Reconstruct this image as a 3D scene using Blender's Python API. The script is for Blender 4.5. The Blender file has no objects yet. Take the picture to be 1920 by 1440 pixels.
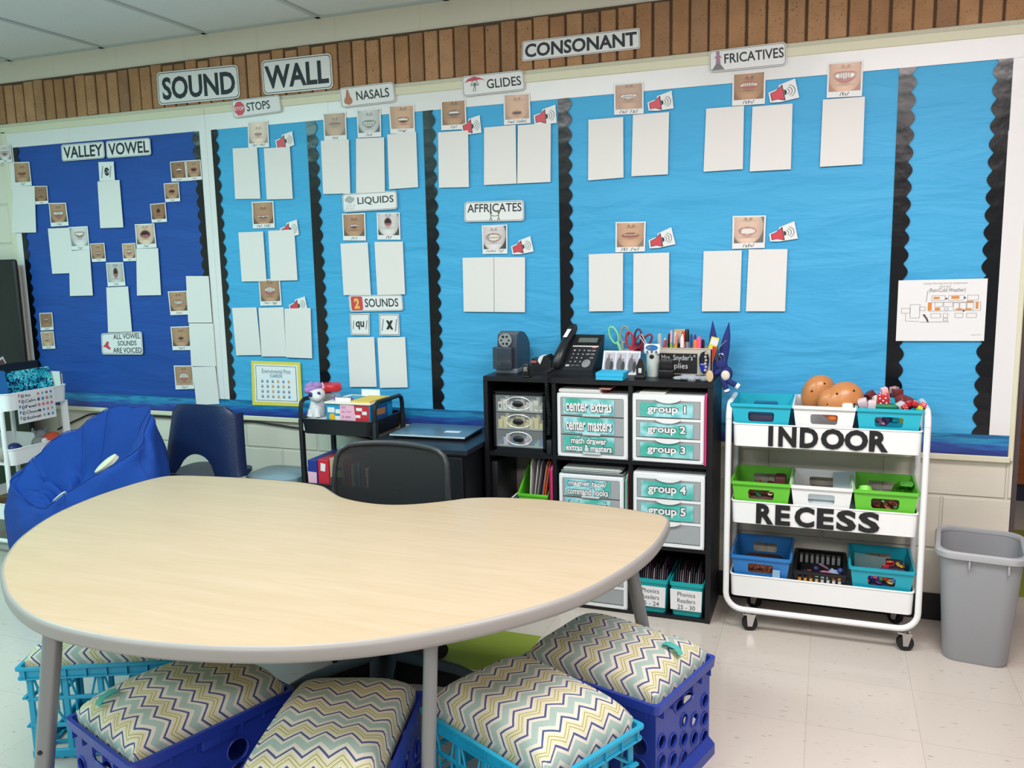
import bpy, bmesh, math, random
from mathutils import Vector, Matrix
random.seed(7)
PI = math.pi
scene = bpy.context.scene
COL = scene.collection

# ------------------------------------------------------------------ camera, world, lights, exposure
cam_data = bpy.data.cameras.new('camera')
cam = bpy.data.objects.new('camera', cam_data); COL.objects.link(cam)
_r = Vector((0.93669807, 0.34951985, -0.02079918)); _u = Vector((-0.0320682, 0.14479124, 0.98894243)); _f = Vector((-0.34866654, 0.92567347, -0.14683415))
cam.matrix_world = Matrix(((_r.x, _u.x, -_f.x, 0.0), (_r.y, _u.y, -_f.y, -3.32176), (_r.z, _u.z, -_f.z, 1.35685), (0, 0, 0, 1)))
cam_data.sensor_width = 36.0; cam_data.lens = 1582.135 / 1920 * 36; cam_data.clip_start = 0.02
scene.camera = cam
w = bpy.data.worlds.new('world'); scene.world = w; w.use_nodes = True
w.node_tree.nodes['Background'].inputs[0].default_value = (0.93, 1.0, 1.0, 1)
w.node_tree.nodes['Background'].inputs[1].default_value = 0.24
def area(name, loc, size, energy, color, rot=(0, 0, 0)):
    d = bpy.data.lights.new(name, 'AREA'); d.shape = 'RECTANGLE'; d.size, d.size_y = size; d.energy = energy; d.color = color
    o = bpy.data.objects.new(name, d); COL.objects.link(o); o.location = loc; o.rotation_euler = rot
    return o
WARM = (1.0, 0.905, 0.90); COOL = (0.48, 1.0, 0.99); MID = (0.94, 1.0, 1.0)
for _x, _y, _c, _e in ((0.5, -1.7, WARM, 38), (-1.4, -1.9, MID, 26), (-3.5, -1.9, COOL, 32), (0.6, -4.2, WARM, 40), (-1.4, -4.3, MID, 30), (-3.6, -4.2, COOL, 24)):
    area('ceiling_troffer_light', (_x, _y, 2.38), (1.2, 0.6), _e * 1.22, _c)
scene.view_settings.view_transform = 'Standard'; scene.view_settings.look = 'None'
scene.view_settings.gamma = 1.0; scene.view_settings.use_curve_mapping = False
scene.view_settings.exposure = 0.13

# ------------------------------------------------------------------ materials
def lin(h):
    h = h.lstrip('#'); o = []
    for i in (0, 2, 4):
        c = int(h[i:i+2], 16) / 255; o.append(c / 12.92 if c <= 0.04045 else ((c + 0.055) / 1.055) ** 2.4)
    return (o[0], o[1], o[2], 1.0)
MATS = {}
def mat(hexc, rough=0.5, metal=0.0, spec=0.5, bump=0.0, bscale=60.0, coat=0.0, alpha=1.0, var=0.0, trans=0.0):
    key = (hexc, rough, metal, spec, bump, bscale, coat, alpha, var, trans)
    if key in MATS: return MATS[key]
    m = bpy.data.materials.new('m_' + hexc); m.use_nodes = True
    nt = m.node_tree; b = nt.nodes['Principled BSDF']
    b.inputs['Base Color'].default_value = lin(hexc); b.inputs['Roughness'].default_value = rough
    b.inputs['Metallic'].default_value = metal; b.inputs['Specular IOR Level'].default_value = spec
    b.inputs['Coat Weight'].default_value = coat; b.inputs['Coat Roughness'].default_value = 0.12
    b.inputs['Alpha'].default_value = alpha; b.inputs['Transmission Weight'].default_value = trans
    tc = nt.nodes.new('ShaderNodeTexCoord')
    n = nt.nodes.new('ShaderNodeTexNoise'); n.inputs['Scale'].default_value = bscale; n.inputs['Detail'].default_value = 3
    nt.links.new(tc.outputs['Object'], n.inputs['Vector'])
    if bump:
        bp = nt.nodes.new('ShaderNodeBump'); bp.inputs['Strength'].default_value = bump; bp.inputs['Distance'].default_value = 0.01
        nt.links.new(n.outputs['Fac'], bp.inputs['Height']); nt.links.new(bp.outputs['Normal'], b.inputs['Normal'])
    if var:
        mx = nt.nodes.new('ShaderNodeMix'); mx.data_type = 'RGBA'; c = lin(hexc)
        mx.inputs[6].default_value = c; mx.inputs[7].default_value = tuple(max(0, v * (1 - var)) for v in c[:3]) + (1,)
        nt.links.new(n.outputs['Fac'], mx.inputs[0]); nt.links.new(mx.outputs[2], b.inputs['Base Color'])
    MATS[key] = m
    return m
def nodemat(name, rough=0.5, spec=0.5):
    m = bpy.data.materials.new(name); m.use_nodes = True
    b = m.node_tree.nodes['Principled BSDF']; b.inputs['Roughness'].default_value = rough; b.inputs['Specular IOR Level'].default_value = spec
    return m, m.node_tree, b
def N(nt, kind, **kw):
    n = nt.nodes.new(kind)
    for k, v in kw.items():
        if k in n.inputs: n.inputs[k].default_value = v
        else: setattr(n, k, v)
    return n
def math_n(nt, op, a, b=None):
    n = nt.nodes.new('ShaderNodeMath'); n.operation = op
    for i, v in enumerate((a, b)):
        if v is None: continue
        if isinstance(v, (int, float)): n.inputs[i].default_value = v
        else: nt.links.new(v, n.inputs[i])
    return n.outputs[0]
def ramp(nt, fac, stops, interp='LINEAR'):
    r = nt.nodes.new('ShaderNodeValToRGB'); r.color_ramp.interpolation = interp
    el = r.color_ramp.elements
    while len(el) < len(stops): el.new(0.5)
    for e, (p, c) in zip(el, stops): e.position = p; e.color = lin(c) if isinstance(c, str) else c
    nt.links.new(fac, r.inputs[0]); return r.outputs[0]

def floor_material():
    m, nt, b = nodemat('vinyl_tile', 0.2)
    L = nt.links.new
    g = N(nt, 'ShaderNodeNewGeometry'); sx = N(nt, 'ShaderNodeSeparateXYZ'); L(g.outputs['Position'], sx.inputs[0])
    X, Y = sx.outputs[0], sx.outputs[1]
    ad = N(nt, 'ShaderNodeVectorMath', operation='ADD'); ad.inputs[1].default_value = (3.048 * 4 + 0.0232, 3.048 * 4 - 0.0226, 0); L(g.outputs['Position'], ad.inputs[0])
    br = N(nt, 'ShaderNodeTexBrick'); br.offset = 0; br.inputs['Scale'].default_value = 1; br.inputs['Mortar Size'].default_value = 0.0008
    br.inputs['Brick Width'].default_value = 0.3048; br.inputs['Row Height'].default_value = 0.3048; br.inputs['Mortar Smooth'].default_value = 0.0
    br.inputs['Color1'].default_value = lin('ccc1b7'); br.inputs['Color2'].default_value = lin('c8beb5'); br.inputs['Mortar'].default_value = lin('afa59b')
    L(ad.outputs[0], br.inputs['Vector'])
    mp = N(nt, 'ShaderNodeMapping'); mp.inputs['Scale'].default_value = (28, 120, 1); L(g.outputs['Position'], mp.inputs[0])
    n1 = N(nt, 'ShaderNodeTexNoise', Scale=1.0, Detail=2.0); L(mp.outputs[0], n1.inputs['Vector'])
    fl = ramp(nt, n1.outputs['Fac'], [(0.0, (0, 0, 0, 1)), (0.66, (0, 0, 0, 1)), (0.73, (1, 1, 1, 1))])
    mx = N(nt, 'ShaderNodeMix', data_type='RGBA'); L(fl, mx.inputs[0]); L(br.outputs['Color'], mx.inputs[6]); mx.inputs[7].default_value = lin('a3968a')
    def inside(v, a, c): return math_n(nt, 'MULTIPLY', math_n(nt, 'GREATER_THAN', v, a), math_n(nt, 'LESS_THAN', v, c))
    g1 = math_n(nt, 'MULTIPLY', inside(X, -1.547, -0.938), inside(Y, -0.892, -0.5825))
    g2 = math_n(nt, 'MULTIPLY', inside(X, 0.586, 1.196), inside(Y, 0.327, 1.242))
    gm = math_n(nt, 'MAXIMUM', g1, g2)
    mg = N(nt, 'ShaderNodeMix', data_type='RGBA'); L(gm, mg.inputs[0]); L(mx.outputs[2], mg.inputs[6]); mg.inputs[7].default_value = lin('8f9f45')
    L(mg.outputs[2], b.inputs['Base Color'])
    n2 = N(nt, 'ShaderNodeTexNoise', Scale=3.0, Detail=3.0); L(g.outputs['Position'], n2.inputs['Vector'])
    L(math_n(nt, 'MULTIPLY_ADD', n2.outputs['Fac'], 0.16), b.inputs['Roughness'])
    nt.nodes[-1].inputs[2].default_value = 0.12
    bp = N(nt, 'ShaderNodeBump', Strength=0.06, Distance=0.01); L(n2.outputs['Fac'], bp.inputs['Height']); L(bp.outputs[0], b.inputs['Normal'])
    return m
def block_wall_material():
    m, nt, b = nodemat('painted_block', 0.45)
    L = nt.links.new
    g = N(nt, 'ShaderNodeNewGeometry'); sx = N(nt, 'ShaderNodeSeparateXYZ'); L(g.outputs['Position'], sx.inputs[0])
    cx = N(nt, 'ShaderNodeCombineXYZ'); L(math_n(nt, 'ADD', sx.outputs[0], 0.4064 * 20 + 0.0), cx.inputs[0]); L(math_n(nt, 'ADD', sx.outputs[2], 0.2032 * 9 + 0.1346), cx.inputs[1])
    br = N(nt, 'ShaderNodeTexBrick'); br.inputs['Scale'].default_value = 1; br.inputs['Mortar Size'].default_value = 0.007; br.inputs['Mortar Smooth'].default_value = 0.6
    br.inputs['Brick Width'].default_value = 0.4064; br.inputs['Row Height'].default_value = 0.2032
    for k in ('Color1', 'Color2'): br.inputs[k].default_value = lin('ded7c8')
    br.inputs['Mortar'].default_value = lin('d9d2c3')
    L(cx.outputs[0], br.inputs['Vector']); L(br.outputs['Color'], b.inputs['Base Color'])
    n = N(nt, 'ShaderNodeTexNoise', Scale=90.0, Detail=4.0); L(g.outputs['Position'], n.inputs['Vector'])
    mask = math_n(nt, 'LESS_THAN', sx.outputs[2], 2.08)
    h = math_n(nt, 'ADD', math_n(nt, 'MULTIPLY', br.outputs['Fac'], math_n(nt, 'MULTIPLY', mask, -1.0)), math_n(nt, 'MULTIPLY', n.outputs['Fac'], 0.12))
    bp = N(nt, 'ShaderNodeBump', Strength=0.7, Distance=0.006); L(h, bp.inputs['Height']); L(bp.outputs[0], b.inputs['Normal'])
    return m
def brick_material():
    m, nt, b = nodemat('tan_brick', 0.75)
    L = nt.links.new
    g = N(nt, 'ShaderNodeNewGeometry'); at = N(nt, 'ShaderNodeAttribute', attribute_name='tint')
    c = ramp(nt, at.outputs['Fac'], [(0, 'a77a55'), (0.35, 'b5875f'), (0.7, 'bb8e68'), (1, '9b7354')])
    n = N(nt, 'ShaderNodeTexNoise', Scale=160.0, Detail=2.0); L(g.outputs['Position'], n.inputs['Vector'])
    sp = ramp(nt, n.outputs['Fac'], [(0, (1, 1, 1, 1)), (0.30, (1, 1, 1, 1)), (0.36, (0, 0, 0, 1))])
    mx = N(nt, 'ShaderNodeMix', data_type='RGBA'); L(sp, mx.inputs[0]); L(c, mx.inputs[6]); mx.inputs[7].default_value = lin('5a3c22')
    n2 = N(nt, 'ShaderNodeTexNoise', Scale=14.0, Detail=4.0); L(g.outputs['Position'], n2.inputs['Vector'])
    m2 = N(nt, 'ShaderNodeMix', data_type='RGBA', blend_type='MULTIPLY'); m2.inputs[0].default_value = 0.5; L(mx.outputs[2], m2.inputs[6]); L(ramp(nt, n2.outputs['Fac'], [(0.3, 'c9c0b4'), (0.7, 'ffffff')]), m2.inputs[7])
    L(m2.outputs[2], b.inputs['Base Color'])
    bp = N(nt, 'ShaderNodeBump', Strength=0.5, Distance=0.004); L(n.outputs['Fac'], bp.inputs['Height']); L(bp.outputs[0], b.inputs['Normal'])
    return m
def paper_material(name, hexc, hex2):
    m, nt, b = nodemat(name, 0.55, 0.35)
    L = nt.links.new
    g = N(nt, 'ShaderNodeNewGeometry')
    mp = N(nt, 'ShaderNodeMapping'); mp.inputs['Scale'].default_value = (1.1, 1, 4.5); mp.inputs['Rotation'].default_value = (0, 0.12, 0); L(g.outputs['Position'], mp.inputs[0])
    n = N(nt, 'ShaderNodeTexNoise', Scale=2.2, Detail=3.0, Distortion=0.6); L(mp.outputs[0], n.inputs['Vector'])
    n2 = N(nt, 'ShaderNodeTexNoise', Scale=9.0, Detail=2.0, Distortion=1.0); L(mp.outputs[0], n2.inputs['Vector'])
    h = math_n(nt, 'ADD', n.outputs['Fac'], math_n(nt, 'MULTIPLY', n2.outputs['Fac'], 0.10))
    bp = N(nt, 'ShaderNodeBump', Strength=0.30, Distance=0.05); L(h, bp.inputs['Height']); L(bp.outputs[0], b.inputs['Normal'])
    L(ramp(nt, n.outputs['Fac'], [(0.3, hexc), (0.7, hex2)]), b.inputs['Base Color'])
    return m
def ocean_material():
    m, nt, b = nodemat('ocean_print', 0.4)
    L = nt.links.new
    g = N(nt, 'ShaderNodeNewGeometry'); sx = N(nt, 'ShaderNodeSeparateXYZ'); L(g.outputs['Position'], sx.inputs[0])
    mp = N(nt, 'ShaderNodeMapping'); mp.inputs['Scale'].default_value = (9, 1, 95); L(g.outputs['Position'], mp.inputs[0])
    n = N(nt, 'ShaderNodeTexNoise', Scale=1.0, Detail=4.0); L(mp.outputs[0], n.inputs['Vector'])
    t = math_n(nt, 'MULTIPLY', math_n(nt, 'SUBTRACT', sx.outputs[2], 0.633), 13.5)
    f = math_n(nt, 'ADD', t, math_n(nt, 'MULTIPLY', math_n(nt, 'SUBTRACT', n.outputs['Fac'], 0.5), 1.1))
    L(ramp(nt, f, [(0.0, '1d2f78'), (0.35, '28489a'), (0.55, '1f6fae'), (0.8, '2790bb'), (0.95, '155f94')]), b.inputs['Base Color'])
    return m
def wood_material(name, c1, c2, scale, axis, rough=0.35):
    m, nt, b = nodemat(name, rough)
    L = nt.links.new
    g = N(nt, 'ShaderNodeNewGeometry'); mp = N(nt, 'ShaderNodeMapping'); mp.inputs['Scale'].default_value = scale; L(g.outputs['Position'], mp.inputs[0])
    n = N(nt, 'ShaderNodeTexNoise', Scale=1.0, Detail=6.0, Distortion=0.8); L(mp.outputs[0], n.inputs['Vector'])
    L(ramp(nt, n.outputs['Fac'], [(0.3, c1), (0.7, c2)]), b.inputs['Base Color'])
    return m
def chevron_material():
    m, nt, b = nodemat('chevron_fabric', 0.9, 0.2)
    L = nt.links.new
    tc = N(nt, 'ShaderNodeTexCoord'); sx = N(nt, 'ShaderNodeSeparateXYZ'); ca = N(nt, 'ShaderNodeAttribute', attribute_name='cloth'); L(ca.outputs['Vector'], sx.inputs[0])
    tri = math_n(nt, 'PINGPONG', math_n(nt, 'ADD', sx.outputs[1], 5.0), 0.029)
    v = math_n(nt, 'ADD', math_n(nt, 'ADD', sx.outputs[0], 5.0), math_n(nt, 'MULTIPLY', tri, 0.86))
    p = math_n(nt, 'FRACT', math_n(nt, 'DIVIDE', v, 0.094))
    cr, tl, nv, ol, yl = 'e6e0d3', 'aec5bd', '55618a', 'a3a35a', 'dfdaba'
    c = ramp(nt, p, [(0.0, nv), (0.07, cr), (0.14, yl), (0.21, ol), (0.235, yl), (0.315, ol), (0.34, yl), (0.42, cr), (0.48, nv), (0.55, cr), (0.645, tl), (0.875, cr)], 'CONSTANT')
    n = N(nt, 'ShaderNodeTexNoise', Scale=700.0, Detail=1.0); L(tc.outputs['Object'], n.inputs['Vector'])
    mx = N(nt, 'ShaderNodeMix', data_type='RGBA', blend_type='MULTIPLY'); mx.inputs[0].default_value = 0.35; L(c, mx.inputs[6]); L(ramp(nt, n.outputs['Fac'], [(0.3, 'b8b8b8'), (0.7, 'ffffff')]), mx.inputs[7])
    L(mx.outputs[2], b.inputs['Base Color'])
    bp = N(nt, 'ShaderNodeBump', Strength=0.15, Distance=0.002); L(n.outputs['Fac'], bp.inputs['Height']); L(bp.outputs[0], b.inputs['Normal'])
    return m
def watercolour_material():
    m, nt, b = nodemat('watercolour_label', 0.35)
    g = N(nt, 'ShaderNodeNewGeometry'); n = N(nt, 'ShaderNodeTexNoise', Scale=11.0, Detail=2.0); nt.links.new(g.outputs['Position'], n.inputs['Vector'])
    nt.links.new(ramp(nt, n.outputs['Fac'], [(0.3, '3fae97'), (0.45, '57b9b0'), (0.56, 'a9dde2'), (0.66, '6cc2cf'), (0.8, '3fa98f')]), b.inputs['Base Color'])
    return m
def sequin_material():
    m, nt, b = nodemat('sequin', 0.25)
    g = N(nt, 'ShaderNodeNewGeometry'); n = N(nt, 'ShaderNodeTexVoronoi', Scale=130.0); nt.links.new(g.outputs['Position'], n.inputs['Vector'])
    n2 = N(nt, 'ShaderNodeTexNoise', Scale=13.0, Detail=3.0); nt.links.new(g.outputs['Position'], n2.inputs['Vector'])
    sx = N(nt, 'ShaderNodeSeparateXYZ'); nt.links.new(n.outputs['Color'], sx.inputs[0])
    f = math_n(nt, 'ADD', math_n(nt, 'MULTIPLY', sx.outputs[0], 0.35), n2.outputs['Fac'])
    nt.links.new(ramp(nt, f, [(0.5, '16163e'), (0.62, '14326a'), (0.66, '1ba6bf'), (0.8, '35c9d8'), (0.95, 'a9f0f2')]), b.inputs['Base Color'])
    b.inputs['Metallic'].default_value = 0.3
    bp = N(nt, 'ShaderNodeBump', Strength=0.6, Distance=0.003); nt.links.new(sx.outputs[1], bp.inputs['Height']); nt.links.new(bp.outputs[0], b.inputs['Normal'])
    return m
def print_material():
    m, nt, b = nodemat('photo_print', 0.28)
    a = N(nt, 'ShaderNodeAttribute', attribute_name='print'); nt.links.new(a.outputs['Color'], b.inputs['Base Color'])
    return m
WHITE = mat('e6e5e6', 0.45); CARDW = mat('e3dfdd', 0.6); BORDERW = mat('e4e2e3', 0.28, bump=0.25, bscale=7); INK = mat('20262c', 0.5); BLACKTRIM = mat('0b0d13', 0.22, bump=0.3, bscale=9)
METALW = mat('eeeeee', 0.3); CHROME = mat('c8c8c8', 0.2, metal=1.0); BLACK = mat('17181c', 0.4); RUBBER = mat('101114', 0.6)
BLACKWOOD = mat('0f1016', 0.42, bump=0.12, bscale=90); GREYPL = mat('9a9ba0', 0.4); CLEARGREY = mat('a9adb2', 0.2, alpha=0.8)
PRINT = print_material(); WATER = watercolour_material(); OCEAN = ocean_material(); CHEV = chevron_material()

# ------------------------------------------------------------------ builder
ROOT = {}
class B:
    def __init__(s): s.bm = bmesh.new(); s.mi = 0; s._m = 0
    def mark(s): s.bm.verts.ensure_lookup_table(); s._m = len(s.bm.verts); return s
    def xf(s, M):
        s.bm.verts.ensure_lookup_table()
        for v in list(s.bm.verts)[s._m:]: v.co = M @ v.co
        return s
    def f(s, vs):
        try: fc = s.bm.faces.new(vs)
        except ValueError: return None
        fc.material_index = s.mi; return fc
    def poly(s, pts): return s.f([s.bm.verts.new(p) for p in pts])
    def box(s, x0, x1, y0, y1, z0, z1):
        v = [s.bm.verts.new(p) for p in ((x0, y0, z0), (x1, y0, z0), (x1, y1, z0), (x0, y1, z0), (x0, y0, z1), (x1, y0, z1), (x1, y1, z1), (x0, y1, z1))]
        for q in ((3, 2, 1, 0), (4, 5, 6, 7), (0, 1, 5, 4), (1, 2, 6, 5), (2, 3, 7, 6), (3, 0, 4, 7)): s.f([v[i] for i in q])
        return s
    def rbox(s, x0, x1, y0, y1, z0, z1, r=0.004, seg=2):
        t = bmesh.new(); bmesh.ops.create_cube(t, size=1)
        for v in t.verts: v.co = Vector(((x0 + x1) / 2 + v.co.x * (x1 - x0), (y0 + y1) / 2 + v.co.y * (y1 - y0), (z0 + z1) / 2 + v.co.z * (z1 - z0)))
        r = min(r, 0.49 * min(abs(x1 - x0), abs(y1 - y0), abs(z1 - z0)))
        bmesh.ops.bevel(t, geom=list(t.edges), offset=r, segments=seg, affect='EDGES', profile=0.5)
        return s.join(t)
    def join(s, t):
        mp = {v: s.bm.verts.new(v.co) for v in t.verts}
        for fc in t.faces: s.f([mp[v] for v in fc.verts])
        t.free(); return s
    def loft(s, rings, cap0=True, cap1=True, closed=True):
        vr = [[s.bm.verts.new(p) for p in r] for r in rings]
        for a, b in zip(vr, vr[1:]):
            n = len(a)
            for i in range(n if closed else n - 1): s.f([a[i], a[(i + 1) % n], b[(i + 1) % n], b[i]])
        if cap0: s.f(list(reversed(vr[0])))
        if cap1: s.f(vr[-1])
        return s
    def tube(s, pts, r, seg=8, closed=False, cap=True):
        pts = [Vector(p) for p in pts]; n = len(pts); rings = []
        prev = None
        for i, p in enumerate(pts):
            if closed: t = pts[(i + 1) % n] - pts[i - 1]
            else: t = pts[min(i + 1, n - 1)] - pts[max(i - 1, 0)]
            if t.length < 1e-9: t = Vector((0, 0, 1))
            t.normalize()
            if prev is None:
                a = Vector((0, 0, 1)) if abs(t.z) < 0.9 else Vector((1, 0, 0)); x = t.cross(a).normalized()
            else: x = (prev - t * prev.dot(t)).normalized()
            prev = x; y = t.cross(x); rr = r[i] if isinstance(r, (list, tuple)) else r
            rings.append([p + (x * math.cos(k * 2 * PI / seg) + y * math.sin(k * 2 * PI / seg)) * rr for k in range(seg)])
        if closed: rings.append(rings[0]); cap = False
        return s.loft(rings, cap, cap)
    def cyl(s, p0, p1, r0, r1=None, seg=16): return s.tube([p0, p1], [r0, r0 if r1 is None else r1], seg)
    def lathe(s, prof, c=(0, 0, 0), seg=24, cap=True):
        return s.loft([[(c[0] + r * math.cos(k * 2 * PI / seg), c[1] + r * math.sin(k * 2 * PI / seg), c[2] + z) for k in range(seg)] for r, z in prof], cap, cap)
    def ball(s, c, r, seg=16, rings=10):
        if not isinstance(r, (tuple, list)): r = (r, r, r)
        R = [[(c[0] + r[0] * math.sin(a) * math.cos(k * 2 * PI / seg), c[1] + r[1] * math.sin(a) * math.sin(k * 2 * PI / seg), c[2] - r[2] * math.cos(a)) for k in range(seg)] for a in [PI * (0.04 + 0.92 * i / (rings - 1)) for i in range(rings)]]
        return s.loft(R)
    def prism(s, pts, ax, a0, a1):
        def P(p, a): return {'x': (a, p[0], p[1]), 'y': (p[0], a, p[1]), 'z': (p[0], p[1], a)}[ax]
        return s.loft([[P(p, a0) for p in pts], [P(p, a1) for p in pts]])
    def build(s, name, m, parent=None, smooth=35, world=True):
        bm = s.bm
        if parent is not None and world and parent.name in ROOT: bm.transform(ROOT[parent.name].inverted())
        bmesh.ops.recalc_face_normals(bm, faces=bm.faces)
        me = bpy.data.meshes.new(name)
        bm.to_mesh(me); bm.free()
        for k in (m if isinstance(m, (list, tuple)) else [m]): me.materials.append(k)
        if smooth:
            me.polygons.foreach_set('use_smooth', [True] * len(me.polygons)); me.set_sharp_from_angle(angle=math.radians(smooth))
        o = bpy.data.objects.new(name, me); COL.objects.link(o)
        if parent is not None:
            o.parent = parent
            if parent.name in ROOT: ROOT[o.name] = ROOT[parent.name]
        return o
def tag(o, label, cat, group=None):
    o['label'] = label; o['category'] = cat
    if group: o['group'] = group
    return o
def solo(b, name, m, label, cat, group=None, smooth=35):
    """a thing that is one mesh, its origin at its base"""
    vs = [v.co for v in b.bm.verts]
    c = Vector(((min(v.x for v in vs) + max(v.x for v in vs)) / 2, (min(v.y for v in vs) + max(v.y for v in vs)) / 2, min(v.z for v in vs)))
    b.bm.transform(Matrix.Translation(-c)); o = b.build(name, m, None, smooth); o.location = c
    ROOT[o.name] = Matrix.Translation(c)
    return tag(o, label, cat, group)
def thing(name, label, cat, loc=(0, 0, 0), rz=0.0, group=None, rot=None):
    o = bpy.data.objects.new(name, None); COL.objects.link(o); o.empty_display_size = 0.05
    o.location = loc; o.rotation_euler = rot or (0, 0, rz)
    ROOT[o.name] = Matrix.Translation(Vector(loc)) @ (Matrix.Rotation(rz, 4, 'Z') if rot is None else __import__('mathutils').Euler(rot).to_matrix().to_4x4())
    return tag(o, label, cat, group)
def struct(b, name, m, smooth=35, label=None):
    o = b.build(name, m, None, smooth); o['kind'] = 'structure'
    if label: o['label'] = label
    return o
def dup(root, loc, rot, label, group=None):
    r = root.copy(); COL.objects.link(r); r.location = loc; r.rotation_euler = rot; r['label'] = label
    if group: r['group'] = group
    for ch in list(root.children):
        c = ch.copy(); COL.objects.link(c); c.parent = r
        for g in ch.children:
            d = g.copy(); COL.objects.link(d); d.parent = c
    return r
def rrect(x0, x1, y0, y1, r, z, n=4):
    out = []
    for cx, cy, a in ((x1 - r, y1 - r, 0), (x0 + r, y1 - r, 90), (x0 + r, y0 + r, 180), (x1 - r, y0 + r, 270)):
        for i in range(n + 1):
            t = math.radians(a + 90 * i / n); out.append((cx + r * math.cos(t), cy + r * math.sin(t), z))
    return out
def catmull(pts, n=6, closed=True):
    out = []; m = len(pts)
    for i in range(m if closed else m - 1):
        if closed: p = [Vector(pts[(i + k - 1) % m]) for k in range(4)]
        else: p = [Vector(pts[min(max(i + k - 1, 0), m - 1)]) for k in range(4)]
        for j in range(n):
            t = j / n
            out.append(0.5 * ((2 * p[1]) + (-p[0] + p[2]) * t + (2 * p[0] - 5 * p[1] + 4 * p[2] - p[3]) * t * t + (-p[0] + 3 * p[1] - 3 * p[2] + p[3]) * t ** 3))
    if not closed: out.append(Vector(pts[-1]))
    return out
def ring_cell(b, rect, hole, mp, t):
    """flat cell rect=(x0,x1,y0,y1) with a hole (list of 2D points); mp(x,y,d) -> 3D, thickness t"""
    x0, x1, y0, y1 = rect; cx = sum(p[0] for p in hole) / len(hole); cy = sum(p[1] for p in hole) / len(hole)
    def hit(a):
        dx, dy = math.cos(a), math.sin(a); k = 1e9
        if dx > 1e-9: k = min(k, (x1 - cx) / dx)
        if dx < -1e-9: k = min(k, (x0 - cx) / dx)
        if dy > 1e-9: k = min(k, (y1 - cy) / dy)
        if dy < -1e-9: k = min(k, (y0 - cy) / dy)
        return (cx + dx * k, cy + dy * k)
    hp = [(math.atan2(p[1] - cy, p[0] - cx), p) for p in hole]; hp.sort()
    out = [hit(a) for a, _ in hp]
    for q in ((x0, y0), (x1, y0), (x1, y1), (x0, y1)):
        i = min(range(len(out)), key=lambda k: (out[k][0] - q[0]) ** 2 + (out[k][1] - q[1]) ** 2); out[i] = q
    n = len(hp)
    O = [[b.bm.verts.new(mp(p[0], p[1], d)) for p in out] for d in (0, t)]
    I = [[b.bm.verts.new(mp(p[0], p[1], d)) for _, p in hp] for d in (0, t)]
    for i in range(n):
        j = (i + 1) % n
        b.f([O[0][i], O[0][j], I[0][j], I[0][i]]); b.f([O[1][j], O[1][i], I[1][i], I[1][j]]); b.f([I[0][i], I[0][j], I[1][j], I[1][i]])
def circle2(cx, cy, r, n=16): return [(cx + r * math.cos(2 * PI * (k + .5) / n), cy + r * math.sin(2 * PI * (k + .5) / n)) for k in range(n)]
def slot2(x0, x1, y0, y1, r, n=3): return [(p[0], p[1]) for p in rrect(x0, x1, y0, y1, r, 0, n)]

# ------------------------------------------------------------------ lettering
_TC = {}
def text_geo(s, bold=0.0):
    k = (s, bold)
    if k in _TC: return _TC[k]
    cu = bpy.data.curves.new('letters', 'FONT'); cu.body = s; cu.offset = bold; cu.resolution_u = 3; cu.align_x = 'CENTER'
    o = bpy.data.objects.new('letters', cu); COL.objects.link(o)
    dg = bpy.context.evaluated_depsgraph_get(); dg.update()
    me = bpy.data.meshes.new_from_object(o.evaluated_get(dg))
    vs = [(v.co.x, v.co.y) for v in me.vertices]; fs = [tuple(p.vertices) for p in me.polygons]
    bpy.data.objects.remove(o); bpy.data.curves.remove(cu); bpy.data.meshes.remove(me)
    x0 = min(v[0] for v in vs); x1 = max(v[0] for v in vs); y0 = min(v[1] for v in vs); y1 = max(v[1] for v in vs)
    _TC[k] = ([((x - x0) / (x1 - x0), (y - y0) / max(1e-6, y1 - y0)) for x, y in vs], fs, (x1 - x0) / max(1e-6, y1 - y0))
    return _TC[k]
def put_text(b, s, rect, mp, bold=0.0):
    vs, fs, _ = text_geo(s, bold); u0, v0, u1, v1 = rect
    bv = [b.bm.verts.new(mp(u0 + (u1 - u0) * x, v0 + (v1 - v0) * y)) for x, y in vs]
    for fc in fs: b.f([bv[i] for i in fc])
def quadmap(q, y):
    tl, tr, br, bl = [(q[i], q[i + 1]) for i in (0, 2, 4, 6)]
    def mp(u, v, d=0.0):
        x = (bl[0] * (1 - u) + br[0] * u) * (1 - v) + (tl[0] * (1 - u) + tr[0] * u) * v
        z = (bl[1] * (1 - u) + br[1] * u) * (1 - v) + (tl[1] * (1 - u) + tr[1] * u) * v
        return Vector((x, y + d, z))
    return mp
def rr_uv(r, asp=1.0, m=0.0, n=4):
    """rounded rectangle in 0..1 with corner radius r (in v), aspect w/h"""
    return [(p[0] / asp, p[1]) for p in rrect(m * 1.0, asp - m, m, 1 - m, r, 0, n)]
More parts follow.
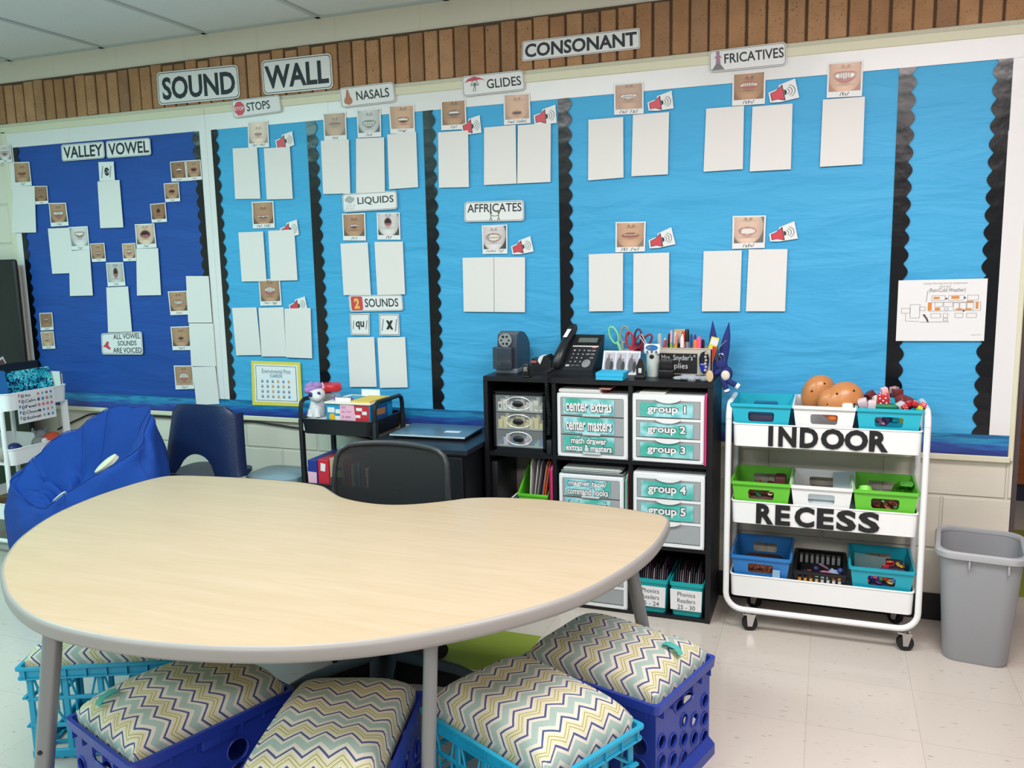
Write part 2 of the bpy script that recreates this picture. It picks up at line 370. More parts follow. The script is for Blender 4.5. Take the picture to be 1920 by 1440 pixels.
# corners on the wall, metres: x z of top left, top right, bottom right, bottom left
PHOTOS = {
  'm1': [-4.074,1.994,-3.979,1.991,-3.981,1.905,-4.072,1.905],
  'm2': [-3.977,1.904,-3.865,1.9,-3.864,1.781,-3.984,1.781],
  'm3': [-3.855,1.778,-3.759,1.774,-3.762,1.685,-3.853,1.685],
  'm4': [-3.76,1.688,-3.643,1.685,-3.639,1.571,-3.76,1.569],
  'm5': [-3.641,1.563,-3.514,1.564,-3.514,1.448,-3.636,1.447],
  'm6': [-3.509,1.476,-3.414,1.478,-3.414,1.386,-3.506,1.385],
  'm7': [-3.415,1.38,-3.304,1.38,-3.302,1.264,-3.417,1.261],
  'm8': [-3.301,1.471,-3.216,1.473,-3.22,1.385,-3.302,1.384],
  'm9': [-3.209,1.563,-3.088,1.563,-3.085,1.447,-3.21,1.445],
  'm10': [-3.104,1.656,-3.009,1.659,-3.009,1.568,-3.102,1.567],
  'm11': [-3.011,1.749,-2.92,1.75,-2.92,1.662,-3.009,1.661],
  'm12': [-2.963,1.847,-2.872,1.848,-2.87,1.754,-2.962,1.755],
  'm13': [-2.869,1.848,-2.783,1.847,-2.782,1.756,-2.869,1.754],
  'm14': [-3.903,1.125,-3.812,1.128,-3.813,1.037,-3.906,1.032],
  'm15': [-3.909,1.026,-3.816,1.03,-3.815,0.938,-3.905,0.934],
  'm16': [-3.038,1.233,-2.92,1.236,-2.921,1.121,-3.033,1.117],
  'm17': [-3.039,1.06,-2.919,1.064,-2.922,0.947,-3.037,0.944],
  'm18': [-3.038,0.867,-2.921,0.87,-2.922,0.754,-3.038,0.747],
  'S1': [-2.504,1.996,-2.393,1.995,-2.395,1.879,-2.508,1.883],
  'S2': [-2.51,1.641,-2.39,1.64,-2.391,1.52,-2.512,1.52],
  'S3': [-2.499,1.286,-2.381,1.287,-2.379,1.165,-2.498,1.163],
  'N1': [-2.104,2.004,-1.988,2.002,-1.99,1.885,-2.104,1.888],
  'N2': [-1.935,2.004,-1.817,2.003,-1.82,1.886,-1.935,1.889],
  'N3': [-1.779,2.01,-1.658,2.006,-1.658,1.89,-1.775,1.895],
  'L1': [-2.032,1.569,-1.916,1.569,-1.918,1.449,-2.033,1.453],
  'L2': [-1.859,1.567,-1.746,1.564,-1.747,1.448,-1.86,1.452],
  'G1': [-1.534,2.009,-1.422,2.008,-1.421,1.889,-1.536,1.892],
  'G2': [-1.256,2.013,-1.143,2.009,-1.142,1.892,-1.256,1.893],
  'A1': [-1.365,1.496,-1.251,1.497,-1.253,1.378,-1.364,1.379],
  'F1': [-0.801,2.011,-0.686,2.011,-0.685,1.894,-0.8,1.898],
  'F2': [-0.357,2.01,-0.24,2.01,-0.241,1.894,-0.357,1.896],
  'F3': [-0.031,2.015,0.086,2.014,0.085,1.894,-0.031,1.897],
  'F4': [-0.796,1.491,-0.676,1.489,-0.679,1.374,-0.797,1.373],
  'F5': [-0.348,1.498,-0.228,1.496,-0.23,1.377,-0.348,1.376],
}
BLANKS = {
  'b1': [-3.995,1.782,-3.842,1.778,-3.864,1.543,-4.034,1.546],
  'b2': [-3.781,1.56,-3.634,1.56,-3.634,1.331,-3.781,1.329],
  'b3': [-3.651,1.443,-3.512,1.448,-3.519,1.216,-3.673,1.214],
  'b4': [-3.419,1.778,-3.279,1.779,-3.28,1.55,-3.428,1.551],
  'b5': [-3.424,1.256,-3.283,1.26,-3.283,1.034,-3.439,1.028],
  'b6': [-3.21,1.444,-3.074,1.444,-3.079,1.216,-3.23,1.214],
  'b7': [-2.917,1.307,-2.783,1.305,-2.781,1.082,-2.925,1.081],
  'b8': [-2.922,1.078,-2.778,1.079,-2.778,0.87,-2.928,0.867],
  'b9': [-2.92,0.864,-2.781,0.869,-2.773,0.685,-2.912,0.674],
  'c1': [-2.594,1.886,-2.46,1.883,-2.459,1.653,-2.599,1.658],
  'c2': [-2.422,1.875,-2.283,1.873,-2.283,1.645,-2.423,1.648],
  'c3': [-2.593,1.505,-2.455,1.505,-2.453,1.277,-2.592,1.277],
  'c4': [-2.426,1.507,-2.285,1.509,-2.283,1.28,-2.429,1.278],
  'c5': [-2.659,1.153,-2.519,1.156,-2.51,0.931,-2.653,0.926],
  'c6': [-2.509,1.153,-2.369,1.156,-2.37,0.926,-2.508,0.924],
  'c7': [-2.363,1.15,-2.221,1.153,-2.227,0.921,-2.369,0.923],
  'c8': [-2.12,1.888,-1.979,1.885,-1.984,1.655,-2.122,1.659],
  'c9': [-1.942,1.886,-1.805,1.882,-1.812,1.652,-1.954,1.656],
  'c10': [-1.789,1.892,-1.652,1.894,-1.652,1.666,-1.79,1.664],
  'c11': [-2.046,1.439,-1.908,1.441,-1.904,1.211,-2.043,1.211],
  'c12': [-1.874,1.442,-1.735,1.44,-1.734,1.213,-1.871,1.211],
  'c13': [-2.034,1.02,-1.897,1.024,-1.895,0.799,-2.034,0.794],
  'c14': [-1.88,1.021,-1.742,1.026,-1.739,0.802,-1.878,0.795],
  'c15': [-1.55,1.884,-1.414,1.883,-1.417,1.655,-1.554,1.659],
  'c16': [-1.342,1.889,-1.205,1.89,-1.206,1.659,-1.349,1.66],
  'c17': [-1.195,1.887,-1.056,1.887,-1.061,1.658,-1.203,1.659],
  'c18': [-1.455,1.365,-1.314,1.365,-1.318,1.137,-1.457,1.138],
  'c19': [-1.312,1.365,-1.175,1.362,-1.18,1.136,-1.316,1.137],
  'c20': [-0.902,1.887,-0.764,1.887,-0.763,1.66,-0.905,1.656],
  'c21': [-0.726,1.892,-0.588,1.892,-0.591,1.663,-0.732,1.663],
  'c22': [-0.45,1.893,-0.314,1.893,-0.314,1.667,-0.457,1.665],
  'c23': [-0.284,1.887,-0.145,1.887,-0.145,1.657,-0.289,1.657],
  'c24': [-0.043,1.892,0.095,1.891,0.095,1.661,-0.046,1.66],
  'c25': [-0.905,1.368,-0.765,1.37,-0.767,1.142,-0.905,1.14],
  'c26': [-0.724,1.367,-0.584,1.368,-0.583,1.14,-0.725,1.137],
  'c27': [-0.453,1.37,-0.312,1.37,-0.315,1.142,-0.457,1.141],
  'c28': [-0.287,1.373,-0.149,1.371,-0.152,1.142,-0.293,1.142],
}
SPEAKERS = {
  's1': [-2.361,1.919,-2.267,1.94,-2.26,1.879,-2.353,1.858],
  's2': [-2.366,1.529,-2.269,1.553,-2.262,1.485,-2.353,1.466],
  's3': [-2.341,1.181,-2.25,1.206,-2.239,1.147,-2.331,1.117],
  'gs1': [-1.446,1.92,-1.361,1.94,-1.355,1.87,-1.438,1.865],
  'gs2': [-1.129,1.932,-1.037,1.955,-1.032,1.885,-1.124,1.881],
  'as1': [-1.238,1.418,-1.151,1.447,-1.138,1.384,-1.229,1.369],
  'fs1': [-0.672,1.943,-0.579,1.969,-0.571,1.904,-0.665,1.898],
  'fs2': [-0.232,1.943,-0.139,1.973,-0.123,1.906,-0.221,1.89],
  'fs4': [-0.666,1.426,-0.577,1.464,-0.56,1.399,-0.66,1.38],
  'fs5': [-0.217,1.437,-0.128,1.471,-0.114,1.408,-0.21,1.395],
}
SIGNS = {
  'VALLEY': [-3.634,1.969,-3.355,1.967,-3.357,1.888,-3.637,1.888],
  'VOWEL': [-3.342,1.967,-3.068,1.965,-3.068,1.885,-3.345,1.886],
  'VOICED': [-3.486,1.022,-3.219,1.035,-3.222,0.919,-3.492,0.914],
  'SCHWA': [-3.401,1.871,-3.304,1.868,-3.306,1.779,-3.404,1.779],
  'SOUND': [-2.999,2.258,-2.536,2.25,-2.533,2.104,-3.0,2.109],
  'WALL': [-2.408,2.253,-2.046,2.251,-2.044,2.104,-2.405,2.106],
  'STOPS': [-2.581,2.096,-2.319,2.1,-2.311,2.026,-2.574,2.017],
  'NASALS': [-2.012,2.101,-1.748,2.105,-1.74,2.023,-2.005,2.018],
  'GLIDES': [-1.433,2.097,-1.168,2.098,-1.16,2.021,-1.43,2.017],
  'CONSONANT': [-1.17,2.207,-0.7,2.207,-0.698,2.132,-1.173,2.131],
  'FRICATIVES': [-0.442,2.096,-0.173,2.101,-0.169,2.021,-0.439,2.02],
  'LIQUIDS': [-2.024,1.654,-1.754,1.657,-1.753,1.579,-2.023,1.575],
  'TWO': [-2.02,1.21,-1.749,1.211,-1.746,1.142,-2.016,1.136],
  'QU': [-2.017,1.127,-1.916,1.13,-1.919,1.031,-2.016,1.031],
  'X': [-1.868,1.127,-1.769,1.127,-1.768,1.031,-1.87,1.032],
  'AFFRICATES': [-1.438,1.595,-1.175,1.592,-1.175,1.509,-1.442,1.513],
  'ENV': [-2.569,0.902,-2.294,0.9,-2.295,0.692,-2.578,0.688],
  'MAP': [0.229,1.252,0.508,1.256,0.508,1.041,0.229,1.037],
}
# ================================================================== the setting
b = B(); b.box(-6.5, 3.2, -7.0, 4.0, -0.05, 0.0); struct(b, 'floor', floor_material(), None)
WALLM = block_wall_material()
b = B(); b.box(-5.4, 0.625, 0.0, 0.20, 0.0, 2.60); struct(b, 'wall_back', WALLM, None)
b = B(); b.box(-5.55, -5.4, -7.0, 0.20, 0.0, 2.60); struct(b, 'wall_left', WALLM, None)
b = B(); b.box(0.3, 3.2, 2.6, 2.7, 0.0, 2.60); struct(b, 'wall_far', mat('ddd3c0', 0.6), None)
b = B(); b.box(-5.4, 0.625, -0.008, 0.0, 0.0, 0.1016); struct(b, 'baseboard_back', mat('1b1c20', 0.45))
b = B(); b.box(0.626, 0.641, -0.002, 0.205, 0.0, 2.40); struct(b, 'trim_1', mat('4b4040', 0.5), None, 'dark brown door jamb at the end of the block wall')
# ceiling: panels 24 x 48 inches in a white T-bar grid
b = B(); b.box(-6.5, 3.2, -7.0, 4.0, 2.410, 2.46); struct(b, 'ceiling', mat('dde2e2', 0.8, bump=0.35, bscale=160), None)
b = B()
for i in range(-6, 11):
    x = -3.3274 + 0.6096 * i
    if -5.4 < x < 3.1: b.box(x - 0.012, x + 0.012, -7.0, 0.0, 2.4035, 2.4105)
for j in range(0, 6): b.box(-5.4, 3.1, -0.90 - 1.2192 * j - 0.012, -0.90 - 1.2192 * j + 0.012, 2.4040, 2.4105)
b.box(-5.4, 0.625, -0.024, 0.0, 2.4035, 2.4105)
struct(b, 'trim_2', mat('b9c2c2', 0.6), None, 'pale grid bars between the ceiling panels')
# soldier course of bricks above the boards
b = B(); tints = []
x = -5.36; k = 0
while x < 0.60:
    wd = 0.0595 + random.uniform(-0.002, 0.002); zt = 2.290 + random.uniform(-0.006, 0.006)
    n0 = len(b.bm.faces); b.rbox(x, x + wd, -0.012 - random.uniform(0, 0.003), 0.006, 2.098 + random.uniform(-.002, .002), zt, 0.003, 1)
    tints += [random.random()] * (len(b.bm.faces) - n0); x += 0.0683
o = struct(b, 'trim_3', brick_material(), 20, 'row of upright tan bricks above the bulletin boards')
at = o.data.attributes.new('tint', 'FLOAT', 'FACE'); at.data.foreach_set('value', tints)
b = B(); b.box(-5.4, 0.625, -0.003, 0.001, 2.088, 2.30); struct(b, 'trim_4', mat('5f4c3c', 0.9, bump=0.4), None, 'dark mortar between the upright bricks')
b = B(); b.rbox(-5.4, 0.622, -0.013, 0.0, 2.070, 2.098, 0.003, 1); struct(b, 'trim_5', mat('c9c6b2', 0.7, bump=0.5, bscale=50), None, 'rough mortar line between bricks and board frame')

# ================================================================== the bulletin boards
def backing(b, x0, x1): b.box(x0, x1, -0.0100, -0.002, 0.640, 2.045)
def scallop(b, xs, side, z0=0.709, z1=1.977, wd=0.046, amp=0.0085, per=0.0585, y=-0.0128, ph=0.0):
    """strip with one straight edge at xs, the other scalloped"""
    n = int((z1 - z0) / per * 10); a = []; c = []
    for i in range(n + 1):
        z = z0 + (z1 - z0) * i / n; e = wd + amp * (2 * abs(math.sin(PI * (z / per + ph))) - 1)
        bul = 0.0009 * math.sin(9 * z) * math.sin(2.3 * z)
        a.append(Vector((xs, y, z))); c.append(Vector((xs + side * e, y - 0.0012 - abs(bul), z)))
    off = Vector((0, 0.0012, 0))
    b.loft([a, c], False, False, False); b.loft([[p + off for p in a], [p + off for p in c]], False, False, False)
    b.loft([c, [p + off for p in c]], False, False, False)
def strip(b, x0, x1, z0, z1, y, wob=0.0):
    b.box(x0, x1, y, y + 0.0014, z0, z1)
FRAME = mat('dbd7bd', 0.5, bump=0.2, bscale=30)
bd = thing('bulletin_board', 'dark royal blue paper covered bulletin board for the vowel valley', 'bulletin board', (-3.40, 0, 0.615))
b = B(); b.rbox(-4.045, -2.745, -0.017, 0.0, 2.049, 2.083, 0.003, 1); b.rbox(-4.045, -4.013, -0.017, 0.0, 0.618, 2.06, 0.003, 1); b.rbox(-4.045, -2.745, -0.022, 0.0, 0.612, 0.634, 0.003, 1); b.build('frame', FRAME, bd)
b = B(); backing(b, -4.02, -2.745); b.build('backing_paper', paper_material('royal_blue_paper', '1f4fa3', '1c4999'), bd)
b = B(); strip(b, -4.013, -3.58, 1.977, 2.050, -0.0124); strip(b, -3.579, -2.745, 1.977, 2.050, -0.0127); strip(b, -4.013, -3.972, 0.634, 1.978, -0.0122); strip(b, -2.784, -2.745, 0.709, 1.978, -0.0123)
b.build('white_border', BORDERW, bd)
b = B(); scallop(b, -3.974, 1, 0.69, wd=0.032); b.build('scalloped_border', BLACKTRIM, bd)
b = B(); scallop(b, -2.782, -1, ph=.3, wd=0.034); b.build('scalloped_border', BLACKTRIM, bd)
b = B(); strip(b, -4.012, -2.745, 0.633, 0.708, -0.0150); b.build('ocean_border', OCEAN, bd)
bd = thing('bulletin_board', 'long sky blue paper covered bulletin board for the consonants', 'bulletin board', (-1.07, 0, 0.615))
b = B(); b.rbox(-2.744, 0.622, -0.017, 0.0, 2.049, 2.083, 0.003, 1); b.rbox(0.605, 0.622, -0.017, 0.0, 0.618, 2.06, 0.003, 1); b.rbox(-2.744, 0.612, -0.022, 0.0, 0.612, 0.634, 0.003, 1); b.build('frame', FRAME, bd)
b = B(); backing(b, -2.744, 0.606); b.build('backing_paper', paper_material('sky_blue_paper', '46abdc', '41a4d6'), bd)
b = B(); strip(b, -2.744, -2.17, 1.977, 2.050, -0.0124); strip(b, -2.2, -2.08, 1.977, 2.050, -0.0138); strip(b, -2.12, -0.62, 1.977, 2.050, -0.0125); strip(b, -0.63, 0.605, 1.977, 2.050, -0.0139)
strip(b, -2.744, -2.713, 0.709, 1.978, -0.0123); strip(b, 0.545, 0.605, 1.35, 1.978, -0.0122); strip(b, 0.543, 0.605, 0.709, 1.745, -0.0134)
b.build('white_border', BORDERW, bd)
for xs, sd, ph in ((-2.714, 1, 0), (-2.195, 1, .2), (-1.621, 1, .4), (-1.028, 1, .1), (0.201, 1, .6), (0.544, -1, .35)):
    b = B(); scallop(b, xs, sd, ph=ph, wd=0.048 if xs > -2.6 else 0.03); b.build('scalloped_border', BLACKTRIM, bd)
b = B(); strip(b, -2.744, 0.604, 0.633, 0.708, -0.0150); b.build('ocean_border', OCEAN, bd)

# ------------------------------------------------------------------ cards on the boards
def sheet(q, y, m, name, label, cat, group=None, rr=0.0, t=0.0012, parent=None):
    mp = quadmap(q, y); b = B()
    wd = math.hypot(q[2] - q[0], q[3] - q[1]); ht = math.hypot(q[6] - q[0], q[7] - q[1])
    uv = rr_uv(rr, wd / ht) if rr else [(0, 0), (1, 0), (1, 1), (0, 1)]
    b.loft([[mp(u, v, t) for u, v in uv], [mp(u, v, 0) for u, v in uv]])
    if parent is not None: return b.build(name, m, parent, None), mp
    return solo(b, name, m, label, cat, group, None), mp
BL_TXT = {
 'b1': 'blank white card over the border at the far edge of the dark blue board', 'b2': 'blank white card below the wide smile photo, partly under its neighbour',
 'b3': 'blank white card below the pale toothy photo on the dark blue board', 'b4': 'blank white card hanging under the schwa card',
 'b5': 'blank white card between the round mouth photo and the all vowel sounds sign', 'b6': 'blank white card on the dark blue board under the wide open mouth photo',
 'b7': 'blank white card, topmost of the column of three by the white strip', 'b8': 'blank white card, middle of the column of three by the white strip', 'b9': 'blank white card, lowest of the column of three, reaching the ocean border',
 'c1': 'blank white card, left of the pair under the /p/ /b/ photo', 'c2': 'blank white card, right of the pair under the /p/ /b/ photo', 'c3': 'blank white card, left of the pair under the /t/ /d/ photo', 'c4': 'blank white card, right of the pair under the /t/ /d/ photo',
 'c5': 'blank white card, left of the three under the /k/ /g/ photo', 'c6': 'blank white card, middle of the three under the /k/ /g/ photo', 'c7': 'blank white card, right of the three under the /k/ /g/ photo',
 'c8': 'blank white card under the /m/ photo', 'c9': 'blank white card under the /n/ photo', 'c10': 'blank white card under the /ng/ photo', 'c11': 'blank white card under the /r/ photo', 'c12': 'blank white card under the /l/ photo',
 'c13': 'blank white card under the /qu/ card', 'c14': 'blank white card under the /x/ card', 'c15': 'blank white card under the /y/ photo', 'c16': 'blank white card, left of the pair under the /w/ /wh/ photo', 'c17': 'blank white card, right of the pair under the /w/ /wh/ photo',
 'c18': 'blank white card, left of the pair under the /ch/ /j/ photo', 'c19': 'blank white card, right of the pair under the /ch/ /j/ photo', 'c20': 'blank white card, left of the pair under the /s/ /z/ photo', 'c21': 'blank white card, right of the pair under the /s/ /z/ photo',
 'c22': 'blank white card, left of the pair under the /th/ photo', 'c23': 'blank white card, right of the pair under the /th/ photo', 'c24': 'blank white card under the /h/ photo',
 'c25': 'blank white card, left of the pair under the /f/ /v/ photo', 'c26': 'blank white card, right of the pair under the /f/ /v/ photo', 'c27': 'blank white card, left of the pair under the /sh/ photo', 'c28': 'blank white card, right of the pair under the /sh/ photo'}
for k, q in BLANKS.items():
    sheet(q, -0.0195 + (0.0012 if k in ('b2', 'b8', 'c1', 'c6') else -0.0012 if k in ('b9', 'c7') else 0), CARDW, 'word_card', BL_TXT[k], 'card', 'blank word cards on the boards', t=0.002)

def face_print(o, mp, rect, P, n=26):
    """printed close-up of a mouth: colours of the print are stored per point"""
    skin, mu, mv, mw, mh, teeth, curve, lip, side, nose = P
    S = lin(skin)[:3]; Lp = lin(lip)[:3]; SD = lin(side)[:3]
    mw *= 1.12; mh = mh * 1.25 + .008
    mixc = lambda a, c, t: tuple(x * (1 - t) + y * t for x, y in zip(a, c))
    sm = lambda a, c, x: (lambda t: t * t * (3 - 2 * t))(min(1, max(0, (x - a) / (c - a))))
    b = B(); cols = []; vs = []
    u0, v0, u1, v1 = rect
    for j in range(n + 1):
        for i in range(n + 1):
            u, v = i / n, j / n
            vs.append(b.bm.verts.new(mp(u0 + (u1 - u0) * u, v0 + (v1 - v0) * v)))
            c = mixc(S, tuple(x * 0.42 for x in S), 0.7 * sm(0.16, 0.6, abs(u - mu)) * (0.5 + 0.5 * (1 - v)))
            c = mixc(c, tuple(min(1, x * 1.35) for x in S), 0.5 * math.exp(-((u - mu) / 0.2) ** 2 - ((v - 0.13) / 0.12) ** 2))
            c = mixc(c, tuple(x * 0.42 for x in S), 0.8 * math.exp(-((u - mu) / 0.24) ** 2 - ((v - mv + mh + 0.11) / 0.04) ** 2))
            jaw = ((u - mu) / .52) ** 2 + ((v - .62) / .66) ** 2; c = mixc(c, SD, .9 * sm(.98, 1.1, jaw))
            if nose:
                for s in (-1, 1): c = mixc(c, (0.05, 0.02, 0.02), 0.85 * math.exp(-((u - mu - 0.02 - s * 0.085) / 0.045) ** 2 - ((v - nose) / 0.04) ** 2))
                c = mixc(c, tuple(x * 0.4 for x in S), 0.75 * math.exp(-((u - mu - .02) / 0.2) ** 2 - ((v - nose + 0.07) / 0.03) ** 2))
                c = mixc(c, tuple(min(1, x * 1.4) for x in S), 0.5 * math.exp(-((u - mu - .02) / 0.09) ** 2 - ((v - nose - 0.1) / 0.06) ** 2))
            vv = v - curve * ((u - mu) / mw) ** 2 * 0.1 - mv; d = ((u - mu) / mw) ** 2 + (vv / (mh + 0.065)) ** 2
            if d < 1.15: c = mixc(c, Lp, 1 - sm(0.8, 1.15, d))
            d2 = ((u - mu) / (mw * 0.86)) ** 2 + (vv / max(mh, 0.012)) ** 2
            if d2 < 1.1:
                inner = (0.03, 0.010, 0.010)
                if teeth and vv > -mh * 0.25 + (0 if teeth == 1 else -mh): inner = tuple(x * (0.35 if abs(math.sin((u - mu) * 42)) < 0.25 or (teeth == 2 and abs(vv + mh * .1) < .016) else 1) for x in (0.78, 0.75, 0.68))
                elif mh > 0.09 and vv < -mh * 0.3: inner = (0.42, 0.13, 0.13)
                c = mixc(c, inner, 1 - sm(0.85, 1.1, d2))
            cols.append(c + (1.0,))
    for j in range(n):
        for i in range(n): b.f([vs[j * (n + 1) + i], vs[j * (n + 1) + i + 1], vs[(j + 1) * (n + 1) + i + 1], vs[(j + 1) * (n + 1) + i]])
    ch = b.build('photo_print', PRINT, o, None)
    at = ch.data.color_attributes.new('print', 'FLOAT_COLOR', 'POINT'); at.data.foreach_set('color', [x for c in cols for x in c])
T1, T2, T3, T4, GR, GP = 'b58d70', 'cfa589', '9b7257', 'dfc0ac', 'c6c0be', 'dcd3d3'
#       skin  mu   mv   mw   mh  teeth curve lip   side   nose
PHS = {
 'm1': (GP, .5, .45, .30, .06, 1, .9, 'a06a66', '6a6a68', .85, '/e/', 'smiling mouth photo card at the outer edge of the dark blue board'), 'm2': (T1, .5, .42, .26, .02, 0, .5, '9c6152', '7d6a4d', .82, '/i/', 'closed mouth photo card with glare near the top of the vowel valley'),
 'm3': (T3, .5, .4, .25, .04, 1, .5, '8b5145', '553d31', .8, '/a/', 'small mouth photo card stepping down beside the topmost blank card'), 'm4': (T1, .5, .42, .32, .10, 1, .9, '9d5a4c', '4b3a31', .85, '/a/', 'wide open smile photo card on the slope of the vowel valley'),
 'm5': (GP, .55, .6, .28, .08, 1, .8, '9a8583', '7b8a84', 0, '/a/', 'pale grey mouth photo card lower on the slope of the vowel valley'), 'm6': (T1, .5, .35, .25, .05, 1, .4, '9c5a4e', '5d4636', .8, '/i/', 'two picture mouth card beside the pale grey mouth photo'),
 'm7': (GR, .52, .5, .14, .17, 0, 0, '7e6865', 'aaa6a4', .92, '/o/', 'grey photo card of a round open mouth at the valley bottom'), 'm8': (T2, .5, .45, .25, .09, 1, .7, 'a05f54', '5c4437', .85, '/u/', 'small laughing mouth photo card just up from the valley bottom'),
 'm9': (T4, .5, .52, .27, .12, 0, -.3, 'a0635b', '5e5148', .9, '/a/', 'open mouth photo card over the blank card by the valley rise'), 'm10': (T3, .5, .5, .13, .13, 0, 0, '7c4a41', '433831', .88, '/o/', 'round mouth photo card on the rising slope under the double photos'),
 'm11': (T1, .5, .48, .22, .06, 0, -.3, 'a25d57', '59453c', .85, '/u/', 'reddish lips photo card just below the double photos'), 'm12': (T3, .55, .48, .2, .05, 1, .2, '9d6257', '5b4a40', .85, '/oo/', 'left photo card of the shiny double photos at the valley top'),
 'm13': (T1, .5, .45, .22, .06, 0, .2, 'ad5f5c', '62453c', .85, '/u/', 'right photo card of the shiny double photos at the valley top'), 'm14': (T3, .5, .55, .2, .04, 1, .2, '8d564a', '9a8f80', .85, '/oi/', 'upper of two small photo cards low on the dark blue board'),
 'm15': (T2, .45, .5, .2, .04, 1, .2, '8d564a', '9a8f80', .85, '/ow/', 'lower of two small photo cards low on the dark blue board'), 'm16': (T1, .5, .45, .28, .06, 2, .3, '9a6256', '4a3d34', .88, '/or/', 'mouth photo card captioned /or/ beside the column of blank cards'),
 'm17': (T1, .5, .42, .16, .03, 0, 0, 'a06c62', '473c36', .85, '/er/', 'pursed lips photo card captioned /er/ beside the column of blank cards'), 'm18': (T1, .5, .45, .25, .15, 1, .2, 'a5695c', 'b09a86', .9, '/ar/', 'open mouth photo card captioned /ar/ lowest on the dark blue board'),
 'S1': (T4, .5, .42, .2, .015, 0, .2, 'b78679', '8d7f78', .75, '/p/ /b/', ''), 'S2': (T1, .5, .32, .28, .04, 1, .4, 'b0746a', '5f4a3f', .75, '/t/ /d/', ''), 'S3': (T1, .5, .5, .26, .13, 1, .2, 'a2695c', '66564c', .9, '/k/ /g/', ''),
 'N1': (T1, .5, .55, .3, .012, 0, -.4, 'a06a55', '6d543f', .78, '/m/', ''), 'N2': (GR, .5, .38, .28, .08, 2, .7, '6d5a58', '48433f', .85, '/n/', ''), 'N3': (T2, .55, .38, .24, .06, 1, .4, 'a9604f', 'b98f76', .9, '/ng/', ''),
 'L1': (T1, .5, .45, .22, .05, 1, .2, 'b0756b', '5d5144', .8, '/r/', ''), 'L2': (GP, .48, .62, .17, .13, 0, -.3, 'b08c8c', '2a2a2c', .96, '/l/', ''),
 'G1': (T1, .52, .5, .26, .05, 1, -.2, '806b68', '8c6a58', .93, '/y/', ''), 'G2': (T2, .5, .25, .2, .02, 0, 0, '9d6858', 'a58776', .85, '/w/ /wh/', ''), 'A1': (GP, .45, .5, .3, .10, 2, .2, '9a6a68', '2b2b30', .88, '/ch/ /j/', ''),
 'F1': (T1, .5, .5, .32, .06, 2, .5, '995f4d', 'a9846b', .95, '/s/ /z/', ''), 'F2': (T1, .5, .55, .3, .07, 1, -.1, 'a86a5a', '8a6951', .85, '/th/', ''), 'F3': (T2, .5, .5, .32, .12, 1, .9, '9c5a48', '9b6b50', .9, '/h/', ''),
 'F4': (T2, .5, .5, .3, .02, 1, -.4, '9c5d4e', '8d7568', .88, '/f/ /v/', ''), 'F5': (T4, .45, .45, .28, .08, 2, .1, 'b87a78', '6a6460', .93, '/sh/', '')}
for k, q in PHOTOS.items():
    p = PHS[k]; lab = p[11] or 'laminated mouth photo card captioned %s on the sky blue board' % p[10]
    o, mp = sheet(q, -0.0192 if k == 'm1' else -0.0162, WHITE, 'mouth_photo_card', lab, 'photo card', 'mouth photo cards')
    face_print(o, lambda u, v, mp=mp: mp(u, v, -0.0004), (0.05, 0.17, 0.95, 0.96), p[:10])
    b = B(); put_text(b, p[10], (0.5 - 0.045 * len(p[10]), 0.04, 0.5 + 0.045 * len(p[10]), 0.145), lambda u, v, mp=mp: mp(u, v, -0.0004)); b.build('caption', INK, o, None)
RED = mat('cf4352', 0.4)
for k, q in SPEAKERS.items():
    nm = {'s1': '/p/ /b/', 's2': '/t/ /d/', 's3': '/k/ /g/', 'gs1': '/y/', 'gs2': '/w/ /wh/', 'as1': '/ch/ /j/', 'fs1': '/s/ /z/', 'fs2': '/th/', 'fs4': '/f/ /v/', 'fs5': '/sh/'}[k]
    mp = quadmap(q, -0.0178); b = B(); uv = [(0, .12), (.34, 0), (1, 0), (1, 1), (.42, 1), (.36, .82), (0, .78)]
    b.loft([[mp(u, v, .001) for u, v in uv], [mp(u, v, 0) for u, v in uv]])
    o = solo(b, 'speaker_icon_card', WHITE, 'white card with a red loudspeaker icon beside the %s photo' % nm, 'card', 'loudspeaker icon cards', None)
    b = B(); b.mi = 1; b.poly([mp(u, v, -.0003) for u, v in ((.06, .2), (.27, .2), (.53, .02), (.53, .96), (.27, .74), (.06, .70))])
    b.mi = 0; b.poly([mp(u, v, -.0006) for u, v in ((.085, .225), (.28, .225), (.50, .09), (.50, .89), (.28, .715), (.085, .675))])
    b.mi = 1; b.poly([mp(.54 + .09 * math.sin(t), .48 + .16 * math.cos(t), -.0006) for t in [PI * i / 10 for i in range(11)]])
    for r in (.18, .28, .38):
        a = [PI * (.2 + .6 * i / 10) for i in range(11)]
        b.loft([[mp(.53 + rr * math.sin(t), .48 + 1.0 * rr * math.cos(t), -.0004) for t in a] for rr in (r, r + .022)], False, False, False)
    b.build('loudspeaker_icon', [RED, INK], o, None)

def sign(key, label, rr=0.16, y=-0.0205, m=WHITE, border=True):
    q = SIGNS[key]; o, mp = sheet(q, y, m, 'sign_card', label, 'sign', None, rr, 0.0012)
    asp = math.hypot(q[2] - q[0], q[3] - q[1]) / math.hypot(q[6] - q[0], q[7] - q[1])
    if border:
        b = B(); a = [mp(u, v, -.0003) for u, v in rr_uv(rr * .85, asp, .035)]; c = [mp(u, v, -.0003) for u, v in rr_uv(rr * .8, asp, .055)]
        b.loft([a + a[:1], c + c[:1]], False, False, False); b.build('border_line', INK, o, None)
    return o, (lambda u, v, d=-.0005: mp(u, v, d))
def words(o, mp, s, rect, bold=0.012, m=None, name='lettering'):
    b = B(); put_text(b, s, rect, mp, bold); return b.build(name, m or INK, o, None)
o, mp = sign('VALLEY', 'white sign reading VALLEY at the top of the dark blue board'); words(o, mp, 'VALLEY', (.05, .15, .96, .86), .02)
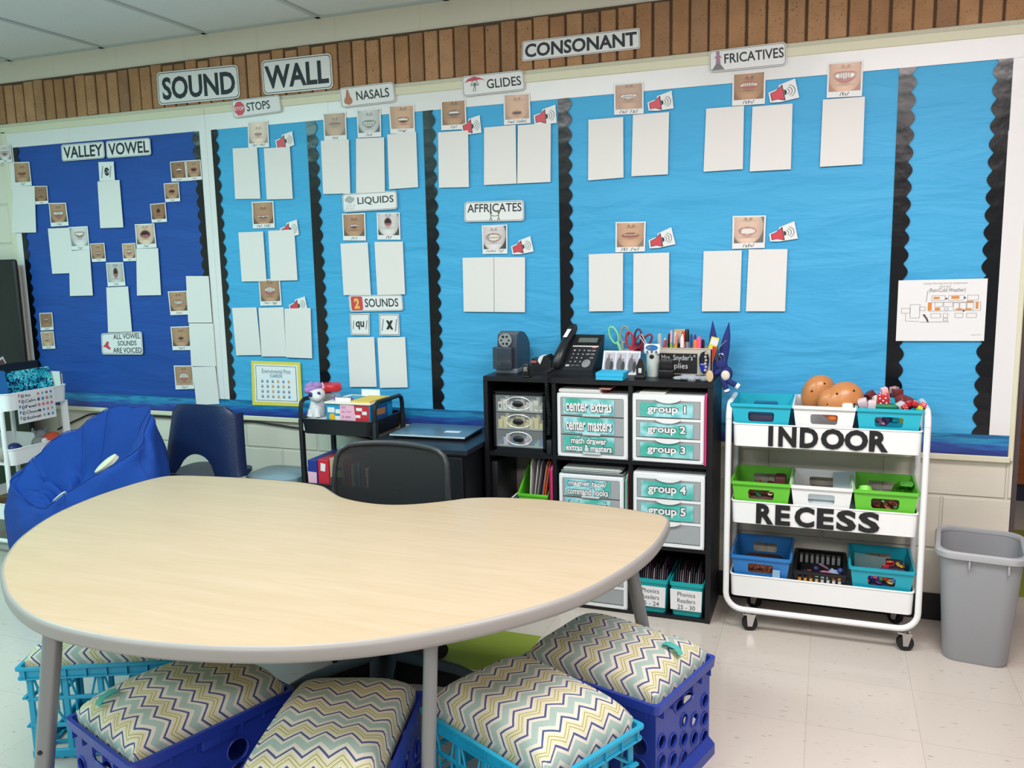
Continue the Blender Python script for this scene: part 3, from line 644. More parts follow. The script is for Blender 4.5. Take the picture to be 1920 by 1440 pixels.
o, mp = sign('VOWEL', 'white sign reading VOWEL at the top of the dark blue board'); words(o, mp, 'VOWEL', (.05, .15, .96, .86), .02)
o, mp = sign('VOICED', 'white sign reading ALL VOWEL SOUNDS ARE VOICED low on the dark blue board', .12)
for s, r in (('ALL VOWEL', (.30, .70, .96, .93)), ('SOUNDS', (.40, .40, .86, .62)), ('ARE VOICED', (.28, .08, .97, .31))): words(o, mp, s, r, .012)
b = B(); b.poly([mp(u, v) for u, v in ((.03, .35), (.09, .35), (.19, .22), (.23, .28), (.17, .42), (.19, .58), (.14, .62), (.09, .48))]); b.build('loudspeaker_icon', RED, o, None)
o, mp = sign('SCHWA', 'small white card with the schwa symbol between slashes', 0, border=False); words(o, mp, 'ə', (.32, .26, .68, .70), .06)
b = B(); 
for u in (.2, .74): b.poly([mp(u - .06, .16), mp(u - .025, .16), mp(u + .09, .78), mp(u + .055, .78)])
b.build('slash_marks', INK, o, None)
o, mp = sign('SOUND', 'large white sign reading SOUND taped on the bricks', .14, -0.019); words(o, mp, 'SOUND', (.06, .14, .955, .83), .03)
o, mp = sign('WALL', 'large white sign reading WALL taped on the bricks', .14, -0.019); words(o, mp, 'WALL', (.04, .16, .95, .83), .03)
o, mp = sign('STOPS', 'white header sign reading STOPS with a red stop sign', y=-0.0225); words(o, mp, 'STOPS', (.30, .28, .78, .76), .012)
b = B(); b.poly([mp(.15 + .115 * math.cos(t), .5 + .41 * math.sin(t)) for t in [PI * (k + .5) / 4 for k in range(8)]]); put_text(b, 'STOP', (.055, .40, .245, .60), lambda u, v: mp(u, v, -.001), .02)
for fc in list(b.bm.faces)[1:]: fc.material_index = 1
b.build('stop_sign_icon', [RED, WHITE], o, None)
o, mp = sign('NASALS', 'white header sign reading NASALS with a nose picture', y=-0.0225); words(o, mp, 'NASALS', (.30, .28, .90, .74), .012)
b = B(); b.poly([mp(u, v) for u, v in ((.13, .88), (.16, .88), (.185, .55), (.22, .36), (.22, .22), (.19, .16), (.15, .10), (.10, .17), (.065, .22), (.07, .38), (.105, .55))]); b.build('nose_icon', mat('b9785a', 0.5), o, None)
o, mp = sign('GLIDES', 'white header sign reading GLIDES with a red hang glider', y=-0.0225); words(o, mp, 'GLIDES', (.40, .26, .95, .72), .012)
b = B(); b.poly([mp(u, v) for u, v in ((.03, .66), (.10, .84), (.20, .93), (.30, .84), (.385, .68), (.30, .76), (.20, .72), (.11, .72))]); b.mi = 1
for p0, p1 in (((.20, .92), (.14, .5)), ((.20, .92), (.27, .5)), ((.14, .5), (.27, .5)), ((.2, .48), (.17, .2)), ((.21, .48), (.21, .18))): b.tube([mp(*p0), mp(*p1)], .0013, 5)
b.poly([mp(.205 + .028 * math.cos(t), .55 + .085 * math.sin(t), -.0008) for t in [2 * PI * k / 10 for k in range(10)]]); b.build('hang_glider_icon', [RED, mat('6d7a74', .5)], o, None)
o, mp = sign('CONSONANT', 'long white sign reading CONSONANT taped on the bricks', .1, -0.019); words(o, mp, 'CONSONANT', (.025, .16, .975, .84), .03)
o, mp = sign('FRICATIVES', 'white header sign reading FRICATIVES with a small figure on a road', y=-0.0225); words(o, mp, 'FRICATIVES', (.20, .34, .97, .78), .014)
b = B(); b.poly([mp(u, v) for u, v in ((.03, .08), (.20, .08), (.13, .42), (.10, .42))]); b.mi = 1; b.poly([mp(u, v, -.001) for u, v in ((.085, .35), (.15, .35), (.14, .68), (.16, .60), (.165, .63), (.14, .76), (.095, .76), (.07, .63), (.078, .6), (.095, .68))]); b.poly([mp(.117 + .026 * math.cos(t), .85 + .09 * math.sin(t), -.001) for t in [2 * PI * k / 10 for k in range(10)]])
b.build('road_icon', [mat('77777b', .5), mat('a37a94', .5)], o, None)
o, mp = sign('LIQUIDS', 'white header sign reading LIQUIDS with a rain cloud', y=-0.0215); words(o, mp, 'LIQUIDS', (.28, .32, .94, .76), .012)
b = B()
for kk, (u, v, r) in enumerate(((.09, .66, .045), (.13, .74, .05), (.18, .68, .045), (.14, .6, .05))): b.poly([mp(u + r * math.cos(t), v + 2.6 * r * math.sin(t), -.0006 - .0003 * kk) for t in [2 * PI * k / 14 for k in range(14)]])
for u in (.06, .10, .145, .19):
    b.poly([mp(u, .12), mp(u + .012, .12), mp(u + .012, .24), mp(u, .24)]); b.poly([mp(u + .02, .28), mp(u + .03, .28), mp(u + .03, .40), mp(u + .02, .40)])
b.build('rain_cloud_icon', mat('a7abae', .5), o, None)
o, mp = sign('TWO', 'white header sign reading 2 SOUNDS', y=-0.0180); words(o, mp, 'SOUNDS', (.30, .26, .92, .78), .012)
b = B(); b.poly([mp(u, v) for u, v in rr_uv(.08)] and [mp(.04 + .22 * u, .08 + .84 * v) for u, v in rr_uv(.12)]); b.mi = 1; put_text(b, '2', (.10, .18, .20, .82), lambda u, v: mp(u, v, -.001), .05); b.build('number_icon', [RED, mat('e8c04a', .5)], o, None)
o, mp = sign('QU', 'small black edged white card reading /qu/', .04, y=-0.0180); words(o, mp, 'qu', (.28, .26, .72, .64), .03)
b = B()
for u in (.12, .80): b.poly([mp(u, .28), mp(u + .03, .28), mp(u + .09, .68), mp(u + .06, .68)])
b.build('slash_marks', INK, o, None)
o, mp = sign('X', 'small black edged white card reading /x/', .04, y=-0.0180); words(o, mp, 'x', (.34, .28, .70, .70), .06)
b = B()
for u in (.12, .78): b.poly([mp(u, .20), mp(u + .03, .20), mp(u + .11, .76), mp(u + .08, .76)])
b.build('slash_marks', INK, o, None)
o, mp = sign('AFFRICATES', 'white header sign reading AFFRICATES with two small figures'); words(o, mp, 'AFFRICATES', (.05, .46, .96, .88), .012)
b = B()
for s, cx in ((1, .45), (-1, .58)):
    b.poly([mp(cx + .02 * math.cos(t), .42 + .06 * math.sin(t)) for t in [2 * PI * k / 8 for k in range(8)]])
    for p in (((cx, .36), (cx, .2)), ((cx, .2), (cx - .02, .06)), ((cx, .2), (cx + .02, .06)), ((cx, .3), (cx + s * .06, .26))): b.tube([mp(*p[0]), mp(*p[1])], .0013, 5)
b.build('two_figures_icon', mat('41594a', .5), o, None)
# printed sheets
q = SIGNS['ENV']; o, mp0 = sheet(q, -0.0195, mat('e3d455', .5), 'print_sheet', 'yellow framed sheet headed Environmental Print Cards above the ocean border', 'poster')
mp = lambda u, v, d=-.0004: mp0(u, v, d)
b = B(); b.poly([mp(u, v) for u, v in ((.06, .08), (.94, .08), (.94, .93), (.06, .93))]); b.mi = 1; b.poly([mp(u, v, -.0006) for u, v in ((.09, .11), (.91, .11), (.91, .90), (.09, .90))]); b.mi = 0
b.poly([mp(u, v, -.0008) for u, v in ((.10, .12), (.90, .12), (.90, .89), (.10, .89))]); b.build('printed_panel', [mat('e9edf2', .5), INK], o, None)
words(o, lambda u, v: mp(u, v, -.0012), 'Environmental Print', (.22, .73, .80, .83), 0, mat('5b6470', .5)); words(o, lambda u, v: mp(u, v, -.0012), 'CARDS', (.38, .64, .63, .71), .02, mat('3e7fa8', .5))
b = B()
for r in range(4):
    for c in range(6):
        b.mi = random.choice((0, 1, 2, 3)); u = .22 + c * .107; v = .55 - r * .115
        b.poly([mp(u - .022, v - .03, -.0012), mp(u + .022, v - .03, -.0012), mp(u + .022, v + .02, -.0012), mp(u - .022, v + .02, -.0012)]); b.mi = 0; b.poly([mp(u - .02, v + .032, -.0012), mp(u + .02, v + .032, -.0012), mp(u + .02, v + .04, -.0012), mp(u - .02, v + .04, -.0012)])
b.build('picture_grid', [mat('8b93a0', .5), mat('d9a05a', .5), mat('5c8fc0', .5), mat('7f8f86', .5)], o, None)
q = SIGNS['MAP']; o, mp0 = sheet(q, -0.0200, WHITE, 'floor_plan_sheet', 'white paper sheet with a school floor plan and orange marks', 'poster')
mp = lambda u, v, d=-.0004: mp0(u, v, d)
words(o, mp, 'Lindsey Morning Line-Up Assignments', (.29, .915, .78, .955), 0, mat('8d8a88', .5)); words(o, mp, '2024-2025', (.47, .87, .60, .90), 0, mat('8d8a88', .5)); words(o, mp, '(Rain/Cold Weather)', (.355, .78, .765, .86), 0, mat('55565c', .5)); words(o, mp, 'August 2024', (.85, .085, .965, .11), 0, mat('a8a5a2', .5))
b = B()
def ln(u0, v0, u1, v1, wd=.0022):
    d = Vector((u1 - u0, v1 - v0)); n = Vector((-d.y, d.x * 1.35)).normalized() * wd
    b.poly([mp(u0 - n.x, v0 - n.y, -.0006), mp(u1 - n.x, v1 - n.y, -.0006), mp(u1 + n.x, v1 + n.y, -.0006), mp(u0 + n.x, v0 + n.y, -.0006)])
def rc(u0, v0, u1, v1): ln(u0, v0, u1, v0); ln(u1, v0, u1, v1); ln(u1, v1, u0, v1); ln(u0, v1, u0, v0)
for r in ((.39, .66, .54, .74), (.58, .66, .75, .74), (.79, .66, .91, .74), (.36, .49, .94, .63), (.43, .56, .52, .63), (.53, .56, .63, .63), (.64, .51, .70, .62), (.71, .51, .78, .62), (.79, .51, .86, .62), (.39, .38, .50, .45), (.53, .38, .58, .45), (.66, .38, .75, .45), (.79, .38, .90, .45), (.05, .46, .15, .54), (.15, .38, .26, .6), (.26, .50, .32, .56), (.53, .33, .58, .37), (.54, .5, .58, .54)): rc(*r)
ln(.33, .64, .34, .82, .003); ln(.27, .31, .60, .31, .003); ln(.10, .33, .10, .46); ln(.10, .33, .26, .32)
b.mi = 1
for u0, v0, u1, v1 in ((.41, .685, .48, .72), (.61, .685, .70, .73), (.35, .50, .395, .63), (.43, .50, .49, .545), (.67, .50, .74, .53), (.77, .50, .84, .53), (.885, .52, .915, .63), (.78, .625, .855, .65)): b.poly([mp(u0, v0, -.0008), mp(u1, v0, -.0008), mp(u1, v1, -.0008), mp(u0, v1, -.0008)])
b.mi = 2
for u, v in ((.555, .69), (.76, .70), (.755, .49)): b.poly([mp(u + .012 * math.cos(t), v + .016 * math.sin(t), -.001) for t in [2 * PI * k / 10 for k in range(10)]])
b.poly([mp(u, v, -.001) for u, v in ((.295, .43), (.315, .445), (.355, .37), (.37, .31), (.35, .31), (.335, .36))])
b.build('floor_plan', [mat('7a7877', .5), mat('d98a3c', .5), mat('55454a', .5)], o, None)
# ================================================================== kidney table
OUT = [(-1.924,-1.874),(-2.0,-1.796),(-2.09,-1.677),(-2.175,-1.502),(-2.214,-1.32),(-2.215,-1.163),(-2.197,-1.06),(-2.160,-1.018),(-2.076,-0.995),(-1.891,-0.972),(-1.712,-0.966),(-1.625,-0.972),(-1.565,-0.987),(-1.521,-1.017),(-1.473,-1.055),(-1.42,-1.09),(-1.337,-1.115),(-1.248,-1.118),(-1.168,-1.089),(-1.088,-1.03),(-1.038,-0.985),(-0.97,-0.955),(-0.88,-0.938),(-0.781,-0.930),(-0.611,-0.941),(-0.46,-0.974),(-0.418,-0.995),(-0.399,-1.045),(-0.397,-1.195),(-0.41,-1.313),(-0.439,-1.441),(-0.486,-1.577),(-0.55,-1.69),(-0.653,-1.815),(-0.785,-1.935),(-0.93,-2.02),(-1.067,-2.069),(-1.211,-2.098),(-1.341,-2.108),(-1.489,-2.10),(-1.608,-2.07),(-1.735,-2.01),(-1.84,-1.94)]
tb = thing('kidney_table', 'kidney shaped table with pale maple top and grey edge', 'table', (-1.30, -1.52, 0))
oc = [(p.x, p.y) for p in catmull([(x, y, 0) for x, y in OUT], 4)]
def inset(pts, d):
    n = len(pts); o = []
    for i in range(n):
        a = Vector(pts[i - 1]); c = Vector(pts[(i + 1) % n]); t = (c - a).normalized(); o.append((pts[i][0] - t.y * d * SGN, pts[i][1] + t.x * d * SGN))
    return o
_ar = sum(oc[i][0] * oc[(i + 1) % len(oc)][1] - oc[(i + 1) % len(oc)][0] * oc[i][1] for i in range(len(oc)))
SGN = 1 if _ar > 0 else -1
b = B(); r = inset(oc, 0.004); b.loft([[(x, y, 0.588) for x, y in r], [(x, y, 0.6215) for x, y in r]])
b.build('tabletop', wood_material('maple_laminate', 'bba58a', 'b49d7f', (3.5, 42, 1), 'x', 0.38), tb, 20)
b = B(); prof = [(0.005, 0.6222), (0.0, 0.6205), (-0.003, 0.612), (-0.003, 0.596), (0.0, 0.588), (0.012, 0.5855)]
b.loft([[(x, y, z) for x, y in inset(oc, d)] for d, z in prof], False, False)
b.build('edge_band', mat('96928f', 0.42), tb, 60)
LEGM = mat('818385', 0.32, metal=0.35)
for top, bot, r0 in (((-1.555, -2.050), (-1.675, -2.055), 0.0205), ((-0.742, -1.855), (-0.752, -1.905), 0.0150), ((-0.50, -1.135), (-0.430, -0.985), 0.0185), ((-2.06, -1.12), (-2.13, -1.00), 0.0185)):
    b = B(); T = Vector((top[0], top[1], 0.587)); E_ = Vector((bot[0], bot[1], 0.0)); M_ = T.lerp(E_, 0.62)
    b.tube([T, M_], r0, 18); b.tube([M_, T.lerp(E_, 0.97)], r0 * 0.86, 18); lg = b.build('leg', LEGM, tb)
    b = B(); b.tube([T.lerp(E_, 0.955), E_], [r0 * 0.95, r0 * 1.1], 16); b.build('foot_glide', RUBBER, lg)
    b = B(); d = Vector((0.3, -0.95, 0)); p = T.lerp(E_, 0.5); b.tube([p + d * (r0 - .002), p + d * (r0 + .002)], 0.0055, 10); b.build('adjusting_screw', RUBBER, lg)

# ================================================================== crates with cushions
CB = mat('223a9c', 0.38, bump=0.06, bscale=120); CT = mat('1f9fc4', 0.38, bump=0.05, bscale=120)
def blue_crate(label, loc, rz):
    t = thing('storage_crate', label, 'crate', loc, rz, 'crates used as seats')
    L, W, H = 0.405, 0.305, 0.245
    b = B()
    def wall(w, h, mp, cols, off, hr):
        cw = w / cols
        for c in range(cols):
            x0 = -w / 2 + c * cw; st = 0.0 if c % 2 == 0 else off; ch = 0.052 * w / 0.30 if cols == 5 else h / 4
            z = 0.022 + st
            b.poly([mp(*p, 0) for p in ((x0, 0), (x0 + cw, 0), (x0 + cw, z), (x0, z))]); b.poly([mp(*p, .004) for p in ((x0, 0), (x0 + cw, 0), (x0 + cw, z), (x0, z))])
            zt = h - 0.058 if cols == 5 and c in (1, 2, 3) else h
            while z + ch < (zt + .001 if zt < h else h - 0.02):
                hole = circle2(x0 + cw / 2, z + ch / 2, hr, 16); ring_cell(b, (x0, x0 + cw, z, z + ch), hole, mp, 0.004)
                rim = [Vector(mp(p[0], p[1], -0.001)) for p in circle2(x0 + cw / 2, z + ch / 2, hr + .002, 16)]; b.tube(rim, 0.0024, 5, True)
                z += ch
            b.poly([mp(*p, 0) for p in ((x0, z), (x0 + cw, z), (x0 + cw, zt), (x0, zt))]); b.poly([mp(*p, .004) for p in ((x0, z), (x0 + cw, z), (x0 + cw, zt), (x0, zt))])
        if cols == 5: ring_cell(b, (-w / 2 + cw, w / 2 - cw, h - .058, h), slot2(-.052, .052, h - .050, h - .018, .014, 4), mp, .004)
    for s in (1, -1):
        wall(W, H, lambda x, z, d, s=s: (s * (L / 2 - d), s * x, z + 0.012), 5, 0.026, 0.0175)
        wall(L, H, lambda x, z, d, s=s: (-s * x, s * (W / 2 - d), z + 0.012), 4, 0.030, 0.027)
    b.box(-L / 2 + .004, L / 2 - .004, -W / 2 + .004, W / 2 - .004, 0.006, 0.012)
    b.build('crate_body', CB, t, 30, False)
    b = B()
    for rings in ([(L / 2 + .012, W / 2 + .012, .255), (L / 2 + .014, W / 2 + .014, .280), (L / 2 + .004, W / 2 + .004, .280), (L / 2 - .002, W / 2 - .002, .250)],): b.loft([rrect(-x, x, -y, y, .014, z) for x, y, z in rings], False, False)
    for s in (1, -1):
        for k in range(6): x = -W / 2 + .02 + k * (W - .04) / 5; b.box(s * (L / 2 + .001), s * (L / 2 + .0125), x - .0015, x + .0015, .236, .262)
        for k in range(7): x = -L / 2 + .02 + k * (L - .04) / 6; b.box(x - .0015, x + .0015, s * (W / 2 + .001), s * (W / 2 + .0125), .240, .262)
        b.rbox(-.045, .045, s * (W / 2 + .001), s * (W / 2 + .010), .228, .256, .004)
    b.build('rim', CB, t, 30, False)
    b = B(); b.loft([rrect(-x, x, -y, y, .01, z) for x, y, z in ((L / 2 + .001, W / 2 + .001, .052), (L / 2 + .017, W / 2 + .010, .028), (L / 2 + .017, W / 2 + .010, 0.0), (L / 2 - .01, W / 2 - .01, 0.0))], False, False)
    b.build('base_skirt', CB, t, 30, False)
    for s in (1, -1):
        b = B(); b.tube([Vector((s * (L / 2 + .001), y, z)) for y, z in slot2(-.052, .052, .207, .239, .014, 4)], .003, 6, True); b.build('handle_grip', CB, t, 40, False)
    return t
def teal_crate(label, loc, rz):
    t = thing('storage_crate', label, 'crate', loc, rz, 'crates used as seats')
    L, W = 0.40, 0.30; b = B()
    for s in (1, -1):
        n = 4
        for k in range(n + 1):
            x = -L / 2 + .012 + k * (L - .024) / n; b.rbox(x - .009, x + .009, s * (W / 2 - .006) - .004, s * (W / 2 - .006) + .004, 0, .27, .003, 1)
        for z in (.004, .095, .175): b.rbox(-L / 2, L / 2, s * (W / 2 - .006) - .005, s * (W / 2 - .006) + .005, z, z + (.026 if z < .01 else .012), .003, 1)
        for k in range(n):
            x = -L / 2 + .012 + (k + .5) * (L - .024) / n
            for q in (-1, 1):
                b.tube([(x + q * .04, s * (W / 2 - .006), .255), (x + q * .022, s * (W / 2 - .006), .19), (x + q * .022, s * (W / 2 - .006), .14), (x + q * .04, s * (W / 2 - .006), .105)], .0035, 5)
        n = 3
        for k in range(n + 1):
            y = -W / 2 + .012 + k * (W - .024) / n; b.rbox(s * (L / 2 - .006) - .004, s * (L / 2 - .006) + .004, y - .009, y + .009, 0, .27, .003, 1)
        for z in (.004, .095, .175): b.rbox(s * (L / 2 - .006) - .005, s * (L / 2 - .006) + .005, -W / 2, W / 2, z, z + (.026 if z < .01 else .012), .003, 1)
        for k in range(n):
            y = -W / 2 + .012 + (k + .5) * (W - .024) / n
            b.tube([(s * (L / 2 - .006), y - .038, .25), (s * (L / 2 - .006), y + .038, .19)], .0035, 5); b.tube([(s * (L / 2 - .006), y - .038, .11), (s * (L / 2 - .006), y + .038, .165)], .0035, 5)
        for z, e in ((.183, .010), (.10, .006)): b.box(s * (L / 2), s * (L / 2 + e), W / 2 - .03, W / 2, z, z + .006); b.box(s * (L / 2), s * (L / 2 + e), -W / 2, -W / 2 + .03, z, z + .006)
    for k in range(7): x = -L / 2 + .02 + k * (L - .04) / 6; b.box(x - .005, x + .005, -W / 2, W / 2, .004, .010)
    for k in range(5): y = -W / 2 + .02 + k * (W - .04) / 4; b.box(-L / 2, L / 2, y - .005, y + .005, .004, .010)
    b.build('crate_body', CT, t, 30, False)
    b = B(); b.loft([rrect(-x, x, -y, y, .012, z) for x, y, z in ((L / 2 - .004, W / 2 - .004, .246), (L / 2 + .010, W / 2 + .010, .246), (L / 2 + .010, W / 2 + .010, .280), (L / 2 + .006, W / 2 + .006, .280), (L / 2 + .004, W / 2 + .004, .252), (L / 2 - .004, W / 2 - .004, .252))], False, False)
    for s in (1, -1):
        for k in range(8): x = -L / 2 + .01 + k * (L - .02) / 7; b.box(x - .0015, x + .0015, s * (W / 2 + .009), s * (W / 2 + .016), .248, .278)
        for k in range(6): y = -W / 2 + .01 + k * (W - .02) / 5; b.box(s * (L / 2 + .009), s * (L / 2 + .016), y - .0015, y + .0015, .248, .278)
    b.loft([rrect(-x, x, -y, y, .012, z) for x, y, z in ((L / 2 + .009, W / 2 + .009, .274), (L / 2 + .017, W / 2 + .017, .274), (L / 2 + .017, W / 2 + .017, .281), (L / 2 + .006, W / 2 + .006, .281))], False, False)
    b.loft([rrect(-x, x, -y, y, .012, z) for x, y, z in ((L / 2 + .009, W / 2 + .009, .246), (L / 2 + .014, W / 2 + .014, .246), (L / 2 + .014, W / 2 + .014, .251), (L / 2 + .009, W / 2 + .009, .251))], False, False)
    b.build('rim', CT, t, 30, False)
    return t
def cushion(label, loc, rz, L=0.392, W=0.292, H=0.064, tab=None, seed=0):
    t = thing('seat_cushion', label, 'cushion', loc, rz, 'chevron cushions on the crates')
    b = B(); n = 30; g = []
    def pt(u, v):
        e = (1 - abs(u) ** 4.5) * (1 - abs(v) ** 4.5); z = H * (0.22 + 0.78 * (max(0, e)) ** 0.5) * (1.0) + 0.010 * math.sin(3 * u + seed) * math.cos(2.4 * v + seed) * e
        k = 0.5 * (max(abs(u), abs(v)) > 0.985)
        return (u * L / 2, v * W / 2, z)
    vs = [[b.bm.verts.new(pt(-1 + 2 * i / n, -1 + 2 * j / n)) for j in range(n + 1)] for i in range(n + 1)]
    for i in range(n):
        for j in range(n): b.f([vs[i][j], vs[i + 1][j], vs[i + 1][j + 1], vs[i][j + 1]])
    edge = [vs[i][0] for i in range(n)] + [vs[n][j] for j in range(n)] + [vs[n - i][n] for i in range(n)] + [vs[0][n - j] for j in range(n)]
    low = [b.bm.verts.new((v.co.x * 0.985, v.co.y * 0.98, -0.022)) for v in edge]; m = len(edge)
    for i in range(m): b.f([edge[i], low[i], low[(i + 1) % m], edge[(i + 1) % m]])
    b.f(low)
    def arc(sg, k):
        s = 0; out = {0.0: 0.0}; q = Vector(pt(0, 0)); prev = q
        for i in range(1, n // 2 + 1):
            uu = 2 * i / n; q = Vector(pt(sg * uu if k == 0 else 0, sg * uu if k else 0)); s += (q - prev).length; prev = q; out[round(sg * uu, 4)] = sg * s
        return out
    AX = {**arc(1, 0), **arc(-1, 0)}; AY = {**arc(1, 1), **arc(-1, 1)}
    cl = [Vector((AX[round(-1 + 2 * i / n, 4)], AY[round(-1 + 2 * j / n, 4)], 0)) for i in range(n + 1) for j in range(n + 1)]
    ei = [(i, 0) for i in range(n)] + [(n, j) for j in range(n)] + [(n - i, n) for i in range(n)] + [(0, n - j) for j in range(n)]
    for i, j in ei:
        c = cl[i * (n + 1) + j].copy(); c.x += .035 * ((i == n) - (i == 0)); c.y += .035 * ((j == n) - (j == 0)); cl.append(c)
    cv = b.build('cushion_cover', CHEV, t, 60, False)
    at = cv.data.attributes.new('cloth', 'FLOAT_VECTOR', 'POINT'); at.data.foreach_set('vector', [x for c in cl for x in c])
    if tab:
        b = B(); x, y = tab; s = 1 if x > 0 else -1; pts = [(x + s * .0, y, H * .70), (x - s * .012, y, H * .93), (x - s * .034, y, H * 1.0), (x - s * .05, y, H * .97)]
        b.loft([[(p[0], p[1] - .011, p[2] + .012), (p[0], p[1] + .011, p[2] + .012)] for p in pts], False, False, False); b.loft([[(p[0], p[1] - .011, p[2] + .010), (p[0], p[1] + .011, p[2] + .010)] for p in pts], False, False, False)
        b.build('pull_tab', mat('4fb3a8', 0.7), t, 40, False)
    return t
def D(a): return math.radians(a)
blue_crate('royal blue crate seat in the open, its end with round holes facing the floor', (-0.51, -1.21, 0), D(-17.4))
cushion('chevron cushion with teal tab on the blue crate nearest the wheeled recess cart', (-0.51, -1.21, 0.280), D(-17.4), tab=(.185, .015))
blue_crate('royal blue crate seat pushed under the rounded end of the table', (-1.4765, -1.7755, 0), D(70.5 + 180))
cushion('chevron cushion with teal tab under the rounded end of the table', (-1.4765, -1.7755, 0.280), D(250.5), tab=(.183, -.05), seed=1)
blue_crate('royal blue crate seat in the middle of the front row of crates', (-1.032, -1.785, 0), D(-76))
cushion('chevron cushion on the middle crate, its zigzags running straight across', (-1.032, -1.785, 0.285), D(-76), seed=2)
teal_crate('bright teal lattice crate seat beside the middle table leg', (-0.635, -1.567, 0), D(-26.4))
cushion('chevron cushion on the teal crate beside the middle table leg', (-0.635, -1.567, 0.282), D(-26.4), seed=3, H=.080)
teal_crate('bright teal lattice crate seat behind the front table leg in the corner', (-1.917, -1.544, 0), D(24.7))
cushion('chevron cushion half hidden under the table on the far teal crate', (-1.917, -1.544, 0.282), D(24.7), seed=4, H=.06)

# ================================================================== office chair
oc_ = thing('office_chair', 'black mesh back office chair pushed into the table notch', 'chair', (-1.28, -1.12, 0))
CH = mat('1a1c20', 0.45); FR = mat('2a2d31', 0.35)
b = B(); b.lathe([(.035, .085), (.045, .10), (.04, .13), (.028, .15)], (-1.28, -1.12, 0), 16)
for k in range(5):
    a = D(7.5 + 72 * k); dx, dy = math.cos(a), math.sin(a); px, py = -dy, dx
    rings = []
    for rr, hw, zt, zb in ((.02, .044, .150, .060), (.12, .036, .132, .060), (.24, .030, .112, .055), (.305, .027, .088, .045)):
        cx, cy = -1.28 + dx * rr, -1.12 + dy * rr; rings.append([(cx + px * hw, cy + py * hw, zb), (cx + px * hw, cy + py * hw, zt - .01), (cx, cy, zt), (cx - px * hw, cy - py * hw, zt - .01), (cx - px * hw, cy - py * hw, zb)])
    b.loft(rings)
base = b.build('star_base', CH, oc_)
for k in range(5):
    a = D(7.5 + 72 * k); cx, cy = -1.28 + .285 * math.cos(a), -1.12 + .285 * math.sin(a); b = B(); ax = Vector((math.cos(a + 1.0), math.sin(a + 1.0), 0))
    for s in (-1, 1): b.tube([Vector((cx, cy, .029)) + ax * (s * .010), Vector((cx, cy, .029)) + ax * (s * .026)], [.029, .027], 16)
    b.cyl((cx, cy, .03), (cx, cy, .07), .008); b.build('caster', CH, base)
b = B(); b.cyl((-1.28, -1.12, .13), (-1.28, -1.12, .36), .026); b.cyl((-1.28, -1.12, .30), (-1.28, -1.12, .40), .018); b.build('gas_column', CH, oc_)
b = B(); b.rbox(-1.50, -1.08, -1.36, -0.94, .40, .47, .03, 3); b.build('seat', mat('1b1d21', 0.9), oc_)
def bp(u, v):
    hw = .218 - .012 * v; x = -1.345 + u * hw + .008 * v; return Vector((x, -.895 - .035 * u * u + .05 * (v - .5) ** 2, .475 + .268 * v + .014 * (1 - u * u) * v))
path = [bp(u, v) for u, v in ([(-1, k / 8) for k in range(0, 7)] + [(-.985, .87), (-.93, .95), (-.82, .99)] + [(-.7 + 1.4 * k / 10, 1.0) for k in range(11)] + [(.82, .99), (.93, .95), (.985, .87)] + [(1, 1 - k / 8) for k in range(2, 9)])]
b = B(); b.tube(path, .009, 8, True); b.build('back_frame', FR, oc_)
m, nt, bs = nodemat('chair_mesh', 0.7); tc = N(nt, 'ShaderNodeTexCoord'); sx = N(nt, 'ShaderNodeSeparateXYZ'); nt.links.new(tc.outputs['Object'], sx.inputs[0]); bs.inputs['Base Color'].default_value = lin('15171b')
al = math_n(nt, 'MAXIMUM', math_n(nt, 'GREATER_THAN', math_n(nt, 'PINGPONG', math_n(nt, 'ADD', sx.outputs[0], 3.0), .0016), .00042), math_n(nt, 'GREATER_THAN', math_n(nt, 'PINGPONG', math_n(nt, 'ADD', sx.outputs[2], 3.0), .0016), .00042)); nt.links.new(al, bs.inputs['Alpha'])
b = B(); n = 14; vs = [[b.bm.verts.new(bp(-1 + 2 * i / n, .0 + 1.0 * j / n) if not (i in (0, n) and j > n - 2) else bp((-1 if i == 0 else 1) * .93, min(.95, j / n))) for j in range(n + 1)] for i in range(n + 1)]
for i in range(n):
    for j in range(n): b.f([vs[i][j], vs[i + 1][j], vs[i + 1][j + 1], vs[i][j + 1]])
b.build('back_mesh', m, oc_, 60)
b = B(); b.tube([(-1.29, -1.0, .41), (-1.31, -.86, .42), (-1.335, -.84, .50), (-1.345, -.865, .60)], .016, 8); b.build('back_support', CH, oc_)

# ================================================================== blue plastic student chair
sc_ = thing('student_chair', 'navy blue moulded plastic student chair by the wall', 'chair', (-2.55, -0.30, 0))
NAVY = mat('16264c', 0.35, bump=0.1, bscale=150)
def shell(u, v):      # u -1..1 across, v 0..1 upwards
    cr = max(0, v - .88) / .12; hw = (.200 - .042 * v ** .8); uu = u * (1 - .05 * cr ** 2)
    return Vector((-2.546 + uu * hw, -.470 + .05 * v + .022 * abs(u) ** 4, .455 + .305 * v - .016 * max(0, abs(u) - .72) ** 2 / .078 * (cr > 0) * cr - .006 * u * u * cr))
b = B(); n, k = 20, 16; g = {}
for i in range(n + 1):
    for j in range(k + 1):
        u = -1 + 2 * i / n; v = j / k
        arch = .30 * max(0, 1 - ((u + .02) / .5) ** 2) ** .5
        vv = arch + (1 - arch) * v if abs(u + .02) < .5 else v
        g[i, j] = shell(u, vv)
for off in (0, .006):
    vs = {q: b.bm.verts.new(p + Vector((0, off, 0))) for q, p in g.items()}
    for i in range(n):
        for j in range(k): b.f([vs[i, j], vs[i + 1, j], vs[i + 1, j + 1], vs[i, j + 1]])
    if off == 0: v0 = vs
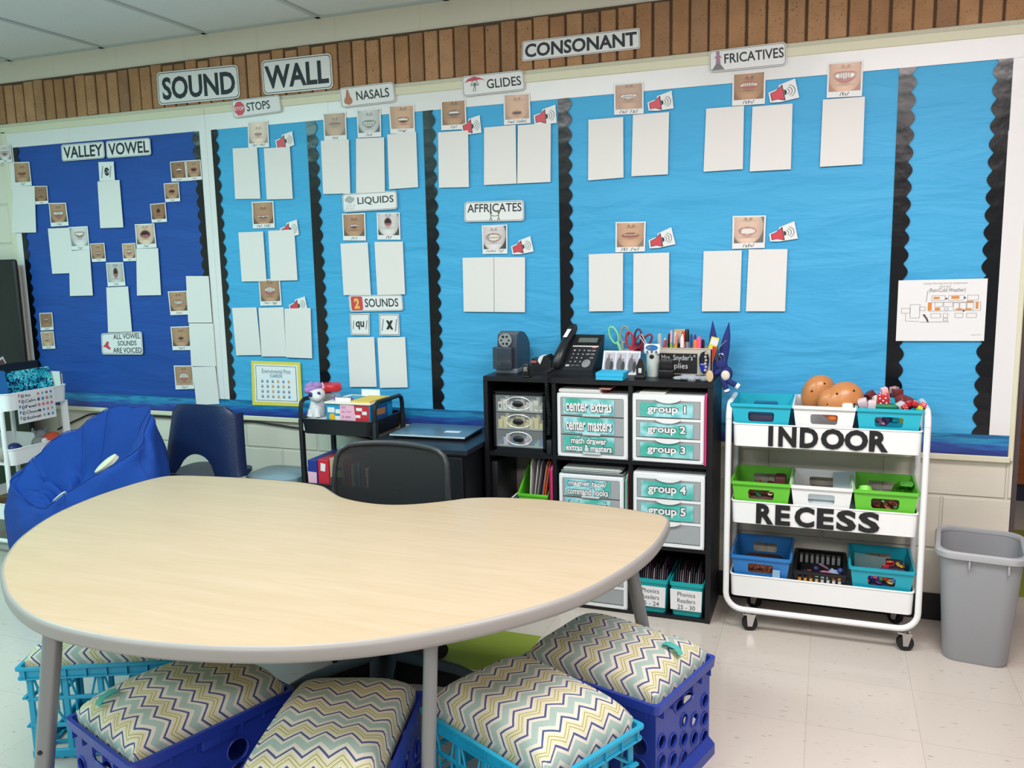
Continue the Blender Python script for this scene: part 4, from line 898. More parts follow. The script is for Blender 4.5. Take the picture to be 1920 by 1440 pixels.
bd_ = [(i, 0) for i in range(n)] + [(n, j) for j in range(k)] + [(n - i, k) for i in range(n)] + [(0, k - j) for j in range(k)]
for a, c in zip(bd_, bd_[1:] + bd_[:1]): b.f([v0[a], v0[c], vs[c], vs[a]])
for s in (-1, 1):     # rolled flanges
    b.loft([[g[(0 if s < 0 else n), j] + d for d in (Vector((0, 0, 0)), Vector((s * .010, .010, 0)), Vector((s * .016, .05, 0)))] for j in range(k - 1)], False, False, False)
b.build('back_shell', NAVY, sc_, 50)
b = B(); rings = [rrect(-2.75, -2.42, -.455, -.22, .05, z) for z in (.430, .448)]; b.loft(rings); b.build('seat', NAVY, sc_)
for x, y, dx, dy in ((-2.70, -.43, -.02, -.03), (-2.45, -.43, .02, -.03), (-2.70, -.25, -.02, .04), (-2.45, -.25, .02, .04)):
    b = B(); b.cyl((x, y, .432), (x + dx, y + dy, 0.0), .012); b.build('leg', CHROME, sc_)

# ================================================================== bean bag
bb_ = thing('bean_bag_chair', 'large royal blue bean bag chair slumped beside the white book cart', 'bean bag', (-3.02, -0.74, 0))
RIM = [(-3.345,-.72,.425),(-3.321,-.62,.505),(-3.205,-.575,.600),(-3.080,-.55,.660),(-2.919,-.55,.740),(-2.755,-.58,.772),(-2.585,-.66,.770),(-2.497,-.78,.728),(-2.470,-.86,.655),(-2.640,-.90,.555),(-2.815,-.91,.462),(-2.935,-.90,.395),(-3.13,-.82,.378)]
CEN = Vector((-2.985, -.72, .300)); rim = [Vector(p) for p in RIM]
def out_(p, k, zk, zadd=0.0): return Vector((-3.0 + (p.x + 3.0) * k, -.74 + (p.y + .74) * k, p.z * zk + zadd))
def in_(p, t, zd): q = p.lerp(CEN, t); z_ = q.z - zd * (p.z - .30); z_ += .085 * math.exp(-((q.x + 3.12) / .13) ** 2 - ((q.y + .74) / .11) ** 2) * min(1, t * 3) + .05 * math.exp(-((q.x + 2.80) / .10) ** 2 - ((q.y + .70) / .08) ** 2) * min(1, t * 2); return Vector((q.x, q.y, z_))
levels = [[out_(p, .80, 0) for p in rim], [out_(p, 1.06, 0, .03) for p in rim], [out_(p, 1.15, .36) for p in rim], [out_(p, 1.13, .72) for p in rim], [out_(p, 1.055, .93) for p in rim], [p + Vector((0, 0, .006)) for p in rim],
          [in_(p, .10, .02) for p in rim], [in_(p, .28, .16) for p in rim], [in_(p, .52, .20) for p in rim], [in_(p, .80, .08) for p in rim], [in_(p, .95, 0) for p in rim]]
fine = [catmull(l, 6) for l in levels]; cols = list(zip(*fine)); cols = [catmull(list(c), 4, False) for c in cols]
rings = [[c[i] for c in cols] for i in range(len(cols[0]))]
nr = len(rings[0])
for i, r in enumerate(rings):
    for k, p in enumerate(r):
        sm_ = [6, 18, 24, 36, 48, 60, 84]; lo = max([s for s in sm_ if s <= k], default=6); hi = min([s for s in sm_ if s > k], default=84); fr = (k - lo) / max(1, hi - lo) if k >= 6 else (k + 0) / 6
        puff = math.sin(PI * min(1, max(0, fr))) ** .6; lv = i / 4.0
        if lv >= 5.6: p += (Vector((-2.95, -.74, .85)) - p).normalized() * (.030 * puff * math.sin(PI * min(1, (lv - 5.6) / 4.4)) - .012 * math.exp(-((lv - 7.6) / .35) ** 2))
        elif lv > .6: p += Vector((p.x + 3.0, p.y + .74, 0)).normalized() * (.022 * puff * math.sin(PI * min(1, lv / 5.0)))
        a = 2 * PI * k / nr; f_ = min(1, i / 4) * min(1, (len(rings) - i) / 5); w_ = .012 * math.sin(4 * a + .45 * i + 1) * math.sin(.35 * i + 2 * a) + .008 * math.sin(5 * a + .55 * i) * math.sin(.6 * i + 3 * a) + .004 * math.sin(11 * a - .8 * i) + .0035 * math.sin(17 * a + 1.3 * i)
        pin = -.010 * (abs(math.cos(nr and a * 4 + .6)) ** 14) ; d = (p - Vector((-3.0, -.74, .3))).normalized(); p += d * (w_ + pin) * f_; p.z = max(p.z, .0)
b = B(); b.loft(rings, True, True); b.build('bag_cover', mat('143f92', 0.75, spec=0.25, bump=0.45, bscale=13), bb_, 85)
SEAM = mat('123b8e', .8); b = B(); b.tube([Vector(p) + Vector((0, 0, .004)) for p in rings[20]], .0022, 6, True); b.build('rim_seam', SEAM, bb_)
for k in (1, 3, 4, 6, 8, 10):
    b = B(); b.tube([rings[i][min(nr - 1, k * 6)] + Vector((0, -.001, .002)) for i in range(4, 38)], .0018, 5); b.build('panel_seam', SEAM, bb_)
for p, tx, s in ((Vector((-2.665, -.835, .588)), Vector((.80, .10, .52)), .062), (Vector((-2.925, -.842, .428)), Vector((.55, .1, .62)), .040)):
    nrm = Vector((-.42, -.55, .72)).normalized(); tx = (tx - nrm * tx.dot(nrm)).normalized(); ty = nrm.cross(tx); b = B()
    b.loft([[p + nrm * h + tx * (math.cos(a) * s * k) + ty * (math.sin(a) * s * .5 * k) for a in [2 * PI * i / 18 for i in range(18)]] for h, k in ((-.014, 1), (.002, 1), (.006, .7))]); b.build('patch', mat('d9d2b4', 0.7), bb_)
# ================================================================== carts
def tray(b, x0, x1, y0, y1, z0, z1, r=.03, tp=.008, t=.003):
    rings = [rrect(x0 + tp, x1 - tp, y0 + tp, y1 - tp, r, z0), rrect(x0, x1, y0, y1, r, z1 - .006), rrect(x0 - .003, x1 + .003, y0 - .003, y1 + .003, r, z1 - .003), rrect(x0 - .002, x1 + .002, y0 - .002, y1 + .002, r, z1), rrect(x0 + t, x1 - t, y0 + t, y1 - t, r, z1), rrect(x0 + tp + t, x1 - tp - t, y0 + tp + t, y1 - tp - t, r, z0 + t)]
    b.loft(rings)
def caster(b, x, y, r=.028, w=.018, ztop=.075, a=0.5):
    ax = Vector((math.cos(a), math.sin(a), 0)); ax0 = Vector((-ax.y, ax.x, 0)) * (-.012 if abs(ax.x) < .6 else .006); c = Vector((x, y, r)) + ax0; b.mi = 0
    b.tube([c - ax * w / 2, c + ax * w / 2], r, 20); b.mi = 1
    for s in (-1, 1):
        p = c + ax * (s * (w / 2 + .002)); f_ = Vector((-ax.y, ax.x, 0))
        b.loft([[p + f_ * .008 + Vector((0, 0, -.010)), p - f_ * .008 + Vector((0, 0, -.010)), p - f_ * .020 + Vector((0, 0, r + .008)), p + f_ * .012 + Vector((0, 0, r + .008))], [q + ax * (s * .0015) for q in (p + f_ * .008 + Vector((0, 0, -.010)), p - f_ * .008 + Vector((0, 0, -.010)), p - f_ * .020 + Vector((0, 0, r + .008)), p + f_ * .012 + Vector((0, 0, r + .008)))]])
    b.cyl((x, y, 2 * r + .006), (x, y, 2 * r + .012), .017, seg=16); b.cyl((x, y, 2 * r + .012), (x, y, ztop + .01), .007, seg=10)
rc_ = thing('rolling_cart', 'white three tier rolling cart lettered INDOOR RECESS full of toy bins', 'cart', (0, -.19, 0))
XL, XR, YF, YB = -.317, .315, -.322, -.058
b = B()
def arc(c, r, a0, a1, pl, n=6):
    out = []
    for i in range(n + 1):
        a = D(a0 + (a1 - a0) * i / n); u, v = r * math.cos(a), r * math.sin(a); out.append((c[0] + u, c[1], c[2] + v) if pl == 'xz' else (c[0], c[1] + u, c[2] + v))
    return out
for y in (YF, YB):
    b.tube([(XL, y, .785)] + arc((XL + .06, y, .145), .06, 180, 270, 'xz') + arc((XR - .06, y, .145), .06, 270, 360, 'xz') + [(XR, y, .785)], .0105, 12)
for x in (XL, XR): b.tube(arc((x, YF + .05, .785), .05, 180, 90, 'yz') + arc((x, YB - .05, .785), .05, 90, 0, 'yz'), .0105, 12)
b.build('tube_frame', METALW, rc_)
LET = {0: ('INDOOR', [(270, 295), (322, 415), (432, 525), (538, 655), (655, 770), (775, 868)], -.182, .000639, .6945, .7655, 270), 1: ('RECESS', [(208, 300), (308, 385), (407, 508), (520, 605), (617, 715), (725, 828)], -.217, .000647, .4125, .4855, 208)}
for i, z1 in enumerate((.771, .491, .218)):
    b = B(); tray(b, -.303, .301, YF - .003, YB + .003, z1 - .082, z1, .02, .003); tr = b.build('tray', METALW, rc_)
    if i in LET:
        s, sp, x0, k, za, zb, o0 = LET[i]
        for c, (p0, p1) in zip(s, sp):
            b = B(); xa, xb = x0 + (p0 - o0) * k, x0 + (p1 - o0) * k
            if c == 'I': xa, xb = xa, xb
            put_text(b, c, (0, 0, 1, 1), lambda u, v: Vector((xa + (xb - xa) * u, YF - .0052, za + (zb - za) * v)), .045); b.build('sticker_letter', mat('16171a', .4), tr, None)
for x, y, a in ((-.245, -.30, 1.75), (.27, -.30, 1.7), (-.245, -.08, 1.2), (.27, -.08, .9)): b = B(); caster(b, x, y, .0275, .018, .085, a); b.build('caster', [RUBBER, CHROME], rc_)
# plastic bins
def bin_(label, cx, z, m, cat='bin', grp='open plastic bins on the recess cart', y0=-.315, y1=-.066, w=.200, h=.146, name='plastic_bin'):
    t = thing(name, label, cat, (cx, (y0 + y1) / 2, z), 0, grp)
    b = B(); tw, bw = w / 2, w / 2 - .019; yt0, yt1, yb0, yb1 = y0, y1, y0 + .014, y1 - .014
    def mpf(s):
        def mp(u, v, d):
            k = v / h; hw = bw + (tw - bw) * k; y = (yb0 + (yt0 - yb0) * k + d) if s < 0 else (yb1 + (yt1 - yb1) * k - d)
            return Vector((cx + u * hw / tw, y, z + v))
        return mp
    for s in (-1, 1): ring_cell(b, (-tw, tw, 0, h), slot2(-.046, .046, h - .062, h - .027, .009, 4), mpf(s), .0025)
    for s in (-1, 1):
        for d in (0, .0025): b.poly([(cx + s * (bw - d), yb0, z), (cx + s * (bw - d), yb1, z), (cx + s * (tw - d), yt1, z + h), (cx + s * (tw - d), yt0, z + h)])
    b.box(cx - bw, cx + bw, yb0, yb1, z, z + .0025); b.build('bin_body', m, t, 30)
    b = B(); o1 = rrect(cx - tw - .006, cx + tw + .006, yt0 - .006, yt1 + .006, .012, 0); i1 = rrect(cx - tw + .002, cx + tw - .002, yt0 + .002, yt1 - .002, .008, 0)
    P = lambda r_, zz: [(p[0], p[1], zz) for p in r_]
    b.loft([P(i1, z + h - .006), P(o1, z + h - .009), P(o1, z + h), P(i1, z + h + .001), P(i1, z + h - .006)], False, False); b.build('rim', m, t, 40)
    return t
TEAL = mat('1fb2ca', .35); WBIN = mat('ececec', .35); GREEN = mat('66c236', .35); BLUEB = mat('2a78be', .3); TEALD = mat('179fb3', .35)
XB = (-.209, -.003, .199)
bin_('teal open bin on the top shelf nearest the black cube shelf', XB[0], .692, TEAL); bin_('white open bin of brown potato toys on the top shelf', XB[1], .692, WBIN); bin_('teal open bin heaped with dice and blocks on the top shelf', XB[2], .692, TEAL)
bin_('green open bin of small red toys under the word INDOOR', XB[0] + .006, .412, GREEN); bin_('white open bin with a clear sheet on the middle shelf', XB[1], .412, WBIN); bin_('green open bin beside the clear sheet, nearest the waste basket', XB[2], .412, GREEN)
bin_('blue open bin with a price tag on the lowest shelf', XB[0] + .010, .139, BLUEB); bin_('teal open bin of bright toys and bags on the lowest shelf', XB[2], .139, TEALD)
# black basket
bk = thing('plastic_basket', 'small black slotted basket of toys on the lowest shelf', 'basket', (.001, -.19, .139), 0)
b = B(); BM = mat('141518', .4)
for s in (-1, 1):
    for k in range(9): x = -.075 + k * .15 / 8; b.rbox(x - .004, x + .004, (-.312 if s < 0 else -.082), (-.308 if s < 0 else -.078), .150, .236, .001, 1)
    for z0, z1 in ((.1395, .172), (.193, .198), (.236, .246)): b.box(-.082, .082, (-.313 if s < 0 else -.081), (-.308 if s < 0 else -.076), z0, z1)
    for k in range(11): y = -.31 + k * .24 / 10; b.box(s * .080 - .002, s * .080 + .002, y - .004, y + .004, .15, .236)
    b.box(s * .080 - .003, s * .080 + .003, -.312, -.077, .1395, .172); b.box(s * .082 - .003, s * .082 + .003, -.312, -.077, .232, .246)
b.box(-.08, .08, -.31, -.078, .1392, .143); b.build('basket_body', BM, bk)
b = B(); o1 = rrect(-.091, .091, -.32, -.07, .012, 0); i1 = rrect(-.080, .080, -.309, -.081, .01, 0); P = lambda r_, zz: [(p[0], p[1], zz) for p in r_]
b.loft([P(i1, .243), P(o1, .243), P(o1, .250), P(i1, .251), P(i1, .243)], False, False); b.build('rim', BM, bk)
# ------------------------------------------------------------------ toys in the bins
def toy(name, kind, col, loc, rot, size, label, cat, group, m=None):
    b = B(); s = size
    if kind == 'block': b.rbox(-s / 2, s / 2, -s / 2, s / 2, 0, s, s * .1)
    elif kind == 'bar': b.rbox(-s, s, -s * .3, s * .3, 0, s * .5, s * .08)
    elif kind == 'ring': b.tube([(s * .6 * math.cos(a), s * .6 * math.sin(a), s * .25) for a in [2 * PI * k / 14 for k in range(14)]], s * .22, 7, True)
    elif kind == 'link': b.tube([(s * .45 * math.cos(a) + (s * .35 if math.cos(a) > 0 else -s * .35), s * .4 * math.sin(a), s * .2) for a in [2 * PI * (k + .5) / 12 for k in range(12)]], s * .14, 6, True)
    elif kind == 'gear': b.prism([((s * .75 if k % 4 < 2 else s * .55) * math.cos(2 * PI * k / 24), (s * .75 if k % 4 < 2 else s * .55) * math.sin(2 * PI * k / 24)) for k in range(24)], 'z', 0, s * .35)
    elif kind == 'ball': b.ball((0, 0, s / 2), s / 2, 14, 9)
    elif kind == 'cyl': b.cyl((0, 0, 0), (0, 0, s * .6), s * .5, seg=16)
    o = b.build(name, m or mat(col, .35)); o.location = loc; o.rotation_euler = rot; return tag(o, label, cat, group)
def R3(): return (random.uniform(-.6, .6), random.uniform(-.6, .6), random.uniform(0, 3))
# dice and blocks bin
for c, dx, dy, z, s, dice in (('6e2a2e', -.045, .12, .848, .030, 0), ('6e2a2e', .03, .10, .860, .030, 0), ('7a3336', .045, .055, .843, .032, 0), ('6a2c30', .068, .06, .838, .030, 0), ('ddc9cd', -.075, .045, .834, .028, 0), ('e8cfd3', -.05, .035, .832, .026, 0), ('d9cdbd', -.035, .05, .836, .034, 0), ('b9c1c6', .042, .03, .832, .026, 0), ('a98482', .022, .11, .872, .024, 0)):
    toy('wooden_block' , 'block', c, (XB[2] + dx, -.30 + dy, z), R3(), s, 'small painted block heaped in the teal bin of dice', 'block', 'blocks heaped in the dice bin')
def die(loc, rot, s, label, grp=None):
    t = thing('die', label, 'die', loc, 0, grp, rot)
    b = B(); b.rbox(-s / 2, s / 2, -s / 2, s / 2, 0, s, s * .1); b.build('cube', mat('c22530', .3), t, 35, False)
    b = B()
    for u, v in ((-.25, -.25), (.25, -.25), (0, 0), (-.25, .25), (.25, .25)):
        b.ball((u * s, -s / 2, s / 2 + v * s), (s * .09, s * .03, s * .09), 8, 5); b.ball((s / 2, u * s, s / 2 + v * s), (s * .03, s * .09, s * .09), 8, 5); b.ball((u * s, v * s, s), (s * .09, s * .09, s * .03), 8, 5)
    b.build('pips', WHITE, t, 60, False)
die((XB[2] - .012, -.262, .848), (.25, -.15, -.2), .036, 'large red die with white pips on top of the dice bin')
toy('pink_block', 'block', 'efb8bd', (XB[2] - .012, -.258, .883), (.15, -.3, .3), .020, 'small pink block resting on the large red die', 'block', None)
b = B(); b.rbox(XB[2] - .04, XB[2] + .025, -.30, -.262, .836, .850, .005); solo(b, 'green_tile', mat('13805a', .3), 'dark green flat piece in front of the red die', 'toy')
for k in range(5): die((XB[2] + .052 + .012 * k, -.292 + .02 * (k % 2), .838 + .006 * (k % 3)), R3(), .017, 'small red die in the heap at the end of the dice bin', 'small red dice in the dice bin')
toy('lime_piece', 'block', 'b8d04a', (XB[2] + .088, -.295, .835), R3(), .016, 'lime green piece at the corner of the dice bin', 'toy', None)
for c, dx, dz in (('8a6f94', -.03, 0), ('3f2f63', -.008, .004), ('25b5cf', .022, .002), ('d8c64a', .043, 0), ('c77f9a', -.018, -.008)):
    toy('toy_piece', 'block', c, (XB[2] + dx, -.278, .785 + dz), R3(), .024, 'coloured block seen through the handle hole of the dice bin', 'toy', 'blocks behind the handle hole of the dice bin')
# potato toys
def potato(loc, r, rot, label):
    t = thing('potato_toy', label, 'toy', loc, 0, 'brown potato toys', rot)
    b = B(); n = 20; b.loft([[(r * 1.0 * math.sin(a) * math.cos(p) * (1 - .12 * math.cos(a)), r * .85 * math.sin(a) * math.sin(p), r * 1.25 - r * 1.25 * math.cos(a)) for p in [2 * PI * k / n for k in range(n)]] for a in [PI * (.03 + .94 * i / 14) for i in range(15)]])
    b.build('potato_body', mat('c9854e', .3, var=.12, bscale=20), t, 70, False)
    b = B()
    for a, p in ((1.3, -1.5), (1.9, -1.2), (1.6, -2.3), (2.3, -1.9)): b.ball((r * math.sin(a) * math.cos(p) * 1.0, r * .85 * math.sin(a) * math.sin(p), r * 1.25 - r * 1.25 * math.cos(a)), r * .065, 8, 6)
    b.build('peg_hole', mat('2a1710', .7), t, 60, False)
potato((XB[1] - .005, -.235, .795), .062, (0, .9, .2), 'large brown potato toy lying in front in the white bin')
potato((XB[1] - .06, -.15, .80), .055, (.2, .5, .4), 'brown potato toy at the back of the white bin')
potato((XB[1] + .085, -.19, .815), .050, (.2, -1.2, .3), 'brown potato toy leaning over the edge toward the dice bin')
b = B(); b.ball((XB[1] + .028, -.293, .800), (.020, .012, .014)); solo(b, 'orange_piece', mat('e2712f', .35), 'orange plastic toy part in the handle hole of the potato bin', 'toy')
b = B(); b.rbox(XB[1] + .055, XB[1] + .092, -.30, -.26, .815, .848, .008); solo(b, 'white_piece', WHITE, 'white toy part at the front corner of the potato bin', 'toy')
b = B(); b.rbox(XB[0] - .08, XB[0] + .07, -.297, -.10, .70, .800, .01); solo(b, 'game_box', mat('2c2a55', .4, var=.6, bscale=40), 'dark purple game box lying in the first teal bin', 'box')
# middle shelf fillings
for k in range(12): toy('toy_piece', ('bar', 'gear', 'link')[k % 3], ('b8332c', '7a2a25', 'd8c9a0', 'c05a2a', '2d7a4a', '641f26')[k % 6], (XB[0] - .05 + .011 * k, -.29 + .06 * (k % 4) * .9, .505 + .004 * (k % 3)), R3(), .017, 'small mixed toy piece in the green bin under INDOOR', 'toy', 'toy pieces in the green bin under INDOOR')
b = B(); b.rbox(XB[0] - .07, XB[0] + .08, -.30, -.10, .42, .508, .02); solo(b, 'toy_tray', mat('4a2420', .6), 'dark red toy case filling the green bin under INDOOR', 'toy case')
b = B(); b.rbox(XB[0] + .045, XB[0] + .085, -.22, -.16, .508, .56, .008); solo(b, 'maroon_block', mat('521f22', .5), 'maroon block standing in the green bin under INDOOR', 'block')
b = B(); pts = [(.035 + .0 * i, -.28 + .05 * i, .44 + .045 * i - .004 * i * i) for i in range(5)]
b.loft([[(x, y, z), (x + .075, y - .01, z + .012)] for x, y, z in pts], False, False, False); b.loft([[(x, y, z - .002), (x + .075, y - .01, z + .010)] for x, y, z in pts], False, False, False)
solo(b, 'clear_sheet', mat('c9d8de', .15, alpha=.75), 'clear plastic sheet leaning out of the white middle bin', 'sheet')
b = B(); b.rbox(XB[1] - .07, XB[1] + .06, -.298, -.12, .415, .50, .01); solo(b, 'game_pad', mat('b9c6cb', .5), 'pale pad of paper lying in the white middle bin', 'pad')
b = B(); b.cyl((XB[2] - .062, -.295, .535), (XB[2] - .062, -.285, .552), .024, seg=20); b.cyl((XB[2] - .062, -.285, .552), (XB[2] - .062, -.28, .560), .020, seg=20); solo(b, 'round_disc', mat('7fd34a', .4), 'round lime green lid in the green bin by the waste basket', 'lid')
b = B()
for k in range(5): b.tube([(XB[2] + .02 + .01 * k, -.10, .44), (XB[2] + .045 + .014 * k, -.13, .53 + .012 * (k % 2)), (XB[2] + .06 + .006 * k, -.20, .56)], .010, 7)
solo(b, 'green_foam', mat('57b52f', .5), 'bunch of green rods leaning in the green bin by the waste basket', 'toy')
for k in range(7): toy('toy_piece', ('bar', 'link')[k % 2], ('6b241c', '8c3426', '4c7a2a', 'b5683a')[k % 4], (XB[2] - .03 + .012 * k, -.285 + .02 * (k % 3), .496), R3(), .017, 'dark toy piece behind the handle hole of the green bin by the basket', 'toy', 'toy pieces in the green bin by the waste basket')
b = B(); b.rbox(XB[2] - .07, XB[2] + .07, -.30, -.10, .416, .494, .02); solo(b, 'toy_tray', mat('3a2a20', .6), 'brown toy case filling the green bin by the waste basket', 'toy case')
# lowest shelf
b = B(); b.rbox(XB[0] - .06, XB[0] + .08, -.295, -.10, .142, .232, .02); solo(b, 'toy_tray', mat('6d3a28', .7, var=.6, bscale=70), 'brown heap of chains low in the blue bin', 'toy')
for k in range(8): toy('chain_link', 'link', ('a7633f', '8a4a35')[k % 2], (XB[0] - .03 + .012 * k, -.283 + .02 * (k % 2), .230), R3(), .013, 'brown chain link behind the handle hole of the blue bin', 'chain link', 'chain links in the blue bin')
b = B(); b.poly([(XB[0] + .052, -.3165, .215), (XB[0] + .075, -.3175, .215), (XB[0] + .075, -.3195, .243), (XB[0] + .052, -.3195, .243)]); 
b.bm.free(); b = B(); b.prism([(XB[0] + .052, .215), (XB[0] + .077, .215), (XB[0] + .077, .245), (XB[0] + .052, .245)], 'y', -.3205, -.3190); solo(b, 'price_tag', mat('9fc3dd', .2, alpha=.7), 'small clear sticker on the front of the blue bin', 'sticker')
for k, (dx, dy, c, kd) in enumerate(((-.055, .05, '2b3c8c', 'gear'), (-.035, .03, '93402e', 'bar'), (-.01, .06, '20294f', 'ball'), (.012, .10, 'b58aa8', 'link'), (.02, .075, 'c27f98', 'link'), (.028, .05, 'd9466a', 'link'), (.036, .03, 'e25a76', 'link'), (.045, .05, '9aa9c8', 'gear'), (.06, .03, 'e08a2e', 'ring'), (.004, .02, 'bfe3e6', 'bar'), (-.06, .02, '36507f', 'ring'), (.062, .06, '27407d', 'ball'))):
    toy('toy_piece', kd, c, (dx, -.275 + dy, .207 + .004 * (k % 4)), R3(), .024, 'mixed plastic toy lying in the black basket', 'toy', 'toys in the black basket')
b = B(); b.rbox(-.07, .07, -.290, -.09, .145, .206, .01); solo(b, 'toy_tray', mat('1e2128', .6), 'dark case under the toys in the black basket', 'toy case')
for k, c in enumerate(('e0922e', 'e0a04a', 'e6b05a', 'd9c486', 'cfd3d0', 'd8d8d4', 'e0e0dc', 'd2d4d6')): toy('card_piece', 'block', c, (-.066 + .0188 * k, -.3000, .2065), (0, 0, 0), .015, 'small picture tile against the slots of the black basket', 'tile', 'picture tiles in the black basket')
for k in range(16): toy('toy_piece', ('ring', 'gear', 'cyl')[k % 3], ('e23b44', '2d3f9c', 'f06a86', '6a2f8a', '2c8a3e', 'd9402f', 'e6b62a', '7fa2d8')[k % 8], (XB[2] - .045 + .012 * (k % 8), -.285 + .028 * (k // 8), .228 + .006 * (k % 3)), R3(), .016, 'bright plastic toy piece in the lowest teal bin', 'toy', 'bright toy pieces in the lowest teal bin')
for k, (dx, c) in enumerate(((.018, 'c8343c'), (.035, '7a2c3a'), (.062, 'e0b23a'), (.072, '2d2a4a'), (.028, 'e8683a'))): toy('toy_piece', 'gear', c, (XB[2] + dx, -.22, .265 + .003 * k), R3(), .020, 'toy gear heaped at the back of the lowest teal bin', 'toy', 'toy gears in the lowest teal bin')
b = B(); b.rbox(XB[2] - .07, XB[2] + .07, -.30, -.10, .143, .222, .02); solo(b, 'toy_tray', mat('35406a', .6), 'dark case under the toys in the lowest teal bin', 'toy case')
b = B(); b.rbox(XB[2] + .0, XB[2] + .08, -.25, -.12, .222, .262, .01); solo(b, 'toy_case', mat('4a3350', .6), 'plum coloured case under the toy gears in the lowest teal bin', 'toy case')
b = B(); b.loft([[(XB[2] - .085, -.20 - .01 * i, .225 + .026 * i + .004 * (i % 2)), (XB[2] + .015, -.205 - .012 * i, .222 + .027 * i - .003 * (i % 2))] for i in range(4)], False, False, False)
b.loft([[(XB[2] - .085, -.198 - .01 * i, .225 + .026 * i + .004 * (i % 2)), (XB[2] + .015, -.203 - .012 * i, .222 + .027 * i - .003 * (i % 2))] for i in range(4)], False, False, False)
solo(b, 'zip_bag', mat('8fb0ae', .12, alpha=.7), 'crumpled clear zip bag in the lowest teal bin', 'bag')

# ================================================================== waste basket
wb = thing('waste_basket', 'grey plastic waste basket with rounded corners at the end of the wall', 'waste basket', (.50, -.235, 0))
GB = mat('96979b', .45, bump=.04, bscale=200)
def wr(x, y, r, z): return [(.500 + p[0] * math.cos(-.12) - p[1] * math.sin(-.12), -.245 + p[0] * math.sin(-.12) + p[1] * math.cos(-.12), z) for p in rrect(-x, x, -y, y, r, 0, 6)]
b = B(); b.loft([wr(.092, .098, .045, 0), wr(.097, .104, .047, .012), wr(.122, .137, .052, .385), wr(.120, .135, .052, .385), wr(.095, .102, .047, .014)]); b.build('basket_body', GB, wb, 45)
b = B(); b.loft([wr(.118, .133, .052, .380), wr(.134, .149, .058, .368), wr(.136, .151, .058, .386), wr(.132, .147, .057, .392), wr(.119, .134, .052, .390), wr(.118, .133, .052, .380)], False, False)
for k in (-.05, .06):
    x, y = .500 + k * math.cos(.12), -.245 - .139 - k * math.sin(.12); b.rbox(x - .003, x + .003, y - .008, y + .008, .335, .372, .001, 1)
b.build('rim', mat('a6a6aa', .4), wb, 45)
# ================================================================== black cube shelf
cs = thing('cube_shelf', 'black nine cube storage shelf against the wall beside the white cart', 'shelf unit', (-.818, -.15, 0))
YS, YE = -.296, -.027
b = B(); b.rbox(-1.261, -.376, YS, YE, .885, .905, .0015, 1); b.build('top_panel', BLACKWOOD, cs)
for x0, x1 in ((-1.261, -1.243), (-.395, -.376)): b = B(); b.box(x0, x1, YS, YE, 0, .885); b.build('side_panel', BLACKWOOD, cs)
for x in (-.9725, -.675): b = B(); b.box(x - .0078, x + .0078, YS + .004, YE, .015, .885); b.build('divider', BLACKWOOD, cs)
for z0, z1 in ((0, .015), (.268, .283), (.588, .604)):
    b = B(); b.box(-1.243, -.395, YS + .002, YE, z0, z1); b.build('shelf_board', BLACKWOOD, cs)
b = B(); b.box(-1.25, -.385, YE, YE + .004, .60, .895); b.box(-.98, -.385, YE, YE + .004, .005, .60); b.box(-1.25, -.98, YE, YE + .004, .005, .28); b.build('back_panel', mat('121317', .6), cs)

DRW = mat('b4b8bb', .18, alpha=.72); DINS = mat('8f949a', .6)
def label_strip(d, x0, x1, z0, z1, y, lines, cloud=True):
    b = B(); b.box(x0, x1, y - .0008, y, z0, z1); o = b.build('label_strip', WATER, d, None)
    n = len(lines)
    for i, s in enumerate(lines):
        row = (z1 - z0) / n; zc = z1 - row * (i + .5) - (.0 if n == 1 else .001 * (1 - 2 * i)); hh = row * (.34 if n == 1 else .43); hw = min((x1 - x0) * .455, .0064 * len(s) * (1.25 if n == 1 else .93) + (.014 if len(s) < 8 else .004)); mx_ = (x0 + x1) / 2
        for y2, bo, mm, g_ in ((y - .0012, .085, INK, .0024), (y - .0018, .03, WHITE, 0)):
            b = B(); put_text(b, s, (mx_ - hw - g_, zc - hh - g_, mx_ + hw + g_, zc + hh + g_), lambda u, v: Vector((u, y2, v)), bo); b.build('lettering', mm, o, None)
